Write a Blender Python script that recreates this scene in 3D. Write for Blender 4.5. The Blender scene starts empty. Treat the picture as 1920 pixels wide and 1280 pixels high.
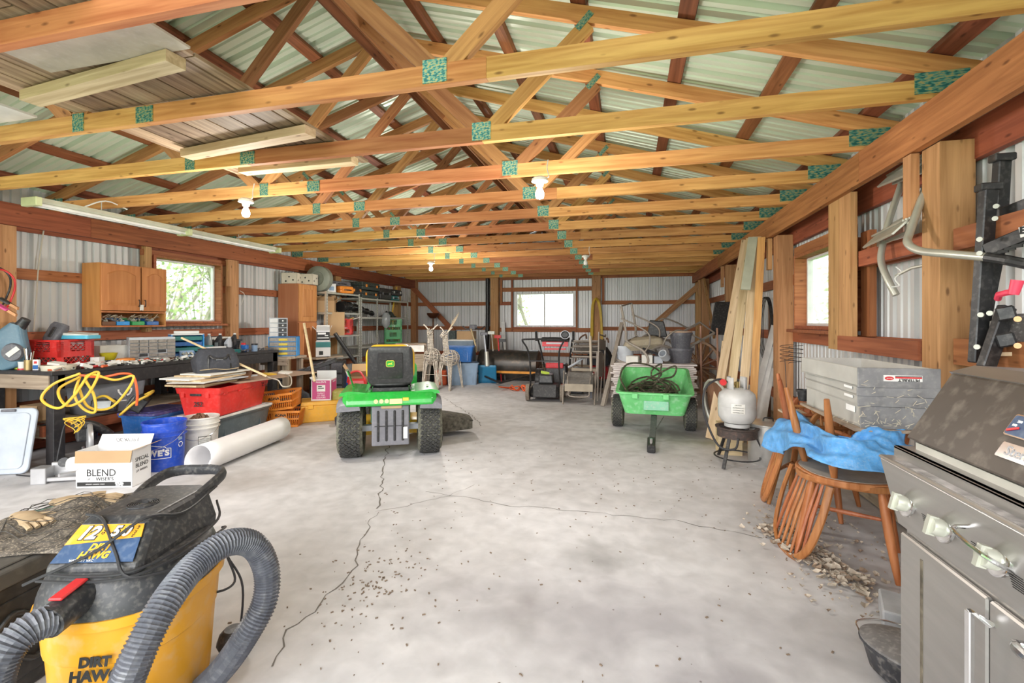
import bpy, bmesh, math, random
from mathutils import Vector, Matrix, Euler
R = math.radians
PI = math.pi
rnd = random.Random(7)
sc = bpy.context.scene
COL = sc.collection
# ---------------------------------------------------------------- camera, world, sun, exposure
CAMH = 1.22
cam_d = bpy.data.cameras.new('camera'); cam = bpy.data.objects.new('camera', cam_d); COL.objects.link(cam)
cam.location = (0, 0, CAMH); cam.rotation_euler = (R(90), 0, R(13.99))
cam_d.sensor_width = 36; cam_d.lens = 878/1920*36; cam_d.shift_y = -(640-602.2)/1920; cam_d.clip_start = .02; cam_d.clip_end = 300
sc.camera = cam
sc.view_settings.view_transform = 'Standard'; sc.view_settings.look = 'None'; sc.view_settings.gamma = 1
sc.view_settings.use_curve_mapping = False
sc.view_settings.exposure = 0.0
w = bpy.data.worlds.new('sky'); sc.world = w; w.use_nodes = True
bg = w.node_tree.nodes['Background']; bg.inputs[0].default_value = (.93, .97, 1, 1); bg.inputs[1].default_value = 2.6
def area(name, loc, rot, sx, sy, power, col=(1, 1, 1)):
    l = bpy.data.lights.new(name, 'AREA'); l.shape = 'RECTANGLE'; l.size = sx; l.size_y = sy; l.energy = power; l.color = col
    o = bpy.data.objects.new(name, l); COL.objects.link(o); o.location = loc; o.rotation_euler = rot; return o
area('doorway_daylight', (-1.9, -1.3, 1.9), (R(90), 0, 0), 6.6, 3.0, 125, (1, .99, .97))
sun = bpy.data.lights.new('sun', 'SUN'); sun.energy = 3.5; sun.angle = R(55); sun.color = (1, .985, .97)
so = bpy.data.objects.new('sun', sun); COL.objects.link(so); so.rotation_euler = (R(74), 0, R(-6))
try:
    sc.cycles.use_denoising = True
    sc.cycles.max_bounces = 8; sc.cycles.diffuse_bounces = 5; sc.cycles.sample_clamp_indirect = 8
except Exception: pass

# ---------------------------------------------------------------- pixel helpers (a pixel of the photograph to a point of the building)
_th = math.atan((1178.7-960)/878); _s, _c = math.sin(_th), math.cos(_th)
def ray(u, v):
    a = (u-960)/878; return (a*_c-_s, a*_s+_c, -(v-602.2)/878)
def FZ(u, v, z=0):
    r = ray(u, v); t = (z-CAMH)/r[2]; return Vector((r[0]*t, r[1]*t, z))
def FX(u, v, X):
    r = ray(u, v); t = X/r[0]; return Vector((X, r[1]*t, CAMH+r[2]*t))
def FY(u, v, Y):
    r = ray(u, v); t = Y/r[1]; return Vector((r[0]*t, Y, CAMH+r[2]*t))

# ---------------------------------------------------------------- materials
MATS = {}
def _nt(name):
    m = bpy.data.materials.new(name); m.use_nodes = True; nt = m.node_tree
    return m, nt, nt.nodes['Principled BSDF']
def mat(name, col, rough=.5, metal=0., var=.12, scale=8., bump=.0, dust=0., coat=0., trans=0., alpha=1., emit=0., stretch=(1, 1, 1), dcol=(.55, .52, .48)):
    if name in MATS: return MATS[name]
    m, nt, b = _nt(name); N = nt.nodes.new; L = nt.links.new
    b.inputs['Roughness'].default_value = rough; b.inputs['Metallic'].default_value = metal
    if coat: b.inputs['Coat Weight'].default_value = coat
    if trans: b.inputs['Transmission Weight'].default_value = trans
    if alpha < 1: b.inputs['Alpha'].default_value = alpha
    c = (*col, 1)
    if emit:
        b.inputs['Emission Color'].default_value = c; b.inputs['Emission Strength'].default_value = emit
    tc = N('ShaderNodeTexCoord'); mp = N('ShaderNodeMapping'); mp.inputs['Scale'].default_value = stretch
    L(tc.outputs['Object'], mp.inputs[0])
    ns = N('ShaderNodeTexNoise'); ns.inputs['Scale'].default_value = scale; ns.inputs['Detail'].default_value = 5
    L(mp.outputs[0], ns.inputs['Vector'])
    mr = N('ShaderNodeMapRange'); mr.inputs[1].default_value = .3; mr.inputs[2].default_value = .7
    mr.inputs[3].default_value = 1-var; mr.inputs[4].default_value = 1+var; L(ns.outputs[0], mr.inputs[0])
    mx = N('ShaderNodeMix'); mx.data_type = 'RGBA'; mx.blend_type = 'MULTIPLY'; mx.inputs[0].default_value = 1
    mx.inputs[6].default_value = c
    cb = N('ShaderNodeCombineColor'); [L(mr.outputs[0], cb.inputs[i]) for i in range(3)]
    L(cb.outputs[0], mx.inputs[7]); out = mx.outputs[2]
    if dust:
        n2 = N('ShaderNodeTexNoise'); n2.inputs['Scale'].default_value = scale*5; n2.inputs['Detail'].default_value = 8; L(tc.outputs['Object'], n2.inputs['Vector'])
        rp = N('ShaderNodeMapRange'); rp.inputs[1].default_value = .5; rp.inputs[2].default_value = .72; rp.inputs[4].default_value = dust
        L(n2.outputs[0], rp.inputs[0])
        m2 = N('ShaderNodeMix'); m2.data_type = 'RGBA'; L(rp.outputs[0], m2.inputs[0]); L(out, m2.inputs[6]); m2.inputs[7].default_value = (*dcol, 1); out = m2.outputs[2]
    L(out, b.inputs['Base Color'])
    if bump:
        bp = N('ShaderNodeBump'); bp.inputs['Strength'].default_value = bump; bp.inputs['Distance'].default_value = .01
        L(ns.outputs[0], bp.inputs['Height']); L(bp.outputs[0], b.inputs['Normal'])
    MATS[name] = m; return m
def wood(name, c1, c2, rough=.6, rv=.25, knots=True, gs=1.0, along='X'):
    """board wood: grain runs along the object's own X (or Y / Z) axis, each object gets its own shade"""
    if name in MATS: return MATS[name]
    m, nt, b = _nt(name); N = nt.nodes.new; L = nt.links.new
    b.inputs['Roughness'].default_value = rough; b.inputs['Specular IOR Level'].default_value = .3
    tc = N('ShaderNodeTexCoord'); oi = N('ShaderNodeObjectInfo')
    ad = N('ShaderNodeVectorMath'); ad.operation = 'ADD'
    ml = N('ShaderNodeMath'); ml.operation = 'MULTIPLY'; ml.inputs[1].default_value = 37; L(oi.outputs['Random'], ml.inputs[0])
    L(tc.outputs['Object'], ad.inputs[0]); L(ml.outputs[0], ad.inputs[1])
    mp = N('ShaderNodeMapping'); a, t = 1.3*gs, 22*gs
    mp.inputs['Scale'].default_value = (a, t, t) if along == 'X' else ((t, a, t) if along == 'Y' else (t, t, a))
    L(ad.outputs[0], mp.inputs[0])
    ns = N('ShaderNodeTexNoise'); ns.inputs['Scale'].default_value = 1.6; ns.inputs['Detail'].default_value = 6; ns.inputs['Distortion'].default_value = .6
    L(mp.outputs[0], ns.inputs['Vector'])
    cr = N('ShaderNodeValToRGB'); cr.color_ramp.elements[0].position = .3; cr.color_ramp.elements[1].position = .68
    cr.color_ramp.elements[0].color = (*c1, 1); cr.color_ramp.elements[1].color = (*c2, 1); L(ns.outputs[0], cr.inputs[0])
    out = cr.outputs[0]
    # broad patches along the board
    n3 = N('ShaderNodeTexNoise'); n3.inputs['Scale'].default_value = 1.1; n3.inputs['Detail'].default_value = 2; L(ad.outputs[0], n3.inputs['Vector'])
    if knots:
        mk = N('ShaderNodeMapping'); mk.inputs['Scale'].default_value = (3.2, 9, 9) if along == 'X' else ((9, 3.2, 9) if along == 'Y' else (9, 9, 3.2)); L(ad.outputs[0], mk.inputs[0])
        vo = N('ShaderNodeTexVoronoi'); vo.inputs['Scale'].default_value = 1.9; L(mk.outputs[0], vo.inputs['Vector'])
        kr = N('ShaderNodeMapRange'); kr.inputs[1].default_value = .07; kr.inputs[2].default_value = .16; kr.inputs[3].default_value = .75; kr.inputs[4].default_value = 0
        L(vo.outputs['Distance'], kr.inputs[0])
        mk2 = N('ShaderNodeMix'); mk2.data_type = 'RGBA'; L(kr.outputs[0], mk2.inputs[0]); L(out, mk2.inputs[6]); mk2.inputs[7].default_value = (c1[0]*.35, c1[1]*.3, c1[2]*.3, 1); out = mk2.outputs[2]
    hs = N('ShaderNodeHueSaturation')
    vr = N('ShaderNodeMapRange'); vr.inputs[3].default_value = 1-rv; vr.inputs[4].default_value = 1+rv; L(oi.outputs['Random'], vr.inputs[0])
    v3 = N('ShaderNodeMapRange'); v3.inputs[1].default_value = .3; v3.inputs[2].default_value = .7; v3.inputs[3].default_value = .88; v3.inputs[4].default_value = 1.12; L(n3.outputs[0], v3.inputs[0])
    mm = N('ShaderNodeMath'); mm.operation = 'MULTIPLY'; L(vr.outputs[0], mm.inputs[0]); L(v3.outputs[0], mm.inputs[1]); L(mm.outputs[0], hs.inputs['Value'])
    hr = N('ShaderNodeMapRange'); hr.inputs[3].default_value = .488; hr.inputs[4].default_value = .508
    m7 = N('ShaderNodeMath'); m7.operation = 'FRACT'; m8 = N('ShaderNodeMath'); m8.operation = 'MULTIPLY'; m8.inputs[1].default_value = 7.3
    L(oi.outputs['Random'], m8.inputs[0]); L(m8.outputs[0], m7.inputs[0]); L(m7.outputs[0], hr.inputs[0]); L(hr.outputs[0], hs.inputs['Hue'])
    L(out, hs.inputs['Color']); L(hs.outputs[0], b.inputs['Base Color'])
    bp = N('ShaderNodeBump'); bp.inputs['Strength'].default_value = .25; bp.inputs['Distance'].default_value = .004; L(ns.outputs[0], bp.inputs['Height']); L(bp.outputs[0], b.inputs['Normal'])
    MATS[name] = m; return m

# ---------------------------------------------------------------- mesh builder
def catmull(pts, n=6, closed=False):
    P = [Vector(p) for p in pts]
    if len(P) < 3: return P
    out = []; N = len(P)
    rng = range(N) if closed else range(N-1)
    for i in rng:
        p1, p2 = P[i], P[(i+1) % N]
        p0 = P[i-1] if (i > 0 or closed) else p1*2-p2
        p3 = P[(i+2) % N] if (i+2 < N or closed) else p2*2-p1
        for k in range(n):
            t = k/n
            out.append(.5*((2*p1)+(p2-p0)*t+(2*p0-5*p1+4*p2-p3)*t*t+(3*p1-p0-3*p2+p3)*t**3))
    if not closed: out.append(P[-1])
    return out
class MB:
    def __init__(s): s.v = []; s.f = []; s.tf = Matrix()
    def at(s, loc=(0, 0, 0), rot=(0, 0, 0), sc_=1):
        s.tf = Matrix.LocRotScale(Vector(loc), Euler(rot), Vector((sc_,)*3) if not hasattr(sc_, '__len__') else Vector(sc_)); return s
    def add(s, vs, fs):
        b = len(s.v); s.v += [tuple(s.tf @ Vector(p)) for p in vs]; s.f += [tuple(b+i for i in f) for f in fs]; return s
    def box(s, c, d, rot=(0, 0, 0), taper=(1, 1)):
        """centre, dimensions; taper scales the top"""
        m = Euler(rot).to_matrix(); vs = []
        for z in (-.5, .5):
            tx, ty = (1, 1) if z < 0 else taper
            for x, y in ((-.5, -.5), (.5, -.5), (.5, .5), (-.5, .5)):
                vs.append(tuple(Vector(c)+m @ Vector((x*d[0]*tx, y*d[1]*ty, z*d[2]))))
        return s.add(vs, [(3, 2, 1, 0), (4, 5, 6, 7), (0, 1, 5, 4), (1, 2, 6, 5), (2, 3, 7, 6), (3, 0, 4, 7)])
    def b2(s, lo, hi):
        return s.box([(a+b)/2 for a, b in zip(lo, hi)], [abs(b-a) for a, b in zip(lo, hi)])
    def bar(s, p0, p1, w, h, roll=0):
        p0, p1 = Vector(p0), Vector(p1); d = p1-p0; L = d.length
        q = d.to_track_quat('X', 'Z').to_matrix() @ Matrix.Rotation(roll, 3, 'X')
        vs = [tuple((p0+p1)/2+q @ Vector((x*L, y*w, z*h))) for z in (-.5, .5) for x, y in ((-.5, -.5), (.5, -.5), (.5, .5), (-.5, .5))]
        return s.add(vs, [(3, 2, 1, 0), (4, 5, 6, 7), (0, 1, 5, 4), (1, 2, 6, 5), (2, 3, 7, 6), (3, 0, 4, 7)])
    def ring(s, p, x, y, r, n, ry=None):
        ry = r if ry is None else ry
        return [tuple(p+x*math.cos(2*PI*i/n)*r+y*math.sin(2*PI*i/n)*ry) for i in range(n)]
    def cyl(s, p0, p1, r0, r1=None, n=14, caps=True):
        r1 = r0 if r1 is None else r1; p0, p1 = Vector(p0), Vector(p1); q = (p1-p0).to_track_quat('Z', 'Y').to_matrix()
        x, y = q.col[0], q.col[1]
        vs = s.ring(p0, x, y, r0, n)+s.ring(p1, x, y, r1, n)
        fs = [(i, (i+1) % n, n+(i+1) % n, n+i) for i in range(n)]
        if caps: fs += [tuple(range(n-1, -1, -1)), tuple(range(n, 2*n))]
        return s.add(vs, fs)
    def tube(s, pts, r, n=6, smooth=0, closed=False, caps=True, flat=1):
        P = catmull(pts, smooth, closed) if smooth else [Vector(p) for p in pts]
        N = len(P); vs = []; nrm = None
        for i, p in enumerate(P):
            a = P[i-1] if (i > 0 or closed) else P[0]; b_ = P[(i+1) % N] if (i < N-1 or closed) else P[-1]
            t = (b_-a).normalized() if (b_-a).length > 1e-9 else Vector((0, 0, 1))
            if nrm is None:
                nrm = t.orthogonal().normalized()
                up = Vector((0, 0, 1))
                if abs(t.dot(up)) < .95: nrm = (up-t*up.dot(t)).normalized()
            else:
                nrm = (nrm-t*nrm.dot(t)); nrm = nrm.normalized() if nrm.length > 1e-6 else t.orthogonal().normalized()
            bn = t.cross(nrm); rr = r(i/(N-1)) if callable(r) else r
            vs += s.ring(p, nrm, bn, rr*flat, n, rr)
        fs = []
        for i in range(N if closed else N-1):
            a, b_ = i*n, ((i+1) % N)*n
            fs += [(a+k, a+(k+1) % n, b_+(k+1) % n, b_+k) for k in range(n)]
        if caps and not closed: fs += [tuple(range(n-1, -1, -1)), tuple(range((N-1)*n, N*n))]
        return s.add(vs, fs)
    def lathe(s, prof, n=20, o=(0, 0, 0), sx=1, sy=1, caps=True):
        vs = []; o = Vector(o)
        for r, z in prof: vs += [tuple(o+Vector((r*sx*math.cos(2*PI*i/n), r*sy*math.sin(2*PI*i/n), z))) for i in range(n)]
        fs = []
        for j in range(len(prof)-1): fs += [(j*n+i, j*n+(i+1) % n, (j+1)*n+(i+1) % n, (j+1)*n+i) for i in range(n)]
        if caps:
            if prof[0][0] > 1e-6: fs.append(tuple(range(n-1, -1, -1)))
            if prof[-1][0] > 1e-6: fs.append(tuple(range((len(prof)-1)*n, len(prof)*n)))
        return s.add(vs, fs)
    def prism(s, poly, h, o=(0, 0, 0), rot=(0, 0, 0), top=1.):
        """2-D polygon (x, y) extruded along local z by h"""
        m = Euler(rot).to_matrix(); o = Vector(o); n = len(poly)
        cx = sum(p[0] for p in poly)/n; cy = sum(p[1] for p in poly)/n
        vs = [tuple(o+m @ Vector((x, y, 0))) for x, y in poly]+[tuple(o+m @ Vector((cx+(x-cx)*top, cy+(y-cy)*top, h))) for x, y in poly]
        fs = [tuple(range(n-1, -1, -1)), tuple(range(n, 2*n))]+[(i, (i+1) % n, n+(i+1) % n, n+i) for i in range(n)]
        return s.add(vs, fs)
    def grid(s, fn, nu, nv):
        vs = [tuple(fn(i/nu, j/nv)) for j in range(nv+1) for i in range(nu+1)]; k = nu+1
        return s.add(vs, [(j*k+i, j*k+i+1, (j+1)*k+i+1, (j+1)*k+i) for j in range(nv) for i in range(nu)])
    def loft(s, rings, caps=True):
        n = len(rings[0]); vs = [tuple(p) for r_ in rings for p in r_]; fs = []
        for j in range(len(rings)-1): fs += [(j*n+i, j*n+(i+1) % n, (j+1)*n+(i+1) % n, (j+1)*n+i) for i in range(n)]
        if caps: fs += [tuple(range(n-1, -1, -1)), tuple(range((len(rings)-1)*n, len(rings)*n))]
        return s.add(vs, fs)
    def obj(s, name, m, parent=None, smooth=False, bevel=0., loc=None, rot=None, thick=0., sub=0, seg=1):
        me = bpy.data.meshes.new(name); me.from_pydata(s.v, [], s.f)
        bm = bmesh.new(); bm.from_mesh(me); bmesh.ops.recalc_face_normals(bm, faces=bm.faces); bm.to_mesh(me); bm.free()
        o = bpy.data.objects.new(name, me); COL.objects.link(o)
        if m: me.materials.append(m)
        if smooth:
            me.shade_smooth()
            try: me.set_sharp_from_angle(angle=R(40))
            except Exception: pass
        if thick:
            md = o.modifiers.new('s', 'SOLIDIFY'); md.thickness = thick
        if sub:
            md = o.modifiers.new('u', 'SUBSURF'); md.levels = md.render_levels = sub
        if bevel:
            md = o.modifiers.new('b', 'BEVEL'); md.width = bevel; md.segments = seg; md.limit_method = 'ANGLE'
        if parent: o.parent = parent
        if loc: o.location = loc
        if rot: o.rotation_euler = rot
        return o
def rrect(w_, h_, r, n=4, cx=0, cy=0):
    pts = []
    for sx, sy, a0 in ((1, 1, 0), (-1, 1, 90), (-1, -1, 180), (1, -1, 270)):
        for k in range(n+1):
            a = R(a0+90*k/n); pts.append((cx+sx*(w_/2-r)+r*math.cos(a), cy+sy*(h_/2-r)+r*math.sin(a)))
    return pts
def board(name, p0, p1, w_, h_, m, parent=None, roll=0, ref=(0, 0, 1)):
    """one plank: own mesh along its local X, so the grain follows it; w across, h along ref"""
    p0, p1 = Vector(p0), Vector(p1); d = p1-p0; L = d.length; x = d.normalized()
    z = Vector(ref); z = (z-x*z.dot(x)); z = z.normalized() if z.length > 1e-5 else x.orthogonal().normalized()
    y = z.cross(x)
    mx = Matrix((x, y, z)).transposed() @ Matrix.Rotation(roll, 3, 'X')
    o = MB().box((0, 0, 0), (L, w_, h_)).obj(name, m, parent)
    o.location = (p0+p1)/2; o.rotation_euler = mx.to_euler(); return o
def tag(o, label=None, cat=None, group=None, kind=None):
    if label: o['label'] = label
    if cat: o['category'] = cat
    if group: o['group'] = group
    if kind: o['kind'] = kind
    return o
def thing(name, label, cat, loc=(0, 0, 0), rz=0, group=None, rot=None):
    o = bpy.data.objects.new(name, None); o.empty_display_size = .1; COL.objects.link(o); o.location = loc
    o.rotation_euler = rot if rot else (0, 0, rz); return tag(o, label, cat, group)
def empty(name, parent=None):
    o = bpy.data.objects.new(name, None); COL.objects.link(o); o.parent = parent; return o
def text(s, size, m, parent, loc, rot, name='lettering', ext=.0006, ax='CENTER', shear=0, sx=1, bold=0.):
    cu = bpy.data.curves.new(name, 'FONT'); cu.body = s; cu.size = size; cu.extrude = ext; cu.align_x = ax; cu.align_y = 'CENTER'; cu.shear = shear; cu.offset = bold; cu.resolution_u = 3
    tmp = bpy.data.objects.new(name, cu); me = bpy.data.meshes.new_from_object(tmp); bpy.data.objects.remove(tmp); me.materials.clear(); me.materials.append(m)
    o = bpy.data.objects.new(name, me); COL.objects.link(o); o.parent = parent; o.location = loc; o.rotation_euler = rot; o.scale = (sx, 1, 1); return o
def copy_tree(o, parent=None):
    c = o.copy(); COL.objects.link(c); c.parent = parent
    for ch in [x for x in list(o.children)]: copy_tree(ch, c)
    return c
FRONT = (R(90), 0, 0)   # text standing up, read from -Y
# ================================================================ MATERIALS shared
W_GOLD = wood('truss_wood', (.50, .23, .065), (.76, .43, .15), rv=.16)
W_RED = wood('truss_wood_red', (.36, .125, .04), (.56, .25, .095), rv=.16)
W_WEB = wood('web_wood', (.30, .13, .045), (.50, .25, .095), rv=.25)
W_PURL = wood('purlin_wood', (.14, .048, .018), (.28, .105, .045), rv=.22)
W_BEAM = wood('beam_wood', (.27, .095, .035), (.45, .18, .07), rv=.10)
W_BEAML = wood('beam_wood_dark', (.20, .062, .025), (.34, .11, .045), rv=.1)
W_GIRT = wood('girt_wood', (.26, .085, .035), (.42, .155, .065), rv=.15)
W_POST = wood('post_wood', (.36, .19, .075), (.56, .32, .14), rv=.10)
W_GREY = wood('weathered_wood', (.26, .20, .145), (.48, .39, .29), rv=.18)
W_PALE = wood('pale_lumber', (.55, .40, .22), (.76, .60, .38), rv=.14)
W_OAK = wood('oak_wood', (.42, .17, .055), (.60, .28, .11), rv=.06, knots=False, along='Z')
M_STEEL_W = mat('wall_sheet_metal', (.66, .67, .675), .42, .15, var=.05, scale=3)
M_ROOF = mat('roof_metal_lawn_reflection', (.62, .72, .58), .40, .2, var=.06, scale=3)  # bare metal isn't green: the lawn's reflection is painted into this base colour
M_WHITE = mat('white_paint', (.80, .80, .78), .45)
M_BLACK = mat('black_plastic', (.022, .022, .024), .42, dust=.10)
M_BLKM = mat('black_metal', (.03, .03, .032), .4, .3, dust=.10)
M_GALV = mat('galvanised_steel', (.58, .58, .52), .45, .5, var=.1, scale=20)
M_CHROME = mat('chrome', (.75, .75, .76), .16, 1)
M_GUSS = None
def plate_mat():
    m, nt, b = _nt('gusset_plate'); N = nt.nodes.new; L = nt.links.new
    tc = N('ShaderNodeTexCoord'); mp = N('ShaderNodeMapping'); mp.inputs['Scale'].default_value = (38, 38, 70); L(tc.outputs['Object'], mp.inputs[0])
    ck = N('ShaderNodeTexNoise'); ck.inputs['Scale'].default_value = 1.6; ck.inputs['Detail'].default_value = 3; L(mp.outputs[0], ck.inputs['Vector'])
    cr = N('ShaderNodeValToRGB'); e = cr.color_ramp.elements; e[0].position = .40; e[0].color = (.03, .17, .17, 1); e[1].position = .60; e[1].color = (.50, .46, .20, 1)
    k = e.new(.5); k.color = (.13, .40, .33, 1); L(ck.outputs[0], cr.inputs[0]); L(cr.outputs[0], b.inputs['Base Color'])
    b.inputs['Roughness'].default_value = .4; b.inputs['Metallic'].default_value = .5; return m
M_GUSS = plate_mat()

# ================================================================ SHELL
XL, XR, YB, YF = -5.5, 1.62, 11.25, -.9      # inner faces of the sheet metal, back wall, front opening
RIDGE, HEEL_Z, APEX_Z = -1.94, 2.42, 3.50
SL = (APEX_Z-HEEL_Z)/((XR-XL)/2)
def roof_z(x): return APEX_Z-abs(x-RIDGE)*SL
def rib_profile(a, b):
    """breakpoints (x, depth) of ribbed steel between a and b: a tall rib each 229 mm and two low ones between"""
    pts = []; k = math.floor(a/.2286)-1
    while k*.2286 < b+.3:
        x0 = k*.2286
        for dx, dy in ((-.026, 0), (-.015, .040), (.015, .040), (.026, 0), (.062, 0), (.069, .016), (.083, .016), (.090, 0), (.138, 0), (.145, .016), (.159, .016), (.166, 0)):
            pts.append((x0+dx, dy))
        k += 1
    def dep(x):
        for (x0, d0), (x1, d1) in zip(pts, pts[1:]):
            if x0 <= x <= x1: return d0+(d1-d0)*((x-x0)/(x1-x0) if x1 > x0 else 0)
        return 0
    return [(a, dep(a))]+[p for p in pts if a < p[0] < b]+[(b, dep(b))], dep
def ribbed(a, b, z0, z1, place, hole=None):
    """sheet from a to b along the wall; place(x, d, z) -> point; hole=(xa, xb, za, zb)"""
    pr, dep = rib_profile(a, b); xs = dict(pr)
    if hole:
        for h in hole[:2]:
            if a < h < b: xs[h] = dep(h)
    xs = sorted(xs.items()); m = MB()
    for (x0, d0), (x1, d1) in zip(xs, xs[1:]):
        mid = (x0+x1)/2
        spans = [(z0, hole[2]), (hole[3], z1)] if hole and hole[0] < mid < hole[1] else [(z0, z1)]
        for za, zb in spans:
            m.add([place(x0, d0, za), place(x1, d1, za), place(x1, d1, zb), place(x0, d0, zb)], [(0, 1, 2, 3)])
    return m
def sheet_wall(name, a, b, place, z1, hole=None, step=.914, zt=None):
    root = tag(empty(name), kind='structure'); x = a
    while x < b-.01:
        x2 = min(x+step, b)
        ribbed(x, x2+.002, -.1, zt(x, x2) if zt else z1, place, hole).obj('metal_sheet', M_STEEL_W, root)
        x = x2
    return root
wl = sheet_wall('wall_left', YF, YB, lambda x, d, z: (XL-d, x, z), 2.5, (4.33, 5.22, 1.22, 1.97))
wr = sheet_wall('wall_right', YF, YB, lambda x, d, z: (XR+d, x, z), 2.5, (3.93, 4.87, 1.18, 1.80))
wb = sheet_wall('wall_back', XL, XR, lambda x, d, z: (x, YB+d, z), 2.5, (-2.69, -1.27, 1.10, 1.90))
# gable part of the back wall above the eaves
gb = MB(); gb.add([(XL, YB+.03, 2.5), (XR, YB+.03, 2.5), (RIDGE, YB+.03, APEX_Z)], [(0, 1, 2)]); gb.obj('gable_sheet', M_STEEL_W, wb)
# floor
def concrete():
    m, nt, b = _nt('concrete'); N = nt.nodes.new; L = nt.links.new
    tc = N('ShaderNodeTexCoord')
    def noise(s, d=6, dist=0):
        n = N('ShaderNodeTexNoise'); n.inputs['Scale'].default_value = s; n.inputs['Detail'].default_value = d; n.inputs['Distortion'].default_value = dist; L(tc.outputs['Object'], n.inputs['Vector']); return n
    a = noise(.7, 4, .4); cr = N('ShaderNodeValToRGB'); e = cr.color_ramp.elements
    e[0].position = .30; e[0].color = (.48, .465, .465, 1); e[1].position = .66; e[1].color = (.675, .67, .69, 1); L(a.outputs[0], cr.inputs[0])
    f = noise(9, 8, .3); mr = N('ShaderNodeMapRange'); mr.inputs[1].default_value = .3; mr.inputs[2].default_value = .7; mr.inputs[3].default_value = .86; mr.inputs[4].default_value = 1.1; L(f.outputs[0], mr.inputs[0])
    cb = N('ShaderNodeCombineColor'); [L(mr.outputs[0], cb.inputs[i]) for i in range(3)]
    mx = N('ShaderNodeMix'); mx.data_type = 'RGBA'; mx.blend_type = 'MULTIPLY'; mx.inputs[0].default_value = 1; L(cr.outputs[0], mx.inputs[6]); L(cb.outputs[0], mx.inputs[7])
    # smoky darker stains, and brown dirt towards the back
    g = noise(1.6, 5, 1.2); r2 = N('ShaderNodeMapRange'); r2.inputs[1].default_value = .55; r2.inputs[2].default_value = .8; r2.inputs[4].default_value = .45; L(g.outputs[0], r2.inputs[0])
    m2 = N('ShaderNodeMix'); m2.data_type = 'RGBA'; L(r2.outputs[0], m2.inputs[0]); L(mx.outputs[2], m2.inputs[6]); m2.inputs[7].default_value = (.22, .20, .185, 1)
    # small dark specks
    v = N('ShaderNodeTexVoronoi'); v.inputs['Scale'].default_value = 14; L(tc.outputs['Object'], v.inputs['Vector'])
    k = noise(.9, 2); kk = N('ShaderNodeMapRange'); kk.inputs[1].default_value = .45; kk.inputs[2].default_value = .7; kk.inputs[3].default_value = .012; kk.inputs[4].default_value = .10; L(k.outputs[0], kk.inputs[0])
    ls = N('ShaderNodeMath'); ls.operation = 'LESS_THAN'; L(v.outputs['Distance'], ls.inputs[0]); L(kk.outputs[0], ls.inputs[1])
    m3 = N('ShaderNodeMix'); m3.data_type = 'RGBA'; L(ls.outputs[0], m3.inputs[0]); L(m2.outputs[2], m3.inputs[6]); m3.inputs[7].default_value = (.20, .17, .15, 1)
    # oil and damp stains with places of their own
    cur = m3.outputs[2]
    for cx, cy, rx, ry, col, st in ((.55, 5.35, .9, .45, (.13, .12, .11), .75), (.9, 5.0, .5, .25, (.25, .26, .12), .55), (-.05, 1.95, 1.1, .5, (.24, .22, .24), .6), (.3, 1.6, .5, .25, (.2, .18, .2), .5), (-3.0, 3.0, .7, .4, (.25, .21, .18), .5), (-2.2, 5.2, 1.2, .6, (.3, .25, .21), .5), (-1.5, 8.3, 1.6, .5, (.3, .25, .2), .5), (-.9, 7.3, 1.2, .7, (.3, .28, .25), .4), (-.15, 2.45, .3, .2, (.16, .155, .15), .5), (1.1, 3.2, .5, .5, (.22, .2, .19), .5)):
        sb = N('ShaderNodeVectorMath'); sb.operation = 'SUBTRACT'; sb.inputs[1].default_value = (cx, cy, 0); L(tc.outputs['Object'], sb.inputs[0])
        dv = N('ShaderNodeVectorMath'); dv.operation = 'DIVIDE'; dv.inputs[1].default_value = (rx, ry, 1); L(sb.outputs[0], dv.inputs[0])
        ln = N('ShaderNodeVectorMath'); ln.operation = 'LENGTH'; L(dv.outputs[0], ln.inputs[0])
        nn = noise(4.5, 6, .8); ad = N('ShaderNodeMath'); ad.operation = 'ADD'; L(ln.outputs['Value'], ad.inputs[0]); L(nn.outputs[0], ad.inputs[1])
        q = N('ShaderNodeMapRange'); q.inputs[1].default_value = 1.5; q.inputs[2].default_value = .6; q.inputs[3].default_value = 0; q.inputs[4].default_value = st; L(ad.outputs[0], q.inputs[0])
        mz = N('ShaderNodeMix'); mz.data_type = 'RGBA'; L(q.outputs[0], mz.inputs[0]); L(cur, mz.inputs[6]); mz.inputs[7].default_value = (*col, 1); cur = mz.outputs[2]
    L(cur, b.inputs['Base Color']); b.inputs['Roughness'].default_value = .62
    bp = N('ShaderNodeBump'); bp.inputs['Strength'].default_value = .15; bp.inputs['Distance'].default_value = .01; L(f.outputs[0], bp.inputs['Height']); L(bp.outputs[0], b.inputs['Normal'])
    return m
fl = MB().b2((XL-.1, YF-.3, -.12), (XR+.1, YB+.1, 0)).obj('floor', concrete()); tag(fl, kind='structure')
M_CRACK = mat('crack_dark', (.17, .155, .14), .9)
def crack(pts, w_, seed):
    r = random.Random(seed); P = [];
    for a, b in zip(pts, pts[1:]):
        a, b = Vector((*a, 0)), Vector((*b, 0)); n = max(3, int((b-a).length/.05)); pr = (b-a).normalized(); pp = Vector((-pr.y, pr.x, 0))
        for k in range(n): P.append(a+(b-a)*(k/n)+pp*r.uniform(-.018, .018))
    m = MB(); vs = []
    for i, p in enumerate(P):
        d = (P[min(i+1, len(P)-1)]-P[max(i-1, 0)]).normalized(); pp = Vector((-d.y, d.x, 0))*w_*r.uniform(.25, 1)
        vs += [(p.x-pp.x, p.y-pp.y, .0012), (p.x+pp.x, p.y+pp.y, .0012)]
    m.add(vs, [(2*i, 2*i+2, 2*i+3, 2*i+1) for i in range(len(P)-1)]); return m.obj('crack', M_CRACK, fl)
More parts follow.
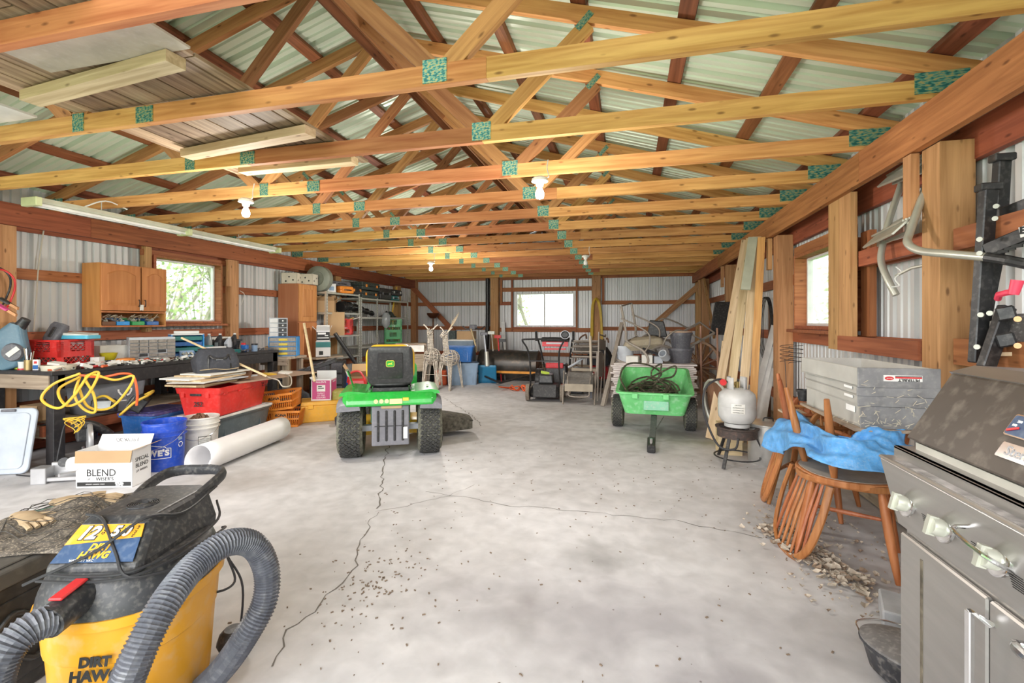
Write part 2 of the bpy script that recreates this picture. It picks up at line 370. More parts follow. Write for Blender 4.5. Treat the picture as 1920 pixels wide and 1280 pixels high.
G = lambda L_: [tuple(FZ(u, v)[:2]) for u, v in L_]
crack(G([(735, 800), (722, 865), (712, 930), (705, 960)]), .006, 1); crack(G([(705, 960), (668, 1030), (672, 1060), (610, 1115), (595, 1150), (540, 1180), (500, 1270)]), .004, 2)
crack(G([(745, 855), (790, 840)]), .003, 3); crack(G([(800, 920), (960, 948), (1050, 955), (1120, 962), (1260, 975), (1330, 990), (1450, 1012)]), .0035, 4)
crack(G([(830, 745), (880, 775), (905, 800)]), .006, 5); crack(G([(705, 960), (840, 930), (900, 905)]), .002, 6)
# ceiling: roof sheets (two slopes) with purlins and trusses
ceil = tag(empty('ceiling'), kind='structure')
M_SKYL = mat('skylight_fibreglass', (.92, .95, .93), .4, var=.04); M_SKYL.node_tree.nodes['Principled BSDF'].inputs['Transmission Weight'].default_value = .85
n_sh = int((YB-YF)/.914)+1
for side in (-1, 1):
    y = YF; k = 0
    while y < YB-.01:
        y2 = min(y+.914, YB)
        xe = (XL-.35) if side < 0 else (XR+.35)
        def place(t, d, z, side=side, xe=xe):     # t along Y, z along slope 0..1
            x = RIDGE+(xe-RIDGE)*z; return (x, t, roof_z(x)+.045+d*.9)
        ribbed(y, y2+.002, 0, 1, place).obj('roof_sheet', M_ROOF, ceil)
        y = y2
    # purlins
    for k in range(7):
        x = 1.44-.57*k if k < 6 else RIDGE+.10
        if side < 0: x = 2*RIDGE-x
        # joined from lengths, as lumber comes
        ys = [YF, 2.65, 6.3, 9.9, YB] if k % 2 else [YF, 1.3, 4.7, 8.4, YB]
        for a, b in zip(ys, ys[1:]):
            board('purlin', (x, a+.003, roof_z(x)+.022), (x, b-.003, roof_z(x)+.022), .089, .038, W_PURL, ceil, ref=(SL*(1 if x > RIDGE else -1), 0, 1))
# trusses
TY0, TS, CB, CT = 1.964, .683, 2.275, 2.368
XBL, XBR = -5.33, 1.39      # inner faces of the carrier beams
def truss(i):
    y = TY0+TS*i; t = empty('roof_truss', ceil); t.location = (0, y, 0); j = lambda s=.004: rnd.uniform(-s, s)
    cz = (CB+CT)/2; h = CT-CB
    sp = -2.49+j(.01)
    L_, R_ = XL+.02, XR-.02
    board('bottom_chord', (L_, 0, cz), (sp-.001, 0, cz), .038, h, W_GOLD, t)
    board('bottom_chord', (sp+.001, 0, cz), (-.836 if i % 3 else -.6, 0, cz), .038, h, W_RED, t)
    board('bottom_chord', (-.835 if i % 3 else -.599, 0, cz), (R_, 0, cz), .038, h, W_GOLD, t)
    th_ = .09; off = .048*1.04
    for s_, xe in ((-1, XL-.3), (1, XR+.3)):
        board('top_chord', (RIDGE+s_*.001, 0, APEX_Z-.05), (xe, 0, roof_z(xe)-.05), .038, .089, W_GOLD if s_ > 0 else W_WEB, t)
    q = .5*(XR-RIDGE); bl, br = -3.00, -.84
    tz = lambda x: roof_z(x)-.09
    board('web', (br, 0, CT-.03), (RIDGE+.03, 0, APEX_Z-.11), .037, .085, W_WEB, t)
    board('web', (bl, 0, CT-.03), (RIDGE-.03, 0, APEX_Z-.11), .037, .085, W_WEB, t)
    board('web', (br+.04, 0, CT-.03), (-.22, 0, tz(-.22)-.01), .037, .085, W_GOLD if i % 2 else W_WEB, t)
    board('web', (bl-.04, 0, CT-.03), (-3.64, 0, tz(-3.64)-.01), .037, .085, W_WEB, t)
    if i <= 9:
        P = MB().box((0, 0, 0), (.115, .004, .105))
        base = P.obj('gusset_plate', M_GUSS, t, loc=(br, -.021, CB+.062))
        def pl(x, z, sx=1, sz=1, ry=0, y_=-.021):
            c = base.copy(); COL.objects.link(c); c.location = (x, y_, z); c.scale = (sx, 1, sz); c.rotation_euler = (0, ry, 0)
        pl(sp, CB+.045, 1, .8); pl(bl+.03, CB+.05, .72, .95); pl(RIDGE, APEX_Z-.09, .95, 1.25)
        pl(-.24, tz(-.24), 1.0, .35, -R(46)); pl(-3.62, tz(-3.62), 1.0, .35, R(46))
        pl(1.43, CT-.02, 1.9, .95); pl(-5.37, CT-.02, 1.9, .95)
    else:
        base = MB().box((0, 0, 0), (.115, .004, .105)).obj('gusset_plate', M_GUSS, t, loc=(br, -.021, CB+.062))
        c = base.copy(); COL.objects.link(c); c.location = (sp, -.021, CB+.045)
        c = base.copy(); COL.objects.link(c); c.location = (bl+.03, -.021, CB+.05); c.scale = (.72, 1, .95)
for i in range(-3, 14): truss(i)
# boards laid along the ridge, tying the trusses
for x, z, w_ in ((-1.62, 3.13, .14), (-1.80, 3.22, .12)):
    for a, b in ((YF, 4.6), (4.61, 8.2), (8.21, YB-.2)):
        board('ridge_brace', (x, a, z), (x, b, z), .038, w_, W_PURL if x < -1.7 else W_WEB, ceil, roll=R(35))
# carrier beams on both sides
for a, b in ((YF, 3.35), (3.352, 8.1), (8.102, YB-.02)):
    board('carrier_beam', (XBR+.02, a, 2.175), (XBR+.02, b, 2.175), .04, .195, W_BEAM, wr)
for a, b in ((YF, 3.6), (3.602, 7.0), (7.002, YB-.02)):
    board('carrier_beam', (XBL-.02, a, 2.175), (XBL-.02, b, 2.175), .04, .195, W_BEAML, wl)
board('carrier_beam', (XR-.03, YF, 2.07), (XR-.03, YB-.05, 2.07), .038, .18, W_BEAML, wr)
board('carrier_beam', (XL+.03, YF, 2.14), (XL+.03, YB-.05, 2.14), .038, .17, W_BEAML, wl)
# posts
PW = .14
def post(x, y, z1, parent, z0=0, w_=PW, d=PW): return board('post', (x, y, z0), (x, y, z1), w_, d, W_POST, parent, ref=(0, 1, 0))
for y in (.22, 2.72, 5.22, 7.72, 10.18):
    post(XBR+.115, y, 2.075 if y > 1 else 2.07, wr)
    board('post_block', (XBR+.018, y+.11, 1.75), (XBR+.018, y+.11, 2.07), .038, .07, W_POST, wr, ref=(0, 1, 0))
for y in (.5, 2.95, 5.43, 7.87, 10.3):
    post(XBL-.10, y, 2.075, wl)
    board('post_block', (XBL-.02, y-.1, 1.7), (XBL-.02, y-.1, 2.07), .038, .07, W_POST, wl, ref=(0, 1, 0))
post(XL+.11, YB-.08, 2.3, wl); post(XR-.1, YB-.08, 2.3, wr)
for x in (-3.21, -.735): post(x, YB-.10, 2.29, wb, w_=.2)
# girts
def girts(zs, a, b, mk, parent, skip=None, h=.089):
    for z in zs:
        segs = [(a, b)]
        if skip and skip[2]-.04 < z < skip[3]+.04: segs = [(a, skip[0]-.05), (skip[1]+.05, b)]
        for s0, s1 in segs:
            p0, p1 = mk(s0, z), mk(s1, z); board('girt', p0, p1, .038, h, W_GIRT, parent)
girts((.42, 1.05, 1.66), XL+.16, -3.33, lambda s, z: (s, YB-.03, z), wb)
girts((.42, 1.05, 1.66), -.62, XR-.16, lambda s, z: (s, YB-.03, z), wb)
board('girt', (-3.1, YB-.03, .42), (-.85, YB-.03, .42), .038, .089, W_GIRT, wb)
board('girt', (-3.1, YB-.03, 1.01), (-.85, YB-.03, 1.01), .038, .10, W_GIRT, wb); board('girt', (-3.1, YB-.03, 1.66), (-2.83, YB-.03, 1.66), .038, .089, W_GIRT, wb)
board('girt', (-3.1, YB-.03, 2.0), (-.85, YB-.03, 2.0), .038, .10, W_GIRT, wb)
board('girt', (XL+.1, YB-.03, 2.29), (XR-.1, YB-.03, 2.29), .038, .10, W_GIRT, wb)
for x in (-2.79, -1.2): board('window_stud', (x, YB-.035, .96), (x, YB-.035, 2.25), .04, .06, W_GIRT, wb, ref=(0, 1, 0))
for x in (-3.06, -.58): board('window_stud', (x, YB-.06, 1.66), (x, YB-.06, 2.25), .05, .05, W_GIRT, wb, ref=(0, 1, 0))
girts((.42, 1.07, 1.66), YF, YB-.1, lambda s, z: (XL+.03, s, z), wl, (4.28, 5.25, 1.15, 2.0), .10)
girts((.42, 1.07, 1.63), YF, YB-.1, lambda s, z: (XR-.03, s, z), wr, (3.9, 4.9, 1.12, 1.9), .10)
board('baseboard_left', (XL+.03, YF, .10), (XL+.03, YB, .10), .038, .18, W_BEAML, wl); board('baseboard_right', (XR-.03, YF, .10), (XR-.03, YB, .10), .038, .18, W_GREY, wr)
board('baseboard_back', (XL, YB-.03, .10), (XR, YB-.03, .10), .038, .18, W_GREY, wb)
# knee braces at the back corners
a = FY(772, 537, YB-.14); b = FY(857, 628, YB-.14)
board('knee_brace', a, b, .04, .12, W_GIRT, wb, ref=(0, 0, 1))
a = FY(1322, 525, YB-.14); b = FY(1210, 622, YB-.14)
board('knee_brace', a, b, .04, .12, W_POST, wb, ref=(0, 0, 1))
a = FX(1328, 530, XBR+.06); b = Vector((XBR+.06, 9.0, 1.05))
board('knee_brace', (XBR+.08, 10.1, 2.05), (XBR+.08, 8.9, .95), .04, .1, W_POST, wr)
# wide double board right of the right window
board('window_stud', (XBR+.06, 3.83, 1.02), (XBR+.06, 3.83, 2.08), .04, .175, W_POST, wr, ref=(0, 1, 0))
board('window_stud', (XBR+.06, 3.65, 1.02), (XBR+.06, 3.65, 2.08), .04, .175, W_POST, wr, ref=(0, 1, 0))
board('window_stud', (XR-.07, 3.60, 1.12), (XR-.07, 3.60, 1.60), .04, .12, W_GIRT, wr, ref=(0, 1, 0)); board('window_stud', (XR-.07, 3.60, 1.63), (XR-.07, 3.60, 1.82), .04, .12, W_GIRT, wr, ref=(0, 1, 0))
board('girt', (XBR+.05, 3.74, 1.07), (XBR+.05, 2.8, 1.07), .038, .10, W_GIRT, wr); board('girt', (XBR+.1, 3.55, 1.63), (XBR+.1, 2.8, 1.63), .038, .10, W_GIRT, wr)
board('girt', (XBR+.1, 2.62, 1.60), (XBR+.1, .3, 1.60), .038, .10, W_GIRT, wr); board('girt', (XBR+.1, 2.62, 1.08), (XBR+.1, .3, 1.08), .038, .12, W_GIRT, wr)
# windows
M_GLASS, _nt_g, _b = _nt('window_glass'); _b.inputs['Roughness'].default_value = .07; _b.inputs['Transmission Weight'].default_value = 1; _b.inputs['IOR'].default_value = 1.05; _b.inputs['Base Color'].default_value = (.97, .98, .98, 1)
M_VINYL = mat('window_vinyl', (.78, .78, .76), .4)
def window(name, a, b, z0, z1, place, wood_m, mull=None, depth=.10, casing=True):
    """place(s, d, z): s along the wall, d towards the outside"""
    root = tag(empty(name), kind='structure')
    def bx(nm, s0, s1, d0, d1, za, zb, m):
        p, q = Vector(place(s0, d0, za)), Vector(place(s1, d1, zb)); lo = [min(u, v) for u, v in zip(p, q)]; hi = [max(u, v) for u, v in zip(p, q)]
        c = [(u+v)/2 for u, v in zip(lo, hi)]; d = [v-u for u, v in zip(lo, hi)]
        return MB().box((0, 0, 0), d).obj(nm, m, root, loc=c, bevel=.003)
    if casing:
        for s0, s1, za, zb in ((a-.03, a, z0-.03, z1+.03), (b, b+.03, z0-.03, z1+.03), (a, b, z1, z1+.03), (a, b, z0-.03, z0)):
            bx('casing', s0, s1, -.12, .02, za, zb, wood_m)
        bx('sill', a-.07, b+.07, -.17, -.04, z0-.06, z0-.032, wood_m)
    f = .022
    for s0, s1, za, zb in ((a, a+f, z0, z1), (b-f, b, z0, z1), (a+f, b-f, z1-f, z1), (a+f, b-f, z0, z0+f)):
        bx('window_frame', s0, s1, -.02, .03, za, zb, M_VINYL)
    if mull: bx('mullion', mull-.016, mull+.016, -.02, .03, z0+f, z1-f, M_VINYL)
    spans = [(a+f, b-f)] if not mull else [(a+f, mull-.016), (mull+.016, b-f)]
    for s0, s1 in spans: bx('pane', s0, s1, .003, .008, z0+f, z1-f, M_GLASS)
    return root
window('window_1', 4.33, 5.22, 1.22, 1.97, lambda s, d, z: (XL-d, s, z), W_GIRT)
window('window_2', -2.69, -1.27, 1.10, 1.90, lambda s, d, z: (s, YB+d, z), W_GIRT, mull=-1.99, casing=False)
window('window_3', 3.93, 4.87, 1.18, 1.80, lambda s, d, z: (XR+d, s, z), W_GIRT)
board('window_header', (XL+.06, 4.2, 2.02), (XL+.06, 5.35, 2.02), .06, .07, W_GIRT, wl); board('window_stud', (XL+.07, 4.24, 1.1), (XL+.07, 4.24, 2.1), .09, .07, W_POST, wl, ref=(0, 1, 0))
board('window_header', (XR-.06, 3.85, 1.87), (XR-.06, 4.98, 1.87), .06, .09, W_GIRT, wr)
board('girt', (-2.75, YB-.05, 1.06), (-1.22, YB-.05, 1.06), .09, .045, W_GIRT, wb)
# ================================================================ OUTSIDE
M_GRASS = mat('grass_green', (.17, .40, .06), .9, var=.35, scale=1.5)
M_BARK = mat('bark', (.36, .32, .26), .9, var=.3, scale=6)
M_LEAF = mat('spring_leaf', (.50, .58, .30), .8, var=.3, scale=2)
lawn = MB().add([(-60, -60, -.13), (60, -60, -.13), (60, 60, -.13), (-60, 60, -.13)], [(0, 1, 2, 3)]).obj('ground', M_GRASS); tag(lawn, kind='structure')
def tree(x, y, h, label, seed, leaf=0):
    r = random.Random(seed); t = thing('tree', label, 'tree', (x, y, -.13), group=None); m = MB(); tips = []
    def br(p, d, L_, rad, dep):
        q = [p]; dd = d.copy()
        for k in range(3):
            dd = (dd+Vector((r.uniform(-.2, .2), r.uniform(-.2, .2), r.uniform(-.02, .15)))).normalized(); q.append(q[-1]+dd*L_/3)
        m.tube(q, lambda t_: rad*(1-.45*t_), 5, caps=False)
        if dep == 0: tips.append(q[-1]); return
        for k in range(r.choice((2, 3, 3))):
            nd = (dd+Vector((r.uniform(-.9, .9), r.uniform(-.9, .9), r.uniform(-.1, .6)))).normalized(); br(q[-1] if k else q[2], nd, L_*r.uniform(.6, .8), rad*.55, dep-1)
    br(Vector((0, 0, 0)), Vector((r.uniform(-.2, .2), r.uniform(-.2, .2), 1)), h*.30, h*.017, 5)
    m.obj('trunk', M_BARK, t)
    if leaf:
        f = MB()
        for p in tips:
            for k in range(leaf):
                c = p+Vector((r.gauss(0, .25), r.gauss(0, .25), r.gauss(0, .22))); u = Vector((r.gauss(0, 1), r.gauss(0, 1), r.gauss(0, 1))).normalized()*.06; v = u.orthogonal().normalized()*.05
                f.add([c-u, c+v, c+u, c-v], [(0, 1, 2, 3)])
        o = f.obj('leaves', M_LEAF, t); o['kind'] = 'stuff'
    return t
tree(-3.4, 17, 6, 'bare tree with crooked branches seen through the sliding window in the back wall', 3)
tree(-12.0, 10.6, 6.5, 'tree with thin spring leaves seen through the window behind the workbench', 5, 14)
tree(-17, 14.2, 7.5, 'darker leafy tree further off behind the workbench window', 8, 14)
tree(5.2, 14.2, 5.5, 'young tree with pale leaves seen through the right wall window', 11, 12)

def bush(x, y, h, w_, label, seed):
    r = random.Random(seed); t = thing('bush', label, 'bush', (x, y, -.13), group='pale leafed bushes outside'); m = MB()
    for k in range(14): a = r.uniform(0, 6.3); m.tube([(0, 0, 0), (math.cos(a)*w_*.2, math.sin(a)*w_*.2, h*.4), (math.cos(a)*w_*r.uniform(.2, .5), math.sin(a)*w_*r.uniform(.2, .5), h*r.uniform(.6, 1))], lambda q: .03*(1-.8*q), 4, caps=False)
    m.obj('stems', M_BARK, t); f = MB()
    for k in range(700):
        a = r.uniform(0, 6.3); q = r.random()**.5*w_*.5; c = Vector((math.cos(a)*q, math.sin(a)*q, h*r.uniform(.12, 1)*(1-.3*(q/w_)))); u = Vector((r.gauss(0, 1), r.gauss(0, 1), r.gauss(0, 1))).normalized()*.06; v = u.orthogonal().normalized()*.05
        f.add([c-u, c+v, c+u, c-v], [(0, 1, 2, 3)])
    o = f.obj('leaves', M_LEAF, t); o['kind'] = 'stuff'
bush(-11.5, 9.0, 3.6, 2.4, 'pale green bush in the left half of the workbench window view', 1); bush(-13.5, 12.3, 4.2, 2.8, 'pale green bush in the right half of the workbench window view', 2)
bush(5.0, 13.0, 3.4, 2.4, 'pale green bush seen through the right wall window', 3); bush(-5.5, 20, 3.6, 3.0, 'pale green bush in the left half of the sliding window view', 4)
# ================================================================ FOREGROUND LEFT
def DZ(u, v, d):
    r = ray(u, v); return Vector((r[0]*d, r[1]*d, CAMH+r[2]*d))
M_YEL = mat('yellow_plastic', (.72, .34, .02), .38, var=.06, dust=.18, scale=5)
M_VAC = mat('dusty_black_plastic', (.035, .036, .04), .45, var=.35, dust=.32, scale=14, dcol=(.30, .28, .25))
M_HOSE = mat('grey_ribbed_hose', (.10, .105, .125), .4, var=.2, dust=.25, dcol=(.4, .4, .4))
M_CORD = mat('black_cord', (.03, .03, .033), .5)
M_RED = mat('red_plastic', (.62, .03, .035), .4)
M_WHTX = mat('white_print', (.85, .85, .85), .5, var=0)
M_BLTX = mat('black_print', (.015, .015, .015), .5, var=0)
M_YLTX = mat('yellow_print', (.80, .42, .03), .5, var=0)
M_NAVY = mat('navy_label', (.03, .07, .16), .4, dust=.3, dcol=(.25, .3, .38))
def ribbed_tube(pts, r, amp, pitch, n=12, smooth=10):
    P = catmull(pts, smooth); acc = [0]
    for a, b in zip(P, P[1:]): acc.append(acc[-1]+(b-a).length)
    L = acc[-1]; N = int(L/pitch*3); Q = []; j = 0
    for k in range(N+1):
        s_ = L*k/N
        while j < len(acc)-2 and acc[j+1] < s_: j += 1
        t = (s_-acc[j])/max(1e-9, acc[j+1]-acc[j]); Q.append(P[j].lerp(P[j+1], t))
    m = MB(); m.tube(Q, lambda t: r+amp*(1 if round(t*N) % 3 == 0 else (0 if round(t*N) % 3 == 1 else -.3)), n); return m
vac = thing('shop_vacuum', 'yellow and black wet-dry shop vacuum with ribbed hose, in front of the black storage box', 'vacuum', (-1.523, 1.166, 0), R(-73))
m = MB(); ring = lambda rx, ry, z, n=32, ox=0: [Vector((ox+rx*math.copysign(abs(math.cos(a))**.85, math.cos(a)), ry*math.copysign(abs(math.sin(a))**.85, math.sin(a)), z)) for a in [2*PI*i/n for i in range(n)]]
m.loft([ring(.185, .165, .03), ring(.20, .18, .05), ring(.215, .195, .27), ring(.221, .200, .275), ring(.228, .207, .375), ring(.242, .22, .378), ring(.242, .22, .405), ring(.2, .19, .41)])
tank = m.obj('tank', M_YEL, vac, smooth=True)
m = MB(); m.loft([ring(.238, .216, .405), ring(.232, .21, .44), ring(.205, .19, .50), ring(.19, .17, .515)]); m.obj('lid', M_VAC, vac, smooth=True)
# motor head: wedge with sloping front that carries the label
hd = MB()
def hr(z, xf, xb, wf, wb): return [Vector((xf, -wf, z)), Vector((xf+.02, -wf-.01, z)), Vector((xb-.03, -wb, z)), Vector((xb, -wb+.03, z)), Vector((xb, wb-.03, z)), Vector((xb-.03, wb, z)), Vector((xf+.02, wf+.01, z)), Vector((xf, wf, z))]
hd.loft([[Vector((-v.x, v.y, v.z)) for v in q] for q in (hr(.505, -.185, .19, .12, .15), hr(.53, -.18, .195, .12, .15), hr(.615, -.09, .205, .095, .115), hr(.628, -.07, .20, .085, .105))])
head = hd.obj('motor_head', M_VAC, vac, bevel=.006, seg=2)
gr = MB();
for k in range(6): gr.lathe([(.012+.006*k, 0), (.012+.006*k, .003), (.014+.006*k, .003), (.014+.006*k, 0)], 18, o=(-.02, 0, .628), caps=False)
gr.obj('vent', M_VAC, head)
# handle at the back of the head
m = MB(); m.tube([(-.10, -.10, .60), (-.20, -.112, .625), (-.285, -.105, .64), (-.315, -.06, .645), (-.318, 0, .645), (-.315, .06, .645), (-.285, .105, .64), (-.20, .112, .625), (-.10, .10, .60)], .014, 8, smooth=4, flat=1.5)
m.obj('carry_handle', M_VAC, vac, smooth=True)
# label plate on the sloping front: from (x .18,z .53) to (.09,.615)
sl = math.atan2(.085, .09); nrm_ = Vector((math.sin(sl), 0, math.cos(sl)))
lab = empty('front_label', vac); lab.location = (.1365+.003, 0, .5735+.004)
lab.matrix_local = Matrix.Translation((.138, 0, .5765)) @ Matrix(((0, -math.cos(sl), math.sin(sl), 0), (1, 0, 0, 0), (0, math.sin(sl), math.cos(sl), 0), (0, 0, 0, 1)))
MB().prism([(-.112, -.055), (.112, -.055), (.09, .055), (-.09, .055)], .002).obj('label_sheet', M_NAVY, lab)
MB().prism([(-.103, -.006), (.0, .004), (.10, .014), (.09, .053), (-.09, .053)], .003).obj('label_sheet', M_YEL, lab)
[text('12', .052, mm_, lab, (-.055, .026, z_), (0, 0, 0), shear=.3, bold=b_) for mm_, z_, b_ in ((M_BLTX, .0033, .0042), (M_WHTX, .0045, .0018))]; [text('5.0', .042, mm_, lab, (.035, .030, z_), (0, 0, 0), shear=.2, bold=b_) for mm_, z_, b_ in ((M_BLTX, .0033, .0038), (M_WHTX, .0045, .0014))]
text('GAL', .012, M_BLTX, lab, (-.012, .033, .0035), (0, 0, R(80))); text('PEAK HP', .009, M_BLTX, lab, (.078, .030, .0035), (0, 0, R(80)))
text('DIRT', .026, M_YLTX, lab, (.0, -.014, .003), (0, 0, 0), shear=.2, bold=.0012); text('HAWG', .026, M_YLTX, lab, (-.005, -.036, .003), (0, 0, 0), shear=.2, bold=.0012)
text('WET-DRY VAC', .010, M_WHTX, lab, (-.03, -.050, .003), (0, 0, 0))
# inlet and hose
m = MB(); m.cyl((.19, 0, .465), (.31, .0, .452), .043, .040, 18); m.lathe([(.05, -.02), (.05, .01)], 18, o=(0, 0, 0)) if 0 else None
m.obj('inlet', M_VAC, vac, smooth=True); MB().box((.25, 0, .505), (.085, .035, .008), rot=(0, R(6), 0)).obj('red_latch', M_RED, vac, bevel=.003)
inv = Matrix.Translation((-1.523, 1.166, 0)) @ Matrix.Rotation(R(-73), 4, 'Z'); inv = inv.inverted()
lc = lambda p: inv @ p
e0 = Vector((.29, 0, .453))
h1 = [e0, lc(DZ(50, 1182, 1.16)), lc(DZ(5, 1232, 1.12)), lc(DZ(-12, 1310, 1.12)), lc(DZ(40, 1380, 1.2)), lc(DZ(110, 1400, 1.2)), lc(DZ(180, 1370, 1.15)), lc(DZ(225, 1310, 1.12)), lc(DZ(262, 1220, 1.15)), lc(DZ(310, 1130, 1.22)), lc(DZ(365, 1060, 1.33)), lc(DZ(425, 1018, 1.42)), lc(DZ(475, 1022, 1.5)), lc(DZ(500, 1070, 1.52)), lc(DZ(495, 1130, 1.5)), lc(DZ(462, 1190, 1.47)), lc(DZ(420, 1250, 1.48)), lc(DZ(370, 1300, 1.5))]
ribbed_tube(h1[:7], .036, .004, .009).obj('hose', M_HOSE, vac, smooth=False)
ribbed_tube(h1[7:], .036, .004, .009).obj('hose', M_HOSE, vac, smooth=False)
MB().cyl(h1[7], h1[6].lerp(h1[7], .3), .040, n=16).obj('hose_cuff', M_VAC, vac, smooth=True)
# caster feet
for sx, sy in ((-.2, -.19), (-.2, .19), (.17, -.19), (.17, .19)):
    m = MB(); m.lathe([(.0, .03), (.045, .03), (.055, .055), (.045, .085), (.03, .10), (.0, .102)], 14, o=(sx, sy, 0)); m.cyl((sx-.02, sy, .026), (sx+.02, sy, .026), .026, n=12)
    m.obj('caster', M_VAC, vac, smooth=True)
for k, pts in enumerate(([(.20, -.1, .52), (.205, 0, .515), (.195, .12, .52), (.08, .185, .53), (-.1, .19, .54), (-.22, .12, .56)], [(.21, -.12, .508), (.215, .02, .504), (.19, .14, .51), (.05, .20, .515), (-.12, .20, .5), (-.2, .15, .47)], [(.06, -.11, .63), (.09, -.04, .625), (.16, .05, .56), (.205, .12, .51), (.12, .2, .49), (0, .22, .46)], [(.215, -.15, .5), (.17, .0, .565), (.10, .09, .63), (-.02, .13, .60), (-.2, .13, .62)])):
    m = MB(); m.tube(pts, .0042, 6, smooth=6); m.obj('power_cord', M_CORD, vac, smooth=True)
m = MB(); m.tube([lc(DZ(345, 1092, 1.5)), lc(DZ(400, 1110, 1.6)), lc(DZ(440, 1090, 1.65)), lc(DZ(425, 1040, 1.62))], .004, 6, smooth=6); m.tube([lc(DZ(425, 1040, 1.62)), lc(DZ(455, 1100, 1.7)), lc(DZ(447, 1205, 1.75)), lc(FZ(440, 1240, .02))], .004, 6, smooth=6)
m.obj('power_cord', M_CORD, vac, smooth=True)
# lettering on the tank front
for s_, z, sz in (('DIRT', .290, .036), ('HAWG', .252, .040), ('WET-DRY VAC', .222, .018)):
    text(s_, sz, M_BLTX, vac, (.2255, .045, z), (R(88), 0, R(94)), shear=.1, bold=.002 if sz > .03 else 0, name='tank_lettering')
# black storage box with a dusty lid
db = thing('storage_box', 'dusty black plastic storage box with panelled sides behind the shop vacuum', 'box', (-2.13, 1.19, 0), R(10)); db.scale = (1, 1, .90)
M_DBOX = mat('dark_box_plastic', (.02, .019, .018), .4, dust=.3, scale=5, dcol=(.10, .09, .08)); M_DLID = mat('dusty_lid', (.085, .078, .068), .6, dust=.5, scale=6, dcol=(.16, .14, .12))
MB().box((0, 0, .215), (.36, .60, .43), taper=(1.08, 1.05)).obj('body', M_DBOX, db, bevel=.015, seg=3)
m = MB(); m.box((0, 0, .455), (.43, .66, .06), taper=(.97, .97)); m.obj('lid', M_DLID, db, bevel=.012, seg=3)
MB().prism(rrect(.36, .58, .05), .008, o=(0, 0, .484)).obj('lid_panel', M_DLID, db, bevel=.003)
for y in (-.13, .13):
    m = MB(); m.box((.193, y, .22), (.012, .22, .30))
    for k in range(3):
        m.tube([(.200, y-.08, .12+.08*k), (.203, y-.03, .16+.08*k), (.203, y+.03, .12+.08*k), (.200, y+.08, .15+.08*k)], .012, 6, smooth=4)
    m.obj('side_panel', M_DBOX, db, smooth=False, bevel=.003)
m = MB(); m.tube([(-.13, -.33, .505), (-.13, .05, .512), (-.12, .2, .505)], .016, 10, smooth=4)
gt = m.obj('pool_pole', mat('pale_green_tube', (.18, .34, .28), .5, dust=.2), None, smooth=True); gt.location = db.location; gt.location.z = -.045; tag(gt, 'pale green tube lying along the lid of the black storage box', 'tube')
# camouflage bag: lumpy cloth with gloves and a mesh of cords
M_CAMO = mat('camo_cloth', (.10, .085, .07), .9, var=.6, scale=30, dust=.85, dcol=(.42, .35, .26)); M_GLOVE = mat('tan_leather', (.45, .33, .20), .8, var=.25, scale=12); M_CORDG = mat('dark_netting', (.06, .055, .05), .9)
cb_ = thing('camouflage_bundle', 'camouflage cloth bundle with tan work gloves under netting on the black storage box', 'cloth', (-2.12, 1.33, .445), R(20)); cb_.scale = (1, 1, .85)
def bump_(x, y): return .022+.05*math.exp(-((x-.03)**2+(y-.05)**2)/.018)+.028*math.exp(-((x+.08)**2+(y+.1)**2)/.012)+.008*math.sin(31*x+17*y)+.006*math.sin(53*y-20*x)
def cf(u, v):
    x, y = (u-.5)*.42, (v-.5)*.56; e_ = max(0, (abs(u-.5)*2)**6, (abs(v-.5)*2)**6); return (x*(1-.25*(v-.5))+.02*math.sin(9*y), y+.02*math.sin(13*x), bump_(x, y)*(1-e_)+.004)
m = MB(); m.grid(cf, 30, 36); m.obj('cloth', M_CAMO, cb_, smooth=True, thick=.004)
for gx, gy, rz_, s_ in ((.0, .09, .3, 1), (-.06, -.07, -.5, .8)):
    g = MB(); g.at((gx, gy, .05), (0, .1, rz_), s_)
    g.loft([[Vector((x_, .05*w__*math.cos(a), .02*w__*math.sin(a)+.01)) for a in [2*PI*i/10 for i in range(10)]] for x_, w__ in ((-.09, .5), (-.05, 1), (.03, 1.1), (.07, .9))])
    for q in range(4): g.tube([(.06, -.035+.023*q, .012), (.10, -.04+.026*q, .016), (.125, -.04+.027*q, .006)], .011, 7)
    g.tube([(-.01, .045, .01), (.03, .075, .012), (.055, .08, .01)], .012, 7)
    g.obj('glove', M_GLOVE, cb_, smooth=True)
m = MB()
for k in range(9):
    o_ = -.16+.04*k
    m.tube([(o_+.05*math.sin(t*5+k), -.24+.48*t, bump_(o_, -.24+.48*t)*(1-abs(2*t-1)**5)+.012) for t in [i/12 for i in range(13)]], .0016, 4); 
for k in range(8):
    o_ = -.2+.055*k; m.tube([(-.17+.34*t, o_+.03*math.sin(t*6+k), bump_(-.17+.34*t, o_)*(1-abs(2*t-1)**5)+.012) for t in [i/10 for i in range(11)]], .0016, 4)
o = m.obj('netting', M_CORDG, cb_); o['kind'] = 'stuff'
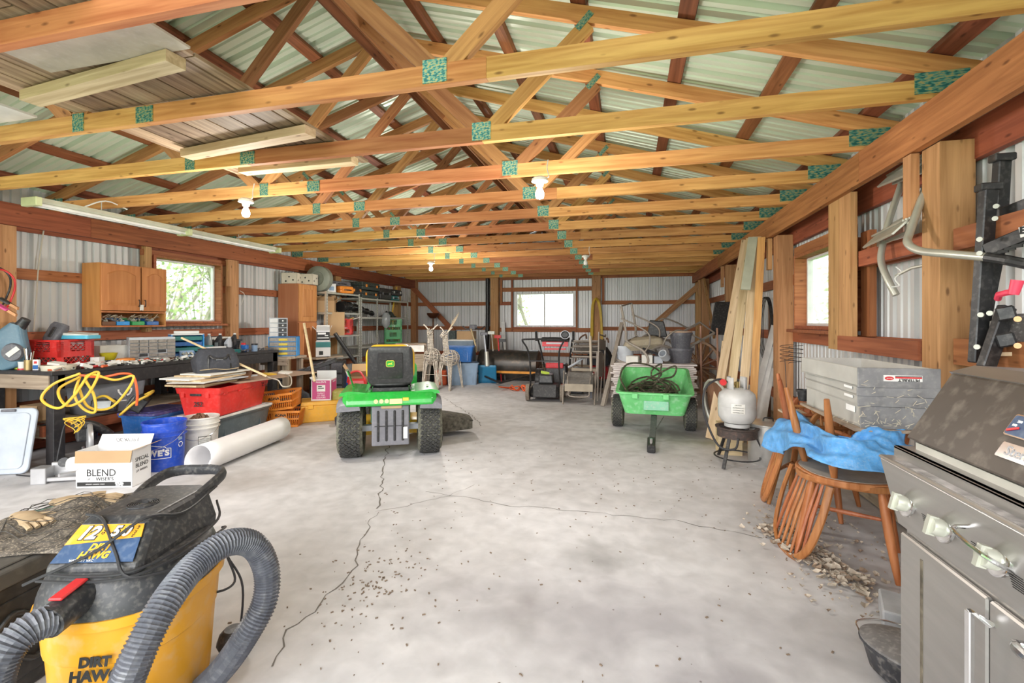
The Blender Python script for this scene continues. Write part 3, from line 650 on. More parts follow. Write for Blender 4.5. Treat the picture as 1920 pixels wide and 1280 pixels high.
# ================================================================ GRILL
M_SS = mat('brushed_steel', (.40, .385, .37), .34, .75, var=.06, scale=4, stretch=(1, 1, 12)); M_HOOD = mat('dusty_hood_enamel', (.075, .06, .05), .5, .3, var=.15, scale=5, dust=.35, dcol=(.33, .29, .25))
M_KNOB = mat('cream_knob', (.56, .56, .49), .25, .3, var=.02); M_DUST = mat('dust_grey', (.33, .31, .31), .8, var=.5, scale=30)
GX, GY = .73, .94
gl = thing('gas_grill', 'stainless steel gas barbecue with dusty dark hood and three cream knobs', 'barbecue', (GX, GY, 0))
YA, YE = -.56, .56
px_ = lambda z: -.054+(.845-z)*.044/.182       # slope of the control panel
MB().b2((.0, YA, .08), (.46, YE-.01, .665)).obj('cabinet', M_SS, gl, bevel=.004)
m = MB(); m.prism([(-.054, .845), (-.010, .663), (.06, .663), (.06, .85)], YE-YA+.02, o=(0, YE+.01, 0), rot=(R(90), 0, 0)); m.obj('control_panel', M_SS, gl, bevel=.004)
MB().b2((-.056, YA-.02, .843), (.0, YE+.012, .851)).obj('front_ledge', M_SS, gl, bevel=.003)
m = MB(); m.b2((-.044, YA, .851), (-.006, YE-.05, .8525)); m.obj('ash_dust', M_DUST, gl)
m = MB(); m.b2((-.022, YA+.02, .80), (-.008, YE+.005, .880)); m.b2((-.022, YA+.02, .872), (.03, YE+.005, .880)); m.b2((.01, YA+.02, .70), (.47, YE, .872)); m.obj('firebox', M_SS, gl, bevel=.002)
M_CREAM = mat('cream_liner', (.62, .60, .54), .5, dust=.2)
MB().b2((.012, YA+.04, .88), (.40, YE-.03, .898)).obj('liner', M_CREAM, gl)
hd = MB(); hp = [(.0, .904), (.105, 1.083), (.16, 1.100), (.26, 1.095), (.38, 1.03), (.44, .92), (.44, .90)]
hd.prism(hp, YE-YA-.02, o=(0, YE-.005, 0), rot=(R(90), 0, 0)); hd.obj('hood', M_HOOD, gl, bevel=.006, seg=2)
m = MB(); m.prism([(.104, 1.085), (.16, 1.103), (.27, 1.098), (.27, 1.092), (.16, 1.094), (.11, 1.078)], YE-YA, o=(0, YE+.002, 0), rot=(R(90), 0, 0)); m.obj('hood_top_trim', M_SS, gl)
hs = math.atan2(.179, .105)
def on_hood(u, v):    # a point of the sloping hood front, local coordinates
    r = ray(u, v); A = Vector((math.sin(hs), 0, -math.cos(hs))); p0 = Vector((GX, 0, .904)); o_ = Vector((0, 0, CAMH)); d = Vector(r)
    t = (p0-o_).dot(A)/d.dot(A); return o_+d*t-Vector((GX, GY, 0))+Vector((-.002, 0, .0015))
def facing(nx, nz):   # rotation of a plate whose normal is (nx, 0, nz), text running towards -Y (read from the aisle)
    n = Vector((nx, 0, nz)).normalized(); x = Vector((0, -1, 0)); y = n.cross(x); return Matrix((x, y, n)).transposed().to_euler()
hrot = facing(-math.sin(hs), math.cos(hs)); prot = facing(-1, .24)
pl = empty('badge', gl); pl.location = on_hood(1935, 862); pl.rotation_euler = hrot
MB().prism(rrect(.15, .034, .003), .004).obj('badge_plate', M_CHROME, pl); text('Sterling', .030, mat('grey_print', (.30, .30, .31), .4, .5), pl, (-.012, 0, .0045), (0, 0, 0), name='badge_lettering')
tg = empty('thermometer', gl); tg.location = on_hood(1930, 806); tg.rotation_euler = hrot
MB().prism(rrect(.085, .05, .006), .004).obj('gauge_frame', M_CHROME, tg); MB().prism(rrect(.077, .044, .005), .006).obj('gauge_face', M_NAVY, tg)
m = MB(); m.box((-.022, -.01, .0075), (.026, .005, .002), rot=(0, 0, .4)); m.obj('gauge_needle', M_RED, tg)
for k in range(5): text(str(100+100*k), .008, M_WHTX, tg, (.026*math.cos(R(170-35*k)), .018*math.sin(R(170-35*k))-.004, .0065), (0, 0, 0), name='gauge_lettering')
for u, v in ((1703, 946), (1774, 992), (1878, 1052)):
    p = FX(u, v, .70); lz = p.z
    kb = empty('knob', gl); kb.location = (px_(lz), p.y-GY, lz); kb.rotation_euler = prot
    MB().lathe([(.0, 0), (.031, 0), (.031, .006), (.026, .009), (0, .009)], 28).obj('bezel', M_CHROME, kb, smooth=True)
    m = MB(); m.lathe([(.022, .009), (.0235, .02), (.020, .032), (0, .034)], 24, sy=.9); m.box((0, 0, .03), (.012, .044, .018)); m.obj('grip', M_KNOB, kb, smooth=True)
for u, v in ((1737, 968), (1836, 1022), (1905, 1078)):
    q = FX(u, v, .70); m = MB()
    for j in range(7): m.box((px_(q.z-.005*j)-.0006, q.y-GY, q.z-.005*j), (.0008, .035, .0014), rot=(0, R(-12), 0))
    o = m.obj('fine_print', M_BLTX, gl); o['kind'] = 'stuff'
p = FX(1832, 1000, .67); m = MB(); m.tube([(-.03, p.y-GY+.06, .79), (-.07, p.y-GY+.055, .785), (-.075, p.y-GY-.04, .775), (-.03, p.y-GY-.045, .75)], .0045, 8, smooth=3); m.obj('lighter_handle', M_CHROME, gl, smooth=True)
dy = FX(1856, 1150, .72).y-GY
for a, b in ((dy+.003, YE-.01), (YA+.006, dy-.003)):
    d_ = MB().b2((-.014, a, .10), (0, b, .650)).obj('door', M_SS, gl, bevel=.004)
    if a > dy:
        q = FX(1812, 1160, .68); m = MB(); m.tube([(-.014, q.y-GY-.015, q.z), (-.045, q.y-GY, q.z+.02), (-.045, q.y-GY, q.z-.28), (-.014, q.y-GY-.015, q.z-.30)], .009, 4); m.obj('handle', M_CHROME, d_, bevel=.002)
        m = MB(); m.box((-.0145, FX(1728, 1100, .716).y-GY, .44), (.001, .010, .36)); m.obj('rust_streak', mat('grime', (.13, .11, .08), .9, var=.5, scale=40), d_)
    else:
        q = FX(1900, 1215, .68); m = MB(); m.tube([(-.014, q.y-GY+.01, q.z), (-.045, q.y-GY, q.z), (-.045, q.y-GY-.16, q.z), (-.014, q.y-GY-.17, q.z)], .009, 8, smooth=3); m.obj('handle', M_CHROME, d_, smooth=True)
for sx in (.06, .40):
    for sy in (YA+.06, YE-.06):
        m = MB(); m.cyl((sx-.015, sy, .03), (sx+.015, sy, .03), .03, n=14); m.box((sx, sy, .065), (.04, .02, .035)); m.obj('caster', M_BLACK, gl, smooth=True)
# ================================================================ WINDSOR CHAIRS, stacked seat to seat
W_CHAIR = wood('chair_wood', (.30, .10, .03), (.46, .19, .07), rv=.1, knots=False, rough=.4, along='Z'); W_CHD = mat('dusty_seat', (.44, .38, .31), .75, var=.15, dust=.6, scale=9, dcol=(.54, .49, .43))
def windsor(label, loc, rot, group='wooden spindle back chairs stacked by the wall', bh=.42, sh=.40):
    t = thing('spindle_back_chair', label, 'chair', loc, 0, group, rot=rot)
    sp_ = []
    for i in range(28):
        a = 2*PI*i/28; x = .23*math.copysign(abs(math.cos(a))**.75, math.cos(a)); y = .215*math.copysign(abs(math.sin(a))**.8, math.sin(a))
        if y > 0: x *= 1-.12*(y/.215)
        sp_.append((x, y))
    m = MB(); m.prism(sp_, .034, o=(0, 0, sh)); s_ = m.obj('seat', W_CHAIR, t, bevel=.008, seg=2)
    MB().prism([(x*.93, y*.93) for x, y in sp_], .002, o=(0, 0, sh-.002)).obj('seat_dust', W_CHD, s_); MB().prism([(x*.93, y*.93) for x, y in sp_], .002, o=(0, 0, sh+.034)).obj('seat_dust', W_CHD, s_)
    ft = []
    for sx in (-1, 1):
        for sy in (-1, 1):
            a, b = Vector((sx*.14, sy*.13, sh+.004)), Vector((sx*.205, sy*.20, 0)); ft.append((a, b))
            m = MB(); m.tube([a, a.lerp(b, .15), a.lerp(b, .5), a.lerp(b, .8), b], lambda q: .014+.007*math.sin(PI*min(1, q*1.15)) if q < .9 else .012, 10); m.obj('leg', W_CHAIR, t, smooth=True)
    for sx in (-1, 1):
        m = MB(); m.tube([(sx*.170, -.163, .22), (sx*.172, 0, .22), (sx*.170, .163, .22)], lambda q: .008+.005*math.sin(PI*q), 8); m.obj('stretcher', W_CHAIR, t, smooth=True)
    m = MB(); m.tube([(-.17, 0, .22), (0, 0, .22), (.17, 0, .22)], lambda q: .008+.005*math.sin(PI*q), 8); m.obj('stretcher', W_CHAIR, t, smooth=True)
    z0 = sh+.03; yb = lambda z: .175+.30*(z-z0)
    bow = [(-.19, yb(z0), z0), (-.20, yb(z0+bh*.4), z0+bh*.4), (-.17, yb(z0+bh*.8), z0+bh*.8), (-.08, yb(z0+bh), z0+bh), (.08, yb(z0+bh), z0+bh), (.17, yb(z0+bh*.8), z0+bh*.8), (.20, yb(z0+bh*.4), z0+bh*.4), (.19, yb(z0), z0)]
    m = MB(); m.tube(bow, .012, 8, smooth=5, flat=1.5); m.obj('back_bow', W_CHAIR, t, smooth=True)
    for k in range(7):
        x = -.135+.045*k; zt = z0+bh*(.985-.10*(abs(x)/.135)**2.5)
        m = MB(); m.tube([(x*.85, yb(z0)-.01, z0), (x*.95, yb((z0+zt)/2), (z0+zt)/2), (x*1.05, yb(zt), zt)], lambda q: .006+.005*math.sin(PI*q), 7); m.obj('spindle', W_CHAIR, t, smooth=True)
    return t
windsor('upright wooden spindle back chair under the upside-down one beside the barbecue', (1.11, 2.80, 0), (0, 0, R(-25)), bh=.28)
windsor('upside-down wooden chair with its spindle back hanging beside the barbecue', (1.10, 2.80, .842), (0, PI, R(98)), bh=.40)
windsor('upright wooden chair of the stacked pair beside the stock pot', (1.19, 3.50, 0), (0, 0, R(-35)), bh=.28)
windsor('upside-down wooden chair resting on the pair nearest the stock pot', (1.19, 3.50, .842), (0, PI, R(76)), bh=.40)
# grey board under the trays, trays, small pot
M_TRAY = mat('galvanised_tray', (.50, .49, .46), .5, .2, var=.12, scale=6, dust=.45, dcol=(.46, .44, .41)); M_TRAYF = mat('grey_tray_front', (.27, .27, .28), .42, .3, var=.25, scale=9, dust=.35, dcol=(.5, .48, .45))
bd = board('sheet_board', (1.20, 2.45, .726), (1.20, 3.15, .726), .40, .014, W_GREY); tag(bd, 'grey weathered board laid over the chair legs beneath the trays', 'board')
bd = board('plank', tuple(DZ(1478, 768, 3.2)), tuple(DZ(1588, 828, 2.62)), .14, .012, W_GREY); tag(bd, 'narrow dusty plank sloping across the blue tarpaulin', 'plank')
def tray(z0, h, x0, x1, y0, y1, label, open_=True, sticker=False):
    t = thing('tray', label, 'tray', ((x0+x1)/2, (y0+y1)/2, z0), R(rnd.uniform(-2, 2)), 'grey metal trays stacked by the chairs'); w_, d = (x1-x0)/2, (y1-y0)/2
    m = MB(); m.b2((-w_, -d, 0), (w_, d, .006)); m.obj('base', M_TRAY, t)
    for a, b, mm in (((-w_, -d, 0), (-w_+.006, d, h), M_TRAY), ((w_-.006, -d, 0), (w_, d, h), M_TRAY), ((-w_, d-.006, 0), (w_, d, h), M_TRAY), ((-w_-.004, -d-.008, -.002), (w_+.004, -d, h+.003), M_TRAYF)):
        MB().b2(a, b).obj('side', mm, t, bevel=.002)
    if sticker:
        st = MB().b2((-.06, -d-.0095, h*.34), (.09, -d-.008, h*.66)).obj('sticker', M_WHITE, t); m = MB(); m.b2((-.015, -d-.0105, h*.5), (.088, -d-.009, h*.58)); m.obj('red_band', M_RED, t); m = MB(); m.b2((-.015, -d-.0105, h*.59), (.088, -d-.009, h*.63)); m.obj('black_band', M_BLTX, t)
        text('PETERBILT', .0155, M_BLTX, t, (.038, -d-.0105, h*.42), (R(90), R(180), 0), name='sticker_lettering', sx=1.15, bold=.0004)
        q = MB(); q.prism([(.018*math.cos(a), .008*math.sin(a)) for a in [i*PI/8 for i in range(16)]], .001, o=(-.038, -d-.0095, h*.5), rot=(R(90), 0, 0)); q.obj('red_oval', M_RED, t); text('Peterbilt', .0065, M_WHTX, t, (-.038, -d-.0108, h*.5), (R(90), R(180), 0), name='sticker_lettering')
    else: MB().b2((-w_-.0075, -d+.04, h*.62), (-w_-.004, -d+.12, h*.9)).obj('sticker', M_WHTX, t)
    return t
tray(.735, .10, 1.02, 1.32, 2.47, 3.08, 'tall grey metal tray at the bottom of the tray stack')
tray(.836, .045, 1.015, 1.33, 2.46, 3.10, 'shallow grey metal tray, second from the bottom of the stack')
tray(.882, .04, 1.015, 1.335, 2.455, 3.12, 'shallow grey metal tray directly beneath the topmost one')
tray(.923, .085, 1.00, 1.315, 2.45, 3.10, 'deep open grey tray with red striped sticker, topmost of the stack', sticker=True)
p = DZ(1507, 751, 2.95); t = thing('plant_pot', 'small black plastic plant pot on the plank beside the trays', 'pot', p)
MB().lathe([(.0, 0), (.028, 0), (.036, .055), (.042, .056), (.043, .07), (.038, .07), (.032, .01), (0, .01)], 20).obj('pot_body', M_BLACK, t, smooth=True)
# blue tarpaulin: crumpled sheet draped across the legs of the upturned chairs
M_TARP = mat('blue_tarpaulin', (.10, .34, .70), .5, var=.2, scale=22, dust=.35, dcol=(.36, .48, .62), bump=.8)
def tarp():
    # a strip sagging between chair legs, running along Y then X, with folds
    sp1 = catmull([DZ(1492, 786, 3.0), DZ(1505, 795, 2.75), DZ(1530, 815, 2.45), DZ(1580, 835, 2.18), DZ(1635, 825, 2.12), DZ(1690, 822, 2.12)], 12)
    r = random.Random(5); n = len(sp1)-1; m = MB()
    def fn(u, v):
        i = min(int(u*n), n-1); p = sp1[i].lerp(sp1[i+1], u*n-i); d = (sp1[i+1]-sp1[i]).normalized(); side = Vector((d.y, -d.x, 0)).normalized()
        w_ = .14+.05*math.sin(u*9+1)+.02*math.sin(u*23); a = (v-.5)*2
        drop = abs(a)**1.6*(.15+.06*math.sin(u*7+.6))
        fold = .012*math.sin(a*9+u*8)+.009*math.sin(a*15-u*11+2)+.008*math.sin(u*17+a*6)+.003*math.sin(u*61+a*17)
        return p+side*(a*w_*-1+fold*.8)+Vector((0, 0, -drop+.04+fold))
    m.grid(fn, 110, 40); o = m.obj('tarpaulin', M_TARP, None, smooth=True, thick=.002); tag(o, 'crumpled blue tarpaulin draped over the legs of the upturned chairs', 'tarpaulin')
    return o
tarp()
# leaf litter
M_LEAF1 = mat('dead_leaf', (.34, .25, .18), .9, var=.4, scale=20); M_LEAF2 = mat('pale_dead_leaf', (.50, .43, .35), .9, var=.3, scale=20)
r5 = random.Random(3)
for nm, mm, n in (('leaf_litter', M_LEAF1, 230), ('leaf_litter', M_LEAF2, 420)):
    m = MB()
    for k in range(n):
        t_ = r5.random(); c = Vector((.80+.22*t_, 3.02-.60*t_, 0))+Vector((r5.gauss(0, .055), r5.gauss(0, .07), 0)); c.z = .01+abs(r5.gauss(0, .012)); s_ = r5.uniform(.008, .028); a = r5.uniform(0, 6)
        if r5.random() < .3: c = Vector((r5.uniform(.7, 1.35), r5.uniform(2.2, 3.4), .006)); s_ *= .5
        pts = []
        for i in range(6): q = a+i*PI/3; rr = s_*r5.uniform(.55, 1.2); pts.append(c+Vector((math.cos(q)*rr, math.sin(q)*rr*.8, r5.uniform(-.2, .8)*rr+.006)))
        m.add([c]+pts, [(0, 1+i, 1+(i+1) % 6) for i in range(6)])
    o = m.obj(nm, mm); tag(o, 'brown dead leaves swept into a heap by the chair legs' if mm is M_LEAF1 else 'pale dry leaves and dust swept into a heap by the chair legs', 'leaves', kind='stuff')
m = MB(); r5 = random.Random(9)
for k in range(420):
    c = Vector((r5.uniform(-1.7, 1.2), r5.uniform(1.4, 4.5), .002)); s_ = r5.uniform(.002, .007)
    if k < 150: c = Vector((-1.15+r5.gauss(0, .12), 1.95+r5.gauss(0, .2), .002))
    m.box(c, (s_*2, s_, .003), rot=(0, 0, r5.uniform(0, 3)))
o = m.obj('floor_debris', mat('crumbs', (.20, .15, .11), .9)); tag(o, 'dark crumbs and flakes scattered over the concrete floor', 'debris', kind='stuff')
# concrete block, cast iron roaster
p = FZ(1648, 1150, 0); t = MB().box((0, 0, .045), (.22, .19, .09)).obj('paving_block', mat('block_stone', (.42, .43, .45), .9, var=.2, scale=9, bump=.5), bevel=.006); t.location = (1.10, 2.18, 0); t.rotation_euler = (0, 0, R(-20)); tag(t, 'rectangular grey paving block behind the oval cast iron pot', 'block')
t = thing('roasting_pot', 'oval cast iron roasting pot with lid and wire handle beside the barbecue', 'pot', (.95, 1.84, 0), R(-38))
M_IRON = mat('cast_iron', (.06, .06, .068), .5, .4, var=.2, dust=.35, scale=10); M_IROL = mat('dusty_iron_lid', (.20, .19, .19), .6, .2, var=.25, dust=.4, scale=12)
MB().lathe([(.0, .004), (.10, .004), (.118, .02), (.135, .095), (.142, .10), (.142, .108), (0, .108)], 32, sx=1.25, sy=.85).obj('pot_body', M_IRON, t, smooth=True)
MB().lathe([(.140, .108), (.140, .116), (.11, .128), (.06, .138), (0, .141)], 32, sx=1.25, sy=.85).obj('pot_lid', M_IROL, t, smooth=True)
m = MB(); m.tube([(-.05, 0, .137), (-.04, 0, .165), (.04, 0, .165), (.05, 0, .137)], .008, 8, smooth=4); m.obj('lid_handle', M_IRON, t, smooth=True)
m = MB(); m.tube([(-.178, 0, .10), (-.19, .03, .12), (-.12, .115, .118), (0, .13, .116), (.12, .115, .118), (.19, .03, .12), (.178, 0, .10)], .003, 6, smooth=6); m.obj('bail_handle', M_CHROME, t, smooth=True)
# ================================================================ LEFT SIDE: bench, cabinets, bins
def cmat(name, col, rough=.5, dust=0, **k): return mat(name, col, rough, dust=dust, **k)
M_BENCH = cmat('black_bench_paint', (.028, .026, .028), .5, .35, scale=5, dcol=(.10, .09, .085)); M_CARD = cmat('cardboard', (.46, .30, .16), .85, var=.08, scale=4); M_CARDW = cmat('white_carton', (.80, .80, .80), .6, var=.03)
M_BLUE = cmat('blue_plastic', (.02, .13, .42), .35, .12); M_BLUB = cmat('bright_blue_plastic', (.02, .28, .70), .4, .1); M_LBLUE = cmat('pale_blue_plastic', (.26, .38, .56), .4, .1); M_SKY = cmat('sky_blue_plastic', (.10, .50, .70), .4)
M_GREY = cmat('grey_plastic', (.13, .145, .16), .4, .12); M_DGREY = cmat('dark_grey_plastic', (.12, .12, .14), .45, .15); M_LGREY = cmat('light_grey_plastic', (.52, .55, .60), .45, .1)
M_GRN = cmat('green_plastic', (.03, .34, .09), .4, .1); M_ORG = cmat('orange_plastic', (.78, .26, .03), .45, .1); M_ORANGE = cmat('orange_rubber', (.80, .13, .03), .5); M_YELC = cmat('yellow_cord', (.78, .50, .05), .5)
M_REDC = cmat('red_crate_plastic', (.72, .035, .03), .38, .08); M_NYL = cmat('dark_nylon', (.045, .048, .06), .8, .2, dcol=(.16, .16, .17)); M_TEAL = cmat('teal_plastic', (.03, .20, .20), .45); M_CLEAR = cmat('clear_plastic', (.62, .66, .68), .2); M_CLEAR.node_tree.nodes['Principled BSDF'].inputs['Transmission Weight'].default_value = .6
M_BROWN = cmat('brown_board', (.16, .07, .035), .6); M_RUSTY = cmat('rusty_steel', (.16, .08, .045), .75, var=.4, scale=14); M_TAN = cmat('tan_paint', (.42, .34, .24), .6)
M_LIME = cmat('lime_plastic', (.55, .72, .08), .5); M_PINK = cmat('pink_carton', (.52, .06, .20), .5, var=.04); M_PAPER = cmat('paper', (.78, .77, .72), .8)
def bench(name, label, y0, y1, xf, z, group='black painted workbenches along the wall'):
    t = thing(name, label, 'workbench', (xf, y0, 0), 0, group); L = y1-y0; w_ = xf-(XL+.05)
    MB().b2((-w_, 0, z-.03), (0, L, z)).obj('worktop', M_BENCH, t, bevel=.003)
    MB().b2((-.05, .05, z-.15), (-.01, L-.02, z-.03)).obj('apron', M_BENCH, t, bevel=.002); MB().b2((-w_, .01, z-.15), (-.05, .05, z-.03)).obj('apron', W_GREY, t)
    for y in (.02, L-.10):
        MB().b2((-.10, y, 0), (-.01, y+.085, z-.03)).obj('leg', M_BENCH, t, bevel=.003); MB().b2((-w_+.01, y, 0), (-w_+.10, y+.085, z-.03)).obj('leg', M_BENCH, t, bevel=.003)
    board('lower_rail', (-w_+.05, .06, .28), (-.02, .06, .28), .06, .09, W_GREY, t)
    board('lower_rail', (-.12, 0, .30), (-.12, L, .30), .038, .089, W_BEAML, t); board('lower_rail', (-w_+.1, 0, .30), (-w_+.1, L, .30), .038, .089, W_BEAML, t)
    board('lower_shelf', (-w_/2-.05, .1, .355), (-w_/2-.05, L-.02, .355), w_-.16, .016, W_GREY, t)
    return t
BX, BZ = -4.62, .80
bench('workbench', 'long black workbench with pale end, nearest the open doorway', 2.83, 4.45, BX, BZ); bench('workbench', 'further black workbench with dark opening below, before the tall oak cabinet', 4.50, 5.42, BX, BZ+.03)
B1 = lambda u, v, z=BZ: FZ(u, v, z)
def onb(u, v, z=BZ):
    p = FZ(u, v, z); p.x = min(max(p.x, XL+.12), BX-.04); p.y = min(max(p.y, 2.88), 5.38); return p
# helpers for containers
def tote(label, loc, w_, d, h, m_, rz=0, lid=None, taper=.88, name='storage_tote', group=None, rim=.012, fill=False, rot=None):
    t = thing(name, label, 'tote', loc, rz, group, rot=rot); b = MB()
    def rr(k, z, dw=0): return [Vector((x, y, z)) for x, y in rrect(w_*k+dw, d*k+dw, .04, 3)]
    b.loft([rr(taper, 0), rr(1, h), rr(1, h, rim*2), rr(1, h-.02, rim*2), rr(1, h-.02, .002)], caps=False)
    b.loft([rr(taper, .004, -.006), rr(1, h, -.006)], caps=False); b.add(rr(taper, .003), [tuple(range(16))[::-1]]); b.add(rr(taper, .006), [tuple(range(16))]); b.obj('bin', m_, t, smooth=True)
    for sx in (-.3, .3): MB().box((sx*w_, -d/2*(1+taper)/2, h*.5), (.012, .014, h*.8), rot=(-math.atan((1-taper)*d/2/h), 0, 0)).obj('rib', m_, t)
    if lid:
        q = MB(); q.prism(rrect(w_+.04, d+.04, .045, 3), .022, o=(0, 0, h-.004)); q.prism(rrect(w_-.05, d-.05, .04, 3), .008, o=(0, 0, h+.017)); q.obj('lid', lid, t, bevel=.004)
    return t
def lattice(m, o, ux, uz, w_, h, n, r=.0035, band=(.0, 1.)):
    """diagonal bars inside a rectangle o + ux*[0,w] + uz*[band]"""
    z0, z1 = h*band[0], h*band[1]; hh = z1-z0
    for k in range(-n, n+1):
        for s_ in (1, -1):
            a = Vector((w_*k/n, 0)); pts = []
            x0, x1 = w_*k/n, w_*k/n+hh
            if s_ < 0: x0, x1 = x1, x0
            y0, y1 = 0., hh
            def clip(xa, ya, xb, yb):
                if xa > xb: xa, ya, xb, yb = xb, yb, xa, ya
                if xb <= 0 or xa >= w_: return None
                if xa < 0: ya += (yb-ya)*(-xa)/(xb-xa); xa = 0
                if xb > w_: yb = ya+(yb-ya)*(w_-xa)/(xb-xa); xb = w_
                return xa, ya, xb, yb
            c = clip(x0, y0, x1, y1)
            if c and abs(c[2]-c[0]) > .01: m.bar(o+ux*c[0]+uz*(z0+c[1]), o+ux*c[2]+uz*(z0+c[3]), r*1.3, r)
def crate(label, loc, m_, w_=.33, h=.27, rz=0, group=None, lettering=None, solid_top=.35, rot=None):
    t = thing('milk_crate', label, 'crate', loc, rz, group, rot=rot); a = w_/2; X, Y, Z = Vector((1, 0, 0)), Vector((0, 1, 0)), Vector((0, 0, 1)); T = .008
    for o, u in ((Vector((-a, -a, 0)), X), (Vector((-a, a, 0)), X), (Vector((-a, -a, 0)), Y), (Vector((a, -a, 0)), Y)):
        m = MB(); n_ = u.cross(Z)
        def strip(x0, x1, z0, z1, k=1):
            c = o+u*((x0+x1)/2)+Z*((z0+z1)/2); m.box(c, (abs(u.x)*(x1-x0)+abs(n_.x)*T*k, abs(u.y)*(x1-x0)+abs(n_.y)*T*k, z1-z0))
        strip(0, .03, 0, h); strip(w_-.03, w_, 0, h); strip(0, w_, 0, .03); strip(0, w_, h-.02, h, 1.8); strip(0, w_, h*.36, h*.56)
        strip(0, w_*.28, h*.56, h); strip(w_*.72, w_, h*.56, h)
        for zz in (h*.62, h*.70, h*.78, h*.86): strip(0, w_, zz, zz+.004, 1.6)
        lattice(m, o, u, Z, w_, h, 7, band=(.11, .36)); lattice(m, o, u, Z, w_, h, 7, band=(.56, .8)); m.obj('side', m_, t)
    m = MB(); m.box((0, 0, .004), (w_, w_, .008)); m.obj('base', m_, t)
    if lettering: text(lettering, .055, M_WHTX, t, (0, -a-.006, h*.46), FRONT, shear=.2)
    return t
def carton(label, loc, w_, d, h, m_, rz=0, flaps=(1, 1, 1, 1), inner=None, group=None, name='carton', lid=False, cat='box'):
    t = thing(name, label, cat, loc, rz, group); T = .004
    for a, b in (((-w_/2, -d/2, 0), (w_/2, -d/2+T, h)), ((-w_/2, d/2-T, 0), (w_/2, d/2, h)), ((-w_/2, -d/2, 0), (-w_/2+T, d/2, h)), ((w_/2-T, -d/2, 0), (w_/2, d/2, h))): MB().b2(a, b).obj('side', m_, t)
    MB().b2((-w_/2, -d/2, 0), (w_/2, d/2, T)).obj('base', m_, t)
    if lid: MB().b2((-w_/2, -d/2, h-.002), (w_/2, d/2, h+.003)).obj('lid', m_, t)
    else:
        fm = inner or m_
        for k, (f, o, ax) in enumerate(zip(flaps, ((0, -d/2, h), (0, d/2, h), (-w_/2, 0, h), (w_/2, 0, h)), 'xxyy')):
            if not f: continue
            L = min(w_, d)*.45; e = Vector((0, -1, 0)) if k == 0 else Vector((0, 1, 0)) if k == 1 else Vector((-1, 0, 0)) if k == 2 else Vector((1, 0, 0))
            dirv = (e*math.cos(f)+Vector((0, 0, 1))*math.sin(f)); o = Vector(o); u = Vector((1, 0, 0)) if ax == 'x' else Vector((0, 1, 0)); hw = (w_ if ax == 'x' else d)/2
            q = MB(); q.add([o-u*hw, o+u*hw, o+u*hw*.97+dirv*L, o-u*hw*.97+dirv*L], [(0, 1, 2, 3)]); q.obj('flap', fm, t, thick=.004)
    return t
def bucket(label, loc, m_, r0=.13, r1=.15, h=.36, rz=0, name='bucket', label_m=None):
    t = thing(name, label, 'bucket', loc, rz)
    MB().lathe([(.0, .003), (r0, 0), (r1*.965, h*.72), (r1*1.05, h*.725), (r1*1.05, h*.745), (r1*.975, h*.75), (r1*.98, h*.82), (r1*1.05, h*.825), (r1*1.05, h*.84), (r1*.985, h*.845), (r1, h*.97), (r1*1.04, h*.972), (r1*1.03, h), (r1*.96, h), (r0*.97, .008), (0, .008)], 32, caps=False).obj('body', m_, t, smooth=True)
    q = MB(); q.tube([(-r1*1.06, 0, h*.79), (-r1*.9, -r1*.75, h*.62), (0, -r1*1.16, h*.48), (r1*.9, -r1*.75, h*.62), (r1*1.06, 0, h*.79)], .0022, 6, smooth=6); q.obj('bail', M_CHROME, t, smooth=True); return t
def arrows(t, loc, rot, s_=.045):
    e = empty('recycling_mark', t); e.location = loc; e.rotation_euler = rot; q = MB()
    for k in range(3):
        a0 = R(90+120*k); P = [(math.cos(a0+R(x))*s_, math.sin(a0+R(x))*s_) for x in (-48, -20, 20, 38)]
        for (xa, ya), (xb, yb) in zip(P, P[1:]): q.bar((xa, ya, 0), (xb, yb, 0), s_*.28, .001)
        x, y = P[-1]; a = a0+R(128); q.add([(x+math.cos(a)*s_*.45, y+math.sin(a)*s_*.45, .0005), (x+math.cos(a+PI/2)*s_*.32, y+math.sin(a+PI/2)*s_*.32, .0005), (x-math.cos(a+PI/2)*s_*.32, y-math.sin(a+PI/2)*s_*.32, .0005)], [(0, 1, 2)])
    q.obj('arrow_print', M_WHTX, e)
# ---- carton SPECIAL BLEND
c1 = Vector((-3.87, 2.56, 0)); rz = math.atan2(.12, .40)
t = blend = carton('white liquor carton with open flaps and black lettering on the floor by the bench leg', (-3.76, 2.70, 0), .40, .19, .27, M_CARDW, rz, (-1.42, 0, 0, .35), inner=M_CARD)
text('BLEND', .072, M_BLTX, t, (-.02, -.0965, .108), FRONT, sx=.95); text("WISER'S", .036, M_BLTX, t, (.005, -.0965, .064), FRONT); text('J.P.', .016, M_BLTX, t, (-.105, -.0965, .064), FRONT)
MB().b2((-.19, -.0965, .012), (.19, -.0950, .042)).obj('black_band', M_BLTX, t); text('SPECIAL', .017, M_WHTX, t, (.11, -.0975, .034), FRONT, bold=.0008); text('BLEND', .017, M_WHTX, t, (.11, -.0975, .021), FRONT, bold=.0008); text('IMPORTED  CANADIAN  WHISKY', .009, M_WHTX, t, (-.06, -.0975, .027), FRONT)
SIDE = (R(90), 0, R(90)); text('SPECIAL', .040, M_BLTX, t, (.201, 0, .19), SIDE, sx=.95); text('BLEND', .042, M_BLTX, t, (.201, 0, .145), SIDE); text("J.P. WISER'S", .022, M_BLTX, t, (.201, 0, .105), SIDE)
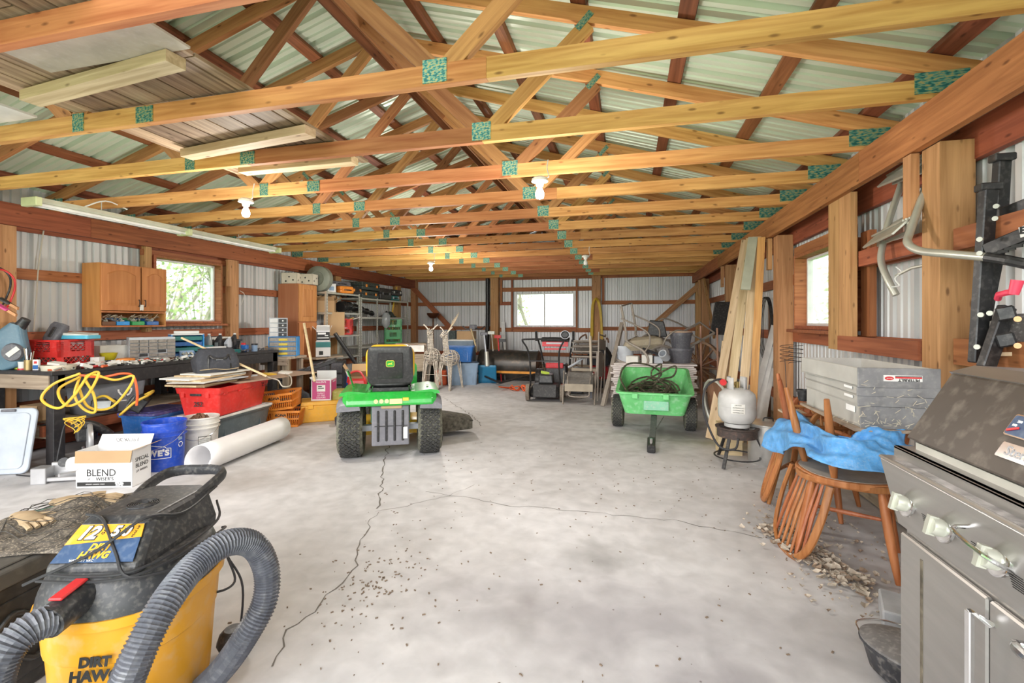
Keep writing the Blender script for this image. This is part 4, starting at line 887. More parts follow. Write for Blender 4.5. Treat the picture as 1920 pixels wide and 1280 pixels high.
o = MB().box((0, .115, .30), (.39, .004, .09), rot=(-.5, 0, 0)).obj('flap', M_CARDW, t); q = MB(); [q.tube([(x0+dx, .1005-.5463*(zz-.30), zz) for dx, zz in pp], .0016, 4, smooth=3) for x0, pp in ((-.06, ((0, .29), (.002, .315), (.02, .31), (.018, .29), (0, .288))), (-.03, ((.02, .29), (0, .29), (.002, .315), (.02, .315))), (0, ((0, .29), (.022, .318))), (0, ((0, .315), (.02, .29))), (.03, ((0, .315), (.003, .29), (.02, .292))), (.06, ((0, .29), (.004, .315), (.02, .30), (.006, .288))), (.09, ((0, .288), (.02, .32))))]; o = q.obj('handwriting', M_BLTX, t); o['kind'] = 'stuff'
MB().prism(rrect(.09, .10, .04), .004, o=(-.21, -.1, .18), rot=(R(80), 0, R(20))).obj('paper_scrap', M_PAPER, t)
# ---- blue bucket LOWE'S and white bucket
M_BKT = cmat('cobalt_plastic', (.02, .08, .52), .32, .12)
t = bucket('cobalt blue pail with worn rim and white house logo beside the white carton', (-3.77, 3.10, 0), M_BKT, .135, .15, .38, R(16))
b2_ = MB().lathe([(.146, .27), (.152, .375), (.158, .378), (.158, .39), (.15, .39), (.145, .28)], 32, caps=False).obj('nested_rim', M_BKT, t, smooth=True)
def curve_text(s, size, r, z, t, m_, a0, **k):
    n = len(s); o = []
    for i, ch in enumerate(s):
        a = a0+(i-(n-1)/2)*size*.66/r; text(ch, size, m_, t, (math.sin(a)*r, -math.cos(a)*r, z), (R(94), 0, a), **k)
for ch_, a_, z_ in (('L', -.62, .15), ('O', -.33, .15), ('W', .04, .15), ('E', .40, .15), ("'", .56, .155), ('S', .72, .15)): text(ch_, .064, M_WHTX, t, (math.sin(a_)*.1458, -math.cos(a_)*.1458, z_), (R(94), 0, a_), bold=.0035)
arrows(t, (math.sin(1.42)*.1475, -math.cos(1.42)*.1475, .20), (R(93), 0, 1.42), .020)
q = MB(); q.add([(math.sin(a)*.1462, -math.cos(a)*.1462, z) for z in (.235, .262) for a in (1.28, 1.37, 1.46, 1.55)], [(i, i+1, i+5, i+4) for i in range(3)]); q.obj('pale_sticker', M_LBLUE, t)
lg = MB()
for pts in (((-.115, .108), (.13, .108)), ((-.115, .108), (-.115, .185)), ((-.115, .185), (.0, .215)), ((.13, .108), (.13, .185)), ((.13, .185), (.10, .188)), ((.10, .188), (.09, .20)), ((.09, .20), (.0, .215))):
    (a0, z0), (a1, z1) = pts
    for k in range(6):
        f0, f1 = k/6, (k+1)/6; A, B = a0+(a1-a0)*f0, a0+(a1-a0)*f1; rr = .147
        lg.bar((math.sin(A/.145)*rr, -math.cos(A/.145)*rr, z0+(z1-z0)*f0), (math.sin(B/.145)*rr, -math.cos(B/.145)*rr, z0+(z1-z0)*f1), .002, .005)
lg.obj('logo_outline', M_WHTX, t)
t = bucket('white plastic pail with a black bordered label between the blue pail and the grey tote', (-3.78, 3.45, 0), cmat('white_pail', (.72, .70, .66), .45, .3), .13, .145, .36, R(32))
for z0, z1, mm, a in ((.06, .20, M_BLTX, .36), (.066, .194, M_PAPER, .335)):
    q = MB(); rr = .1425 if mm is M_BLTX else .1432
    q.add([(math.sin(.5+a*(k/8-.5)*2)*rr, -math.cos(.5+a*(k/8-.5)*2)*rr, z) for z in (z0, z1) for k in range(9)], [(k, k+1, k+10, k+9) for k in range(8)]); q.obj('paper_label', mm, t)
for k in range(7): text('MIXING RATIO COMPOUND', .007, M_BLTX, t, (math.sin(.5)*.146, -math.cos(.5)*.146, .175-.014*k), (R(92), 0, .5), name='label_print')
q = MB(); r6 = random.Random(2)
for k in range(22): a = r6.uniform(0, 6); q.box((math.cos(a)*.07*r6.random(), math.sin(a)*.07*r6.random(), .345+r6.uniform(0, .02)), (.05, .02, .012), rot=(r6.random(), r6.random(), a))
o = q.obj('scraps', M_RUSTY, t); o['kind'] = 'stuff'
# ---- rolled white sheet on the floor
q = MB(); A, B = Vector((-3.34, 3.02, .115)), Vector((-3.50, 4.12, .115)); ax = (B-A).normalized(); sd = ax.cross(Vector((0, 0, 1))).normalized(); up = Vector((0, 0, 1))
def rl(u, v):
    a = -1.0+u*2*PI*1.16; r = .112-.010*u; bow = .0
    return A.lerp(B, v+ .03*math.sin(a))+sd*math.cos(a)*r*1.05+up*(math.sin(a)*r)
q.grid(rl, 44, 8); o = q.obj('rolled_sheet', cmat('white_foam_sheet', (.80, .79, .80), .5, var=.02), None, smooth=True, thick=.003); tag(o, 'long roll of white plastic sheet lying on the concrete in front of the grey tote', 'roll')
# ---- grey tote with white lid, red crate 252, boards, bag
g1, g2 = Vector((-3.80, 3.51, 0)), Vector((-3.90, 4.39, 0)); rzg = R(90)+math.atan2(.10, .88)
M_TOTE = cmat('slate_tote_plastic', (.115, .15, .17), .35, .08)
tote('long slate grey tote with white lid beneath the red crate', (-4.02, 3.95, 0), .86, .44, .30, M_TOTE, rzg, lid=M_WHITE, taper=.86)
rc = thing('red_crate', 'large red fish crate marked 252 on the grey tote', 'crate', (-3.98, 3.92, .327), rzg+R(4)); w_, d, h = .80, .42, .27; q = MB()
rr = lambda k, z, dw=0: [Vector((x, y, z)) for x, y in rrect(w_*k+dw, d*k+dw, .03, 3)]
q.loft([rr(.86, 0), rr(.97, h*.8), rr(.97, h*.8, .02), rr(1, h, .02), rr(1, h, -.01), rr(.86, .01, -.01)], caps=False); q.add(rr(.86, .004), [tuple(range(16))[::-1]]); q.obj('bin', M_REDC, rc, smooth=True)
for x in (-.30, -.08, .14, .34):
    for y in (-1, 1): MB().box((x, y*d*.485, h*.86), (.05, .02, .07)).obj('rib', M_REDC, rc, bevel=.003)
for s_ in (-1, 1): MB().box((s_*w_*.487, .02, h*.80), (.012, .11, .045)).obj('hand_hole', M_BLACK, rc, bevel=.004); [MB().box((s_*w_*.49, y, h*.82), (.02, .03, .08)).obj('rib', M_REDC, rc) for y in (-.1, .14)]
text('252', .062, M_BLTX, rc, (.30, -d*.495-.012, h*.80), (R(84), 0, 0)); text('252', .058, M_BLTX, rc, (-w_*.475-.003, -.0, h*.42), (R(84), 0, R(-90)), bold=.0015)
# boards stacked on the crate (each a plank)
bl = [(.0, .46, .30, .012, W_PALE, 6), (.014, .60, .34, .016, W_PALE, -3), (.031, .58, .36, .012, M_BROWN, 4), (.044, .66, .36, .010, M_LGREY, -6), (.055, .72, .34, .006, M_PAPER, 9), (.062, .62, .36, .014, W_PALE, 0), (.077, .64, .35, .014, M_WHITE, -8), (.092, .58, .36, .014, W_PALE, 3), (.107, .50, .34, .012, M_PAPER, -4)]
r7 = random.Random(4)
names = ['lowest pale board laid across the red crate', 'thick pale board second from the bottom on the red crate', 'dark brown panel in the board pile on the red crate', 'light grey panel in the middle of the board pile', 'thin white sheet sticking out towards the bench in the board pile', 'pale board above the thin white sheet in the pile', 'white faced shelf board high in the pile', 'pale edged board just under the topmost of the pile', 'white topped board under the dark tool bag']
for (z, L, w2, th2, mm, a), nm in zip(bl, names):
    o = MB().box((0, 0, 0), (L, w2, th2)).obj('board', mm, None, bevel=.001); o.location = (-4.01+r7.uniform(-.04, .04), 3.78+r7.uniform(-.06, .06), .60+z+th2/2+.002); o.rotation_euler = (0, 0, rzg+R(a)); tag(o, nm, 'board', 'boards piled on the red crate')
o = MB().box((0, 0, 0), (1.02, .50, .014)).obj('board', cmat('pinkish_board', (.44, .30, .22), .6)); o.location = (-3.95, 4.42, .606); o.rotation_euler = (0, 0, rzg+R(-14)); tag(o, 'long pinkish board reaching back from the pile past the red crate', 'board', 'boards piled on the red crate')
o = MB().box((0, 0, 0), (.22, .20, .004)).obj('board', M_BROWN); o.location = (-3.90, 4.02, .66); o.rotation_euler = (R(25), R(-8), R(30)); tag(o, 'dark brown tile tilted on the pile behind the tool bag', 'board', 'boards piled on the red crate')
bag = thing('tool_bag', 'dark grey nylon tool bag with two handles on top of the boards', 'bag', (-3.98, 3.80, .724), rzg+R(-32)); q = MB()
rg = lambda w2, d2, z, sh=0: [Vector((x+.006*math.sin(9*y+z*40), y+.012*math.sin(11*x+z*30), z+sh*x)) for x, y in rrect(w2, d2, .045, 4)]
q.loft([rg(.36, .20, 0), rg(.38, .215, .04), rg(.375, .21, .11), rg(.345, .17, .17), rg(.315, .09, .215), rg(.31, .05, .23)]); q.obj('body', M_NYL, bag, smooth=True)
q = MB(); q.box((0, -.088, .095), (.14, .035, .10)); q.obj('front_pocket', M_NYL, bag, bevel=.012, seg=3)
for s_ in (-1, 1):
    q = MB(); q.tube([(-.10, s_*.108, .03), (-.098, s_*.108, .11), (-.085, s_*.09, .165), (-.05, s_*.112, .135), (.05, s_*.112, .135), (.085, s_*.09, .165), (.098, s_*.108, .11), (.10, s_*.108, .03)], .010, 6, smooth=5, flat=.4); q.obj('handle', M_BLACK, bag, smooth=True)
q = MB(); q.tube([(-.17, -.113, .03), (-.05, -.116, .035), (.06, -.116, .022), (.17, -.112, .03)], .0035, 5, smooth=4); q.obj('piping', cmat('tan_piping', (.55, .42, .25), .7), bag); MB().box((0, -.108, .125), (.06, .006, .014)).obj('label_patch', M_LGREY, bag)
# ---- blue tote, work lamp, cords under the bench
tote('blue lidded storage tote behind the two pails', (-4.40, 3.55, 0), .46, .36, .36, M_BLUE, rzg, lid=cmat('purple_blue_lid', (.07, .06, .22), .5, .3), taper=.85)
wlp = thing('work_lamp', 'portable halogen work lamp with yellow tube frame on the blue tote', 'lamp', (-4.37, 3.36, .395), R(-45)); q = MB(); q.box((0, 0, .07), (.22, .10, .13), rot=(R(-35), 0, 0)); q.obj('housing', M_BLACK, wlp, bevel=.01)
MB().box((0, -.058, .10), (.19, .004, .105), rot=(R(-35), 0, 0)).obj('lamp_glass', M_CLEAR, wlp)
q = MB();
for k in range(5): q.tube([(-.08+.04*k, -.04, .03), (-.08+.04*k, -.085, .09), (-.08+.04*k, -.045, .15)], .0025, 5, smooth=3)
q.obj('guard', M_BLKM, wlp); q = MB(); q.tube([(-.13, -.12, .0), (.13, -.12, .0), (.15, -.02, .1), (.14, .08, .16), (-.14, .08, .16), (-.15, -.02, .1)], .011, 8, smooth=5, closed=True); q.obj('tube_frame', M_YELC, wlp, smooth=True)
wl2 = thing('work_lamp', 'second black work lamp lying behind the yellow framed one', 'lamp', (-4.60, 3.22, .395), R(30)); MB().box((0, 0, .06), (.18, .10, .11), rot=(R(-20), 0, .2)).obj('housing', M_BLACK, wl2, bevel=.012); MB().box((0, -.056, .075), (.14, .004, .07), rot=(R(-20), 0, .0)).obj('lamp_glass', M_CLEAR, wl2); q = MB(); q.tube([(-.1, .05, .12), (0, .0, .15), (.12, -.1, .11)], .011, 8, smooth=4); q.obj('grip', M_YELC, wl2, smooth=True)
rcy = tote('dark grey recycling bin with white arrows on the shelf under the bench', (-4.86, 3.42, .365), .52, .36, .33, cmat('recycling_grey', (.20, .21, .235), .45, .1), R(82), lid=None, taper=.86, name='recycling_bin')
arrows(rcy, (.06, -.172, .20), (R(81), 0, 0), .055); MB().box((.03, -.162, .10), (.10, .002, .014), rot=(R(-9), 0, 0)).obj('bar_sticker', M_WHTX, rcy)
for pts, mm, nm in (([DZ(150, 700, 3.55), DZ(100, 720, 3.5), DZ(78, 748, 3.45), DZ(110, 765, 3.45), DZ(140, 740, 3.5), DZ(165, 705, 3.55), DZ(185, 700, 3.6), DZ(160, 745, 3.5), DZ(125, 760, 3.5), DZ(110, 730, 3.55), DZ(150, 706, 3.6)], M_YELC, 'yellow extension cable looped round the near leg of the workbench'),
                    ([DZ(150, 705, 3.62), DZ(140, 740, 3.6), DZ(155, 765, 3.6), DZ(178, 772, 3.6), DZ(176, 740, 3.62), DZ(160, 710, 3.65), DZ(175, 702, 3.7), DZ(215, 712, 3.75), DZ(250, 705, 3.8), DZ(236, 735, 3.75), DZ(205, 765, 3.7), DZ(165, 762, 3.65), DZ(145, 720, 3.65)], M_YELC, 'yellow extension cable hanging over the grey recycling bin'),
                    ([DZ(150, 703, 3.7), DZ(190, 707, 3.75), DZ(230, 700, 3.8), DZ(250, 706, 3.85), DZ(257, 735, 3.85), DZ(256, 760, 3.85)], M_ORANGE, 'orange extension cable draped over the grey recycling bin')):
    q = MB(); q.tube(pts, .0095, 7, smooth=8); o = q.obj('extension_cable', mm, None, smooth=True); tag(o, nm, 'cable', 'cables under the workbench')
q = MB(); c = DZ(140, 772, 3.5); c.z = .437
for k in range(6): q.tube([c+Vector((math.cos(a+k)*.07, .03*math.sin(2*a+k), math.sin(a)*.05*(1-.1*k)+.01*k)) for a in [i*PI/5 for i in range(10)]], .003, 5, smooth=3, closed=True)
tag(q.obj('cord_coil', M_YELC, None, smooth=True), 'thin yellow cord in a small coil below the bench', 'cable')
o = carton('flat cream carton lying on the lower shelf left of the bench leg', (-5.15, 3.0, .365), .22, .16, .09, M_PAPER, .3, lid=True); o = carton('brown open cardboard box behind the bench leg on the lower shelf', (-4.98, 2.96, .365), .18, .16, .13, M_CARD, .1, lid=True)
# ---- mitre saw and its stand on the floor
ms = thing('mitre_saw', 'black and silver compound mitre saw standing in front of the bench leg', 'saw', (-4.30, 2.82, 0), R(-30)); M_ALU = cmat('cast_aluminium', (.48, .48, .49), .4, metal=.6)
q = MB(); q.box((0, 0, .04), (.44, .26, .06)); q.box((-.30, -.05, .05), (.2, .1, .04)); q.obj('base', M_ALU, ms, bevel=.01); q = MB(); q.box((-.15, .04, .11), (.2, .02, .10)); q.box((.15, .04, .11), (.2, .02, .10)); q.obj('fence', M_ALU, ms, bevel=.004)
q = MB(); q.cyl((0, .03, .05), (0, .03, .075), .15, n=28); q.obj('turntable', M_ALU, ms, smooth=True)
q = MB(); q.lathe([(0, -.015), (.13, -.015), (.135, 0), (.13, .015), (0, .015)], 28); g_ = q.obj('blade_guard', M_ALU, ms, smooth=True); g_.location = (.05, .06, .26); g_.rotation_euler = (R(90), 0, 0)
q = MB(); q.tube([(0, .18, .10), (.0, .20, .25), (.02, .10, .36), (.02, 0, .40)], .035, 10, smooth=4); q.obj('arm', M_BLACK, ms, smooth=True)
q = MB(); q.box((-.10, .05, .30), (.17, .13, .12)); q.cyl((-.2, .05, .30), (-.12, .05, .30), .06, n=18); q.obj('motor', M_BLACK, ms, bevel=.015, seg=2); q = MB(); q.tube([(-.03, .0, .36), (-.08, -.02, .42), (-.16, -.03, .41), (-.18, -.02, .35), (-.12, .0, .32)], .02, 8, smooth=4, closed=True); q.obj('handle', M_BLACK, ms, smooth=True)
q = MB(); q.cyl((.16, -.06, .14), (.26, -.1, .16), .03, .035, 14); q.obj('clamp_knob', M_BLACK, ms, smooth=True)
q = MB(); q.tube([(-.1, .0, .41), (-.02, -.08, .40), (.03, -.12, .2), (.02, -.15, .03), (-.1, -.25, .008), (-.25, -.35, .008)], .005, 6, smooth=6); q.obj('power_cord', M_CORD, ms, smooth=True)
q = MB(); q.box((0, 0, .06), (.10, .10, .12)); q.box((.2, .05, .09), (.34, .03, .10)); q.box((.2, -.03, .03), (.34, .02, .03)); o = q.obj('saw_extension', M_ALU, None, bevel=.004); o.location = (-4.30, 2.58, 0); o.rotation_euler = (0, 0, R(25)); tag(o, 'grey metal saw stand bracket on the floor left of the white carton', 'bracket')
# ---- white lid leaning on bench
ld = thing('tote_lid', 'large white plastic lid leaning on edge at the left end of the bench', 'lid', (-4.88, 2.62, .0), 0, rot=(R(-12), 0, R(24))); MB().prism(rrect(.46, .52, .05), .025, o=(0, .0, .26), rot=(R(90), 0, 0)).obj('panel', M_CLEAR if 0 else cmat('milky_lid', (.46, .51, .58), .35), ld, bevel=.01, seg=2)
MB().prism(rrect(.38, .44, .04), .008, o=(0, -.025, .26), rot=(R(90), 0, 0)).obj('inner_panel', cmat('milky_lid', (.46, .51, .58), .35), ld, bevel=.003); MB().box((.03, -.03, .50), (.10, .02, .02)).obj('latch', M_DGREY, ld, bevel=.003)
# ---- wall cupboard
cup = thing('wall_cupboard', 'oak wall cupboard with two arched doors and an open shelf below', 'cupboard', (XL+.05, 3.60, 1.16), 0); W_CUP = wood('cupboard_oak', (.42, .16, .05), (.56, .24, .085), rv=.05, knots=False, gs=.6, along='Z'); cw, cd, ch = .70, .24, .66
for a, b, nm in (((0, 0, 0), (cd, .016, ch), 'side'), ((0, cw-.016, 0), (cd, cw, ch), 'side'), ((0, .016, 0), (cd, cw-.016, .016), 'bottom'), ((0, .016, ch-.016), (cd, cw-.016, ch), 'top'), ((0, .016, 0), (.01, cw-.016, ch), 'back'), ((0, .016, .15), (cd, cw-.016, .166), 'shelf')): MB().b2(a, b).obj(nm, W_CUP, cup)
def arch_door(parent, y0, y1, z0, z1, x, ajar=0, hs_=1):
    d = empty('door', parent); d.location = (x, y0 if hs_ > 0 else y1, 0); d.rotation_euler = (0, 0, ajar); W_, H_ = y1-y0, z1-z0; s_ = 1 if hs_ > 0 else -1
    MB().b2((0, 0 if s_ > 0 else -W_, z0), (.018, W_ if s_ > 0 else 0, z1)).obj('door_panel', W_CUP, d, bevel=.003)
    pts = [(.05, .05), (W_-.05, .05), (W_-.05, H_-.10)]+[(W_-.05-(W_-.1)*k/8, H_-.10+.045*math.sin(PI*k/8)) for k in range(1, 8)]+[(.05, H_-.10)]
    if s_ < 0: pts = [(x_-W_, y_) for x_, y_ in pts]
    q = MB(); q.prism([(x_, y_+z0) for x_, y_ in pts], .007, o=(.017, 0, 0), rot=(R(90), 0, R(90)), top=.88); q.obj('raised_panel', W_CUP, d)
    q = MB(); yy = (W_-.025) if s_ > 0 else -(W_-.025); q.tube([(.018, yy, z0+.05), (.034, yy, z0+.055), (.034, yy, z0+.115), (.018, yy, z0+.12)], .0045, 6, smooth=3); q.obj('handle', M_BLKM, d, smooth=True)
arch_door(cup, .005, .40, .172, ch-.006, cd); arch_door(cup, .415, cw-.005, .172, ch-.006, cd, 0, -1)
MB().box((cd+.03, .40, .21), (.01, .035, .06)).obj('tag', M_PAPER, cup)
def obin(label, loc, w_, d, h, mm, rz, group):
    t = thing('parts_bin', label, 'bin', loc, rz, group); q = MB(); T = .003
    q.add([(-w_/2, -d/2, 0), (w_/2, -d/2, 0), (w_/2, d/2, 0), (-w_/2, d/2, 0), (-w_/2, -d/2, h*.5), (w_/2, -d/2, h*.5), (w_/2, d/2, h), (-w_/2, d/2, h)], [(0, 1, 2, 3), (0, 1, 5, 4), (1, 2, 6, 5), (2, 3, 7, 6), (3, 0, 4, 7)]); q.obj('tray', mm, t, thick=.003)
    q = MB(); r = random.Random(int(abs(loc[1])*1000))
    for k in range(9): q.box((r.uniform(-.3, .3)*w_, r.uniform(-.3, .3)*d, h*.5+r.uniform(0, .02)), (r.uniform(.02, .06), r.uniform(.01, .03), .012), rot=(r.random(), r.random(), r.random()*3))
    o = q.obj('fasteners', M_GALV, t); o['kind'] = 'stuff'; return t
for k, (y, mm, lb) in enumerate(((3.69, M_BROWN, 'brown rag filled bin at the left of the cupboard shelf'), (3.83, M_BLUB, 'blue parts bin in the middle of the cupboard shelf'), (3.99, M_GRN, 'green parts bin beside the right blue bin in the cupboard'), (4.15, M_BLUE, 'blue parts bin at the right end of the cupboard shelf'))):
    obin(lb, (XL+.20, y, 1.180), .13, .18, .075, mm, R(90), 'parts bins on the cupboard shelf')
q = MB(); q.tube([(XL+.2, 3.55, 1.29), (XL+.28, 3.75, 1.285), (XL+.25, 3.95, 1.30)], .006, 6, smooth=3); tag(q.obj('stick', M_TAN, None, smooth=True), 'thin sticks lying above the bins in the cupboard', 'stick') if 0 else None
# ---- items on bench one
crate('red milk crate on the near workbench under the cordless drill case', (-5.22, 3.27, BZ), M_REDC, .33, .25, R(12))
t = thing('blow_moulded_case', 'dark grey tool case standing tilted in the red milk crate', 'case', (-5.25, 3.22, BZ+.24), 0, rot=(R(-20), R(14), R(20))); q = MB(); q.loft([[Vector((x, y, z)) for x, y in rrect(.13*k, .10*k, .03)] for k, z in ((.8, -.03), (1, .0), (1, .14), (.85, .17))]); q.obj('body', M_DGREY, t, smooth=True); MB().box((0, -.052, .07), (.03, .012, .10)).obj('latch', M_BLACK, t, bevel=.003)
t = thing('tool_tray', 'light blue tool tray with papers lying on the red milk crate', 'tray', (-5.10, 3.36, BZ+.252), R(15)); MB().prism(rrect(.26, .16, .02), .035).obj('body', M_SKY, t, bevel=.003); MB().box((0, 0, .045), (.22, .13, .02), rot=(.1, .08, .1)).obj('papers', M_PAPER, t)
# leaf blower / blue backpack-like case leaning at the left
t = thing('leaf_blower', 'blue and black moulded power tool housing leaning at the left end of the bench', 'tool', (-5.30, 2.86, BZ+.02), 0, rot=(0, R(20), R(30))); M_STEELB = cmat('steel_blue', (.10, .19, .26), .4, .15, dcol=(.3, .4, .45))
q = MB(); q.loft([[Vector((x, y, z)) for x, y in rrect(w2, .10, .035)] for w2, z in ((.16, 0), (.30, .06), (.32, .2), (.20, .3), (.09, .40))]); q.obj('housing', M_STEELB, t, smooth=True); q = MB(); q.cyl((.02, 0, .38), (.04, 0, .46), .045, .035, 14); q.obj('nozzle', M_BLACK, t, smooth=True)
q = MB(); q.lathe([(0, 0), (.08, 0), (.07, .02), (0, .022)], 20); v_ = q.obj('fan_cover', M_DGREY, t, smooth=True); v_.location = (.08, -.052, .17); v_.rotation_euler = (R(90), 0, 0); MB().box((.09, -.078, .18), (.04, .003, .10), rot=(0, .5, 0)).obj('sticker', M_PAPER, t)
# booster cables on the post
q = MB()
for k, (c, col) in enumerate((((-5.28, 2.84, 1.52), M_BLACK), ((-5.26, 2.86, 1.50), M_RED))):
    m = MB(); m.tube([Vector(c)+Vector((.02*math.sin(3*a), math.cos(a)*.09, math.sin(a)*.17)) for a in [i*PI/6 for i in range(12)]], .008, 7, smooth=3, closed=True); o = m.obj('booster_cable', col, None, smooth=True); tag(o, ('black' if k == 0 else 'red')+' booster cable coiled on the post at the left edge', 'cable', 'booster cables on the post')
for k, (p, mm) in enumerate(((DZ(12, 566, 3.4), M_ORANGE), (DZ(8, 578, 3.3), M_PINK))):
    t = thing('cable_clamp', ('copper jawed clamp with black grip' if k == 0 else 'brass jawed clamp with pink grip')+' hanging before the blue tool housing', 'clamp', p, 0, rot=(0, R(30), R(15)))
    q = MB(); q.bar((-.06, -.012, 0), (.03, -.006, 0), .02, .014); q.bar((-.06, .012, 0), (.03, .006, 0), .02, .014); q.obj('grip', M_BLACK if k == 0 else M_PINK, t, bevel=.003); q = MB(); q.box((.065, 0, 0), (.07, .014, .018), taper=(.8, 1)); q.obj('jaw', cmat('copper', (.55, .28, .14), .4, metal=.7), t)
# rope on wall
q = MB(); q.tube([FX(82, 430, XL+.06), FX(72, 500, XL+.05), FX(68, 560, XL+.05), FX(63, 620, XL+.06)], .006, 6, smooth=5); tag(q.obj('rope', cmat('cream_rope', (.55, .50, .42), .8), None, smooth=True), 'cream cord hanging down the wall left of the oak cupboard', 'cord')
# small things on the bench
M_BRASS = cmat('gold_tin', (.42, .30, .14), .35, metal=.6)
def lathe_thing(name, label, cat, loc, prof, mm, group=None, cap=None, n=18):
    t = thing(name, label, cat, loc, 0, group); MB().lathe(prof, n).obj('body', mm, t, smooth=True)
    if cap: MB().lathe([(0, cap[1]), (cap[0], cap[1]), (cap[0], cap[2]), (0, cap[2])], n).obj('cap', cap[3], t, smooth=True)
    return t
t = lathe_thing('gold_tin', 'gold tin can holding brushes at the near corner of the bench', 'can', (-5.05, 2.93, BZ), [(0, 0), (.032, 0), (.032, .085), (.029, .085), (.029, .01), (0, .01)], M_BRASS)
for k in range(6): a = k*1.1; q = MB(); q.tube([(0.01*math.cos(a), .01*math.sin(a), .02), (.03*math.cos(a), .03*math.sin(a), .15+.01*k)], .004, 6); q.obj('brush', (M_CHROME, M_TAN, M_BLACK)[k % 3], t)
t = thing('glue_pack', 'small white and blue glue pack beside the gold tin', 'packet', (-4.96, 2.93, BZ), R(20)); MB().box((0, 0, .045), (.045, .02, .09)).obj('body', M_WHITE, t); MB().box((0, -.011, .025), (.04, .002, .035)).obj('blue_band', M_BLUE, t); MB().box((0, -.011, .066), (.022, .002, .02)).obj('red_mark', M_RED, t)
t = lathe_thing('cream_bowl', 'shallow cream plastic dish full of bits near the bench corner', 'dish', (-4.78, 2.98, BZ), [(0, 0), (.11, 0), (.115, .045), (.108, .045), (.104, .006), (0, .006)], cmat('cream_plastic', (.66, .60, .48), .5), n=28); MB().box((-.02, 0, .055), (.10, .07, .02), rot=(.1, .15, .3)).obj('card_pack', M_PAPER, t)
t = lathe_thing('white_cup', 'white cup with red base at the left edge of the bench', 'cup', (-5.12, 2.93, BZ), [(0, .008), (.03, .008), (.034, .07), (.030, .07), (.026, .012), (0, .012)], M_WHITE); MB().lathe([(0, 0), (.038, 0), (.036, .012), (0, .012)], 16).obj('base', M_RED, t)
o = MB().prism([(-.08, -.03), (.07, -.04), (.09, .0), (.02, .045), (-.09, .03)], .03, top=.85).obj('work_glove', M_LIME, None, bevel=.008, seg=2); o.location = (-5.24, 2.95, BZ); tag(o, 'lime yellow work glove at the left edge of the bench', 'glove')
pc = thing('parts_cabinet', 'grey small parts cabinet with many little drawers on the workbench', 'cabinet', (-5.02, 3.98, BZ), R(90)); pw, pd, ph = .40, .17, .25
# cabinet faces +X here (rotated 90): local -y is the drawer face
MB().box((0, .005, ph/2), (pw, pd-.02, ph)).obj('body', M_LGREY, pc, bevel=.003); r8 = random.Random(8)
for i in range(5):
    for j in range(6):
        if (i, j) in ((1, 1), (3, 2)): MB().box((-pw/2+.04+i*.08, -pd/2+.012, .024+j*.037), (.07, .004, .03)).obj('empty_slot', M_BLACK, pc); continue
        MB().box((-pw/2+.04+i*.08, -pd/2+.002, .024+j*.037), (.073, .02, .031)).obj('drawer', mat('smoky_drawer', (.28, .25, .22), .3, var=.25, scale=40), pc, bevel=.002)
pc.rotation_euler = (0, 0, R(62))
for k, (u, v, c, lb) in enumerate(((328, 645, M_BLUB, 'tall blue plastic parts rack beside the grey parts cabinet'),)):
    t = thing('parts_rack', lb, 'rack', (-4.98, 4.36, BZ), R(60)); MB().b2((-.16, -.08, 0), (-.145, .1, .27)).obj('side', c, t); MB().b2((.145, -.08, 0), (.16, .1, .27)).obj('side', c, t); MB().b2((-.16, .09, 0), (.16, .1, .27)).obj('back', c, t); MB().b2((-.16, -.08, .262), (.16, .1, .275)).obj('top', M_WHITE, t)
    for j in range(4): MB().b2((-.14, -.08, .01+.064*j), (.14, .09, .055+.064*j)).obj('drawer', M_TEAL if j % 2 else M_BLUE, t, bevel=.003)
obin('blue open bin of white scraps in front of the blue parts rack', tuple(Vector((-4.80, 4.22, BZ))), .14, .14, .09, M_LBLUE, R(60), 'open bins on the bench')
t = lathe_thing('yellow_tape_reel', 'orange tape measure reel lying near the grey parts cabinet', 'tape', (-4.95, 3.66, BZ), [(0, 0), (.075, 0), (.08, .02), (.075, .045), (.03, .05), (0, .05)], M_ORG, n=24); t = lathe_thing('yellow_glass_bowl', 'translucent yellow bowl behind the orange tape reel', 'bowl', (-5.12, 3.62, BZ), [(0, 0), (.03, 0), (.06, .05), (.075, .10), (.07, .10), (.05, .05), (0, .01)], cmat('yellow_glass', (.55, .48, .03), .2)); 
t = carton('low white cardboard tray behind the yellow bowl on the bench', (-5.26, 3.74, BZ), .26, .16, .17, M_PAPER, R(80), flaps=(0, 0, 0, 0)); o = carton('small cream box between the red crate and the orange reel', (-5.02, 3.45, BZ), .08, .07, .07, M_PAPER, .4, lid=True)
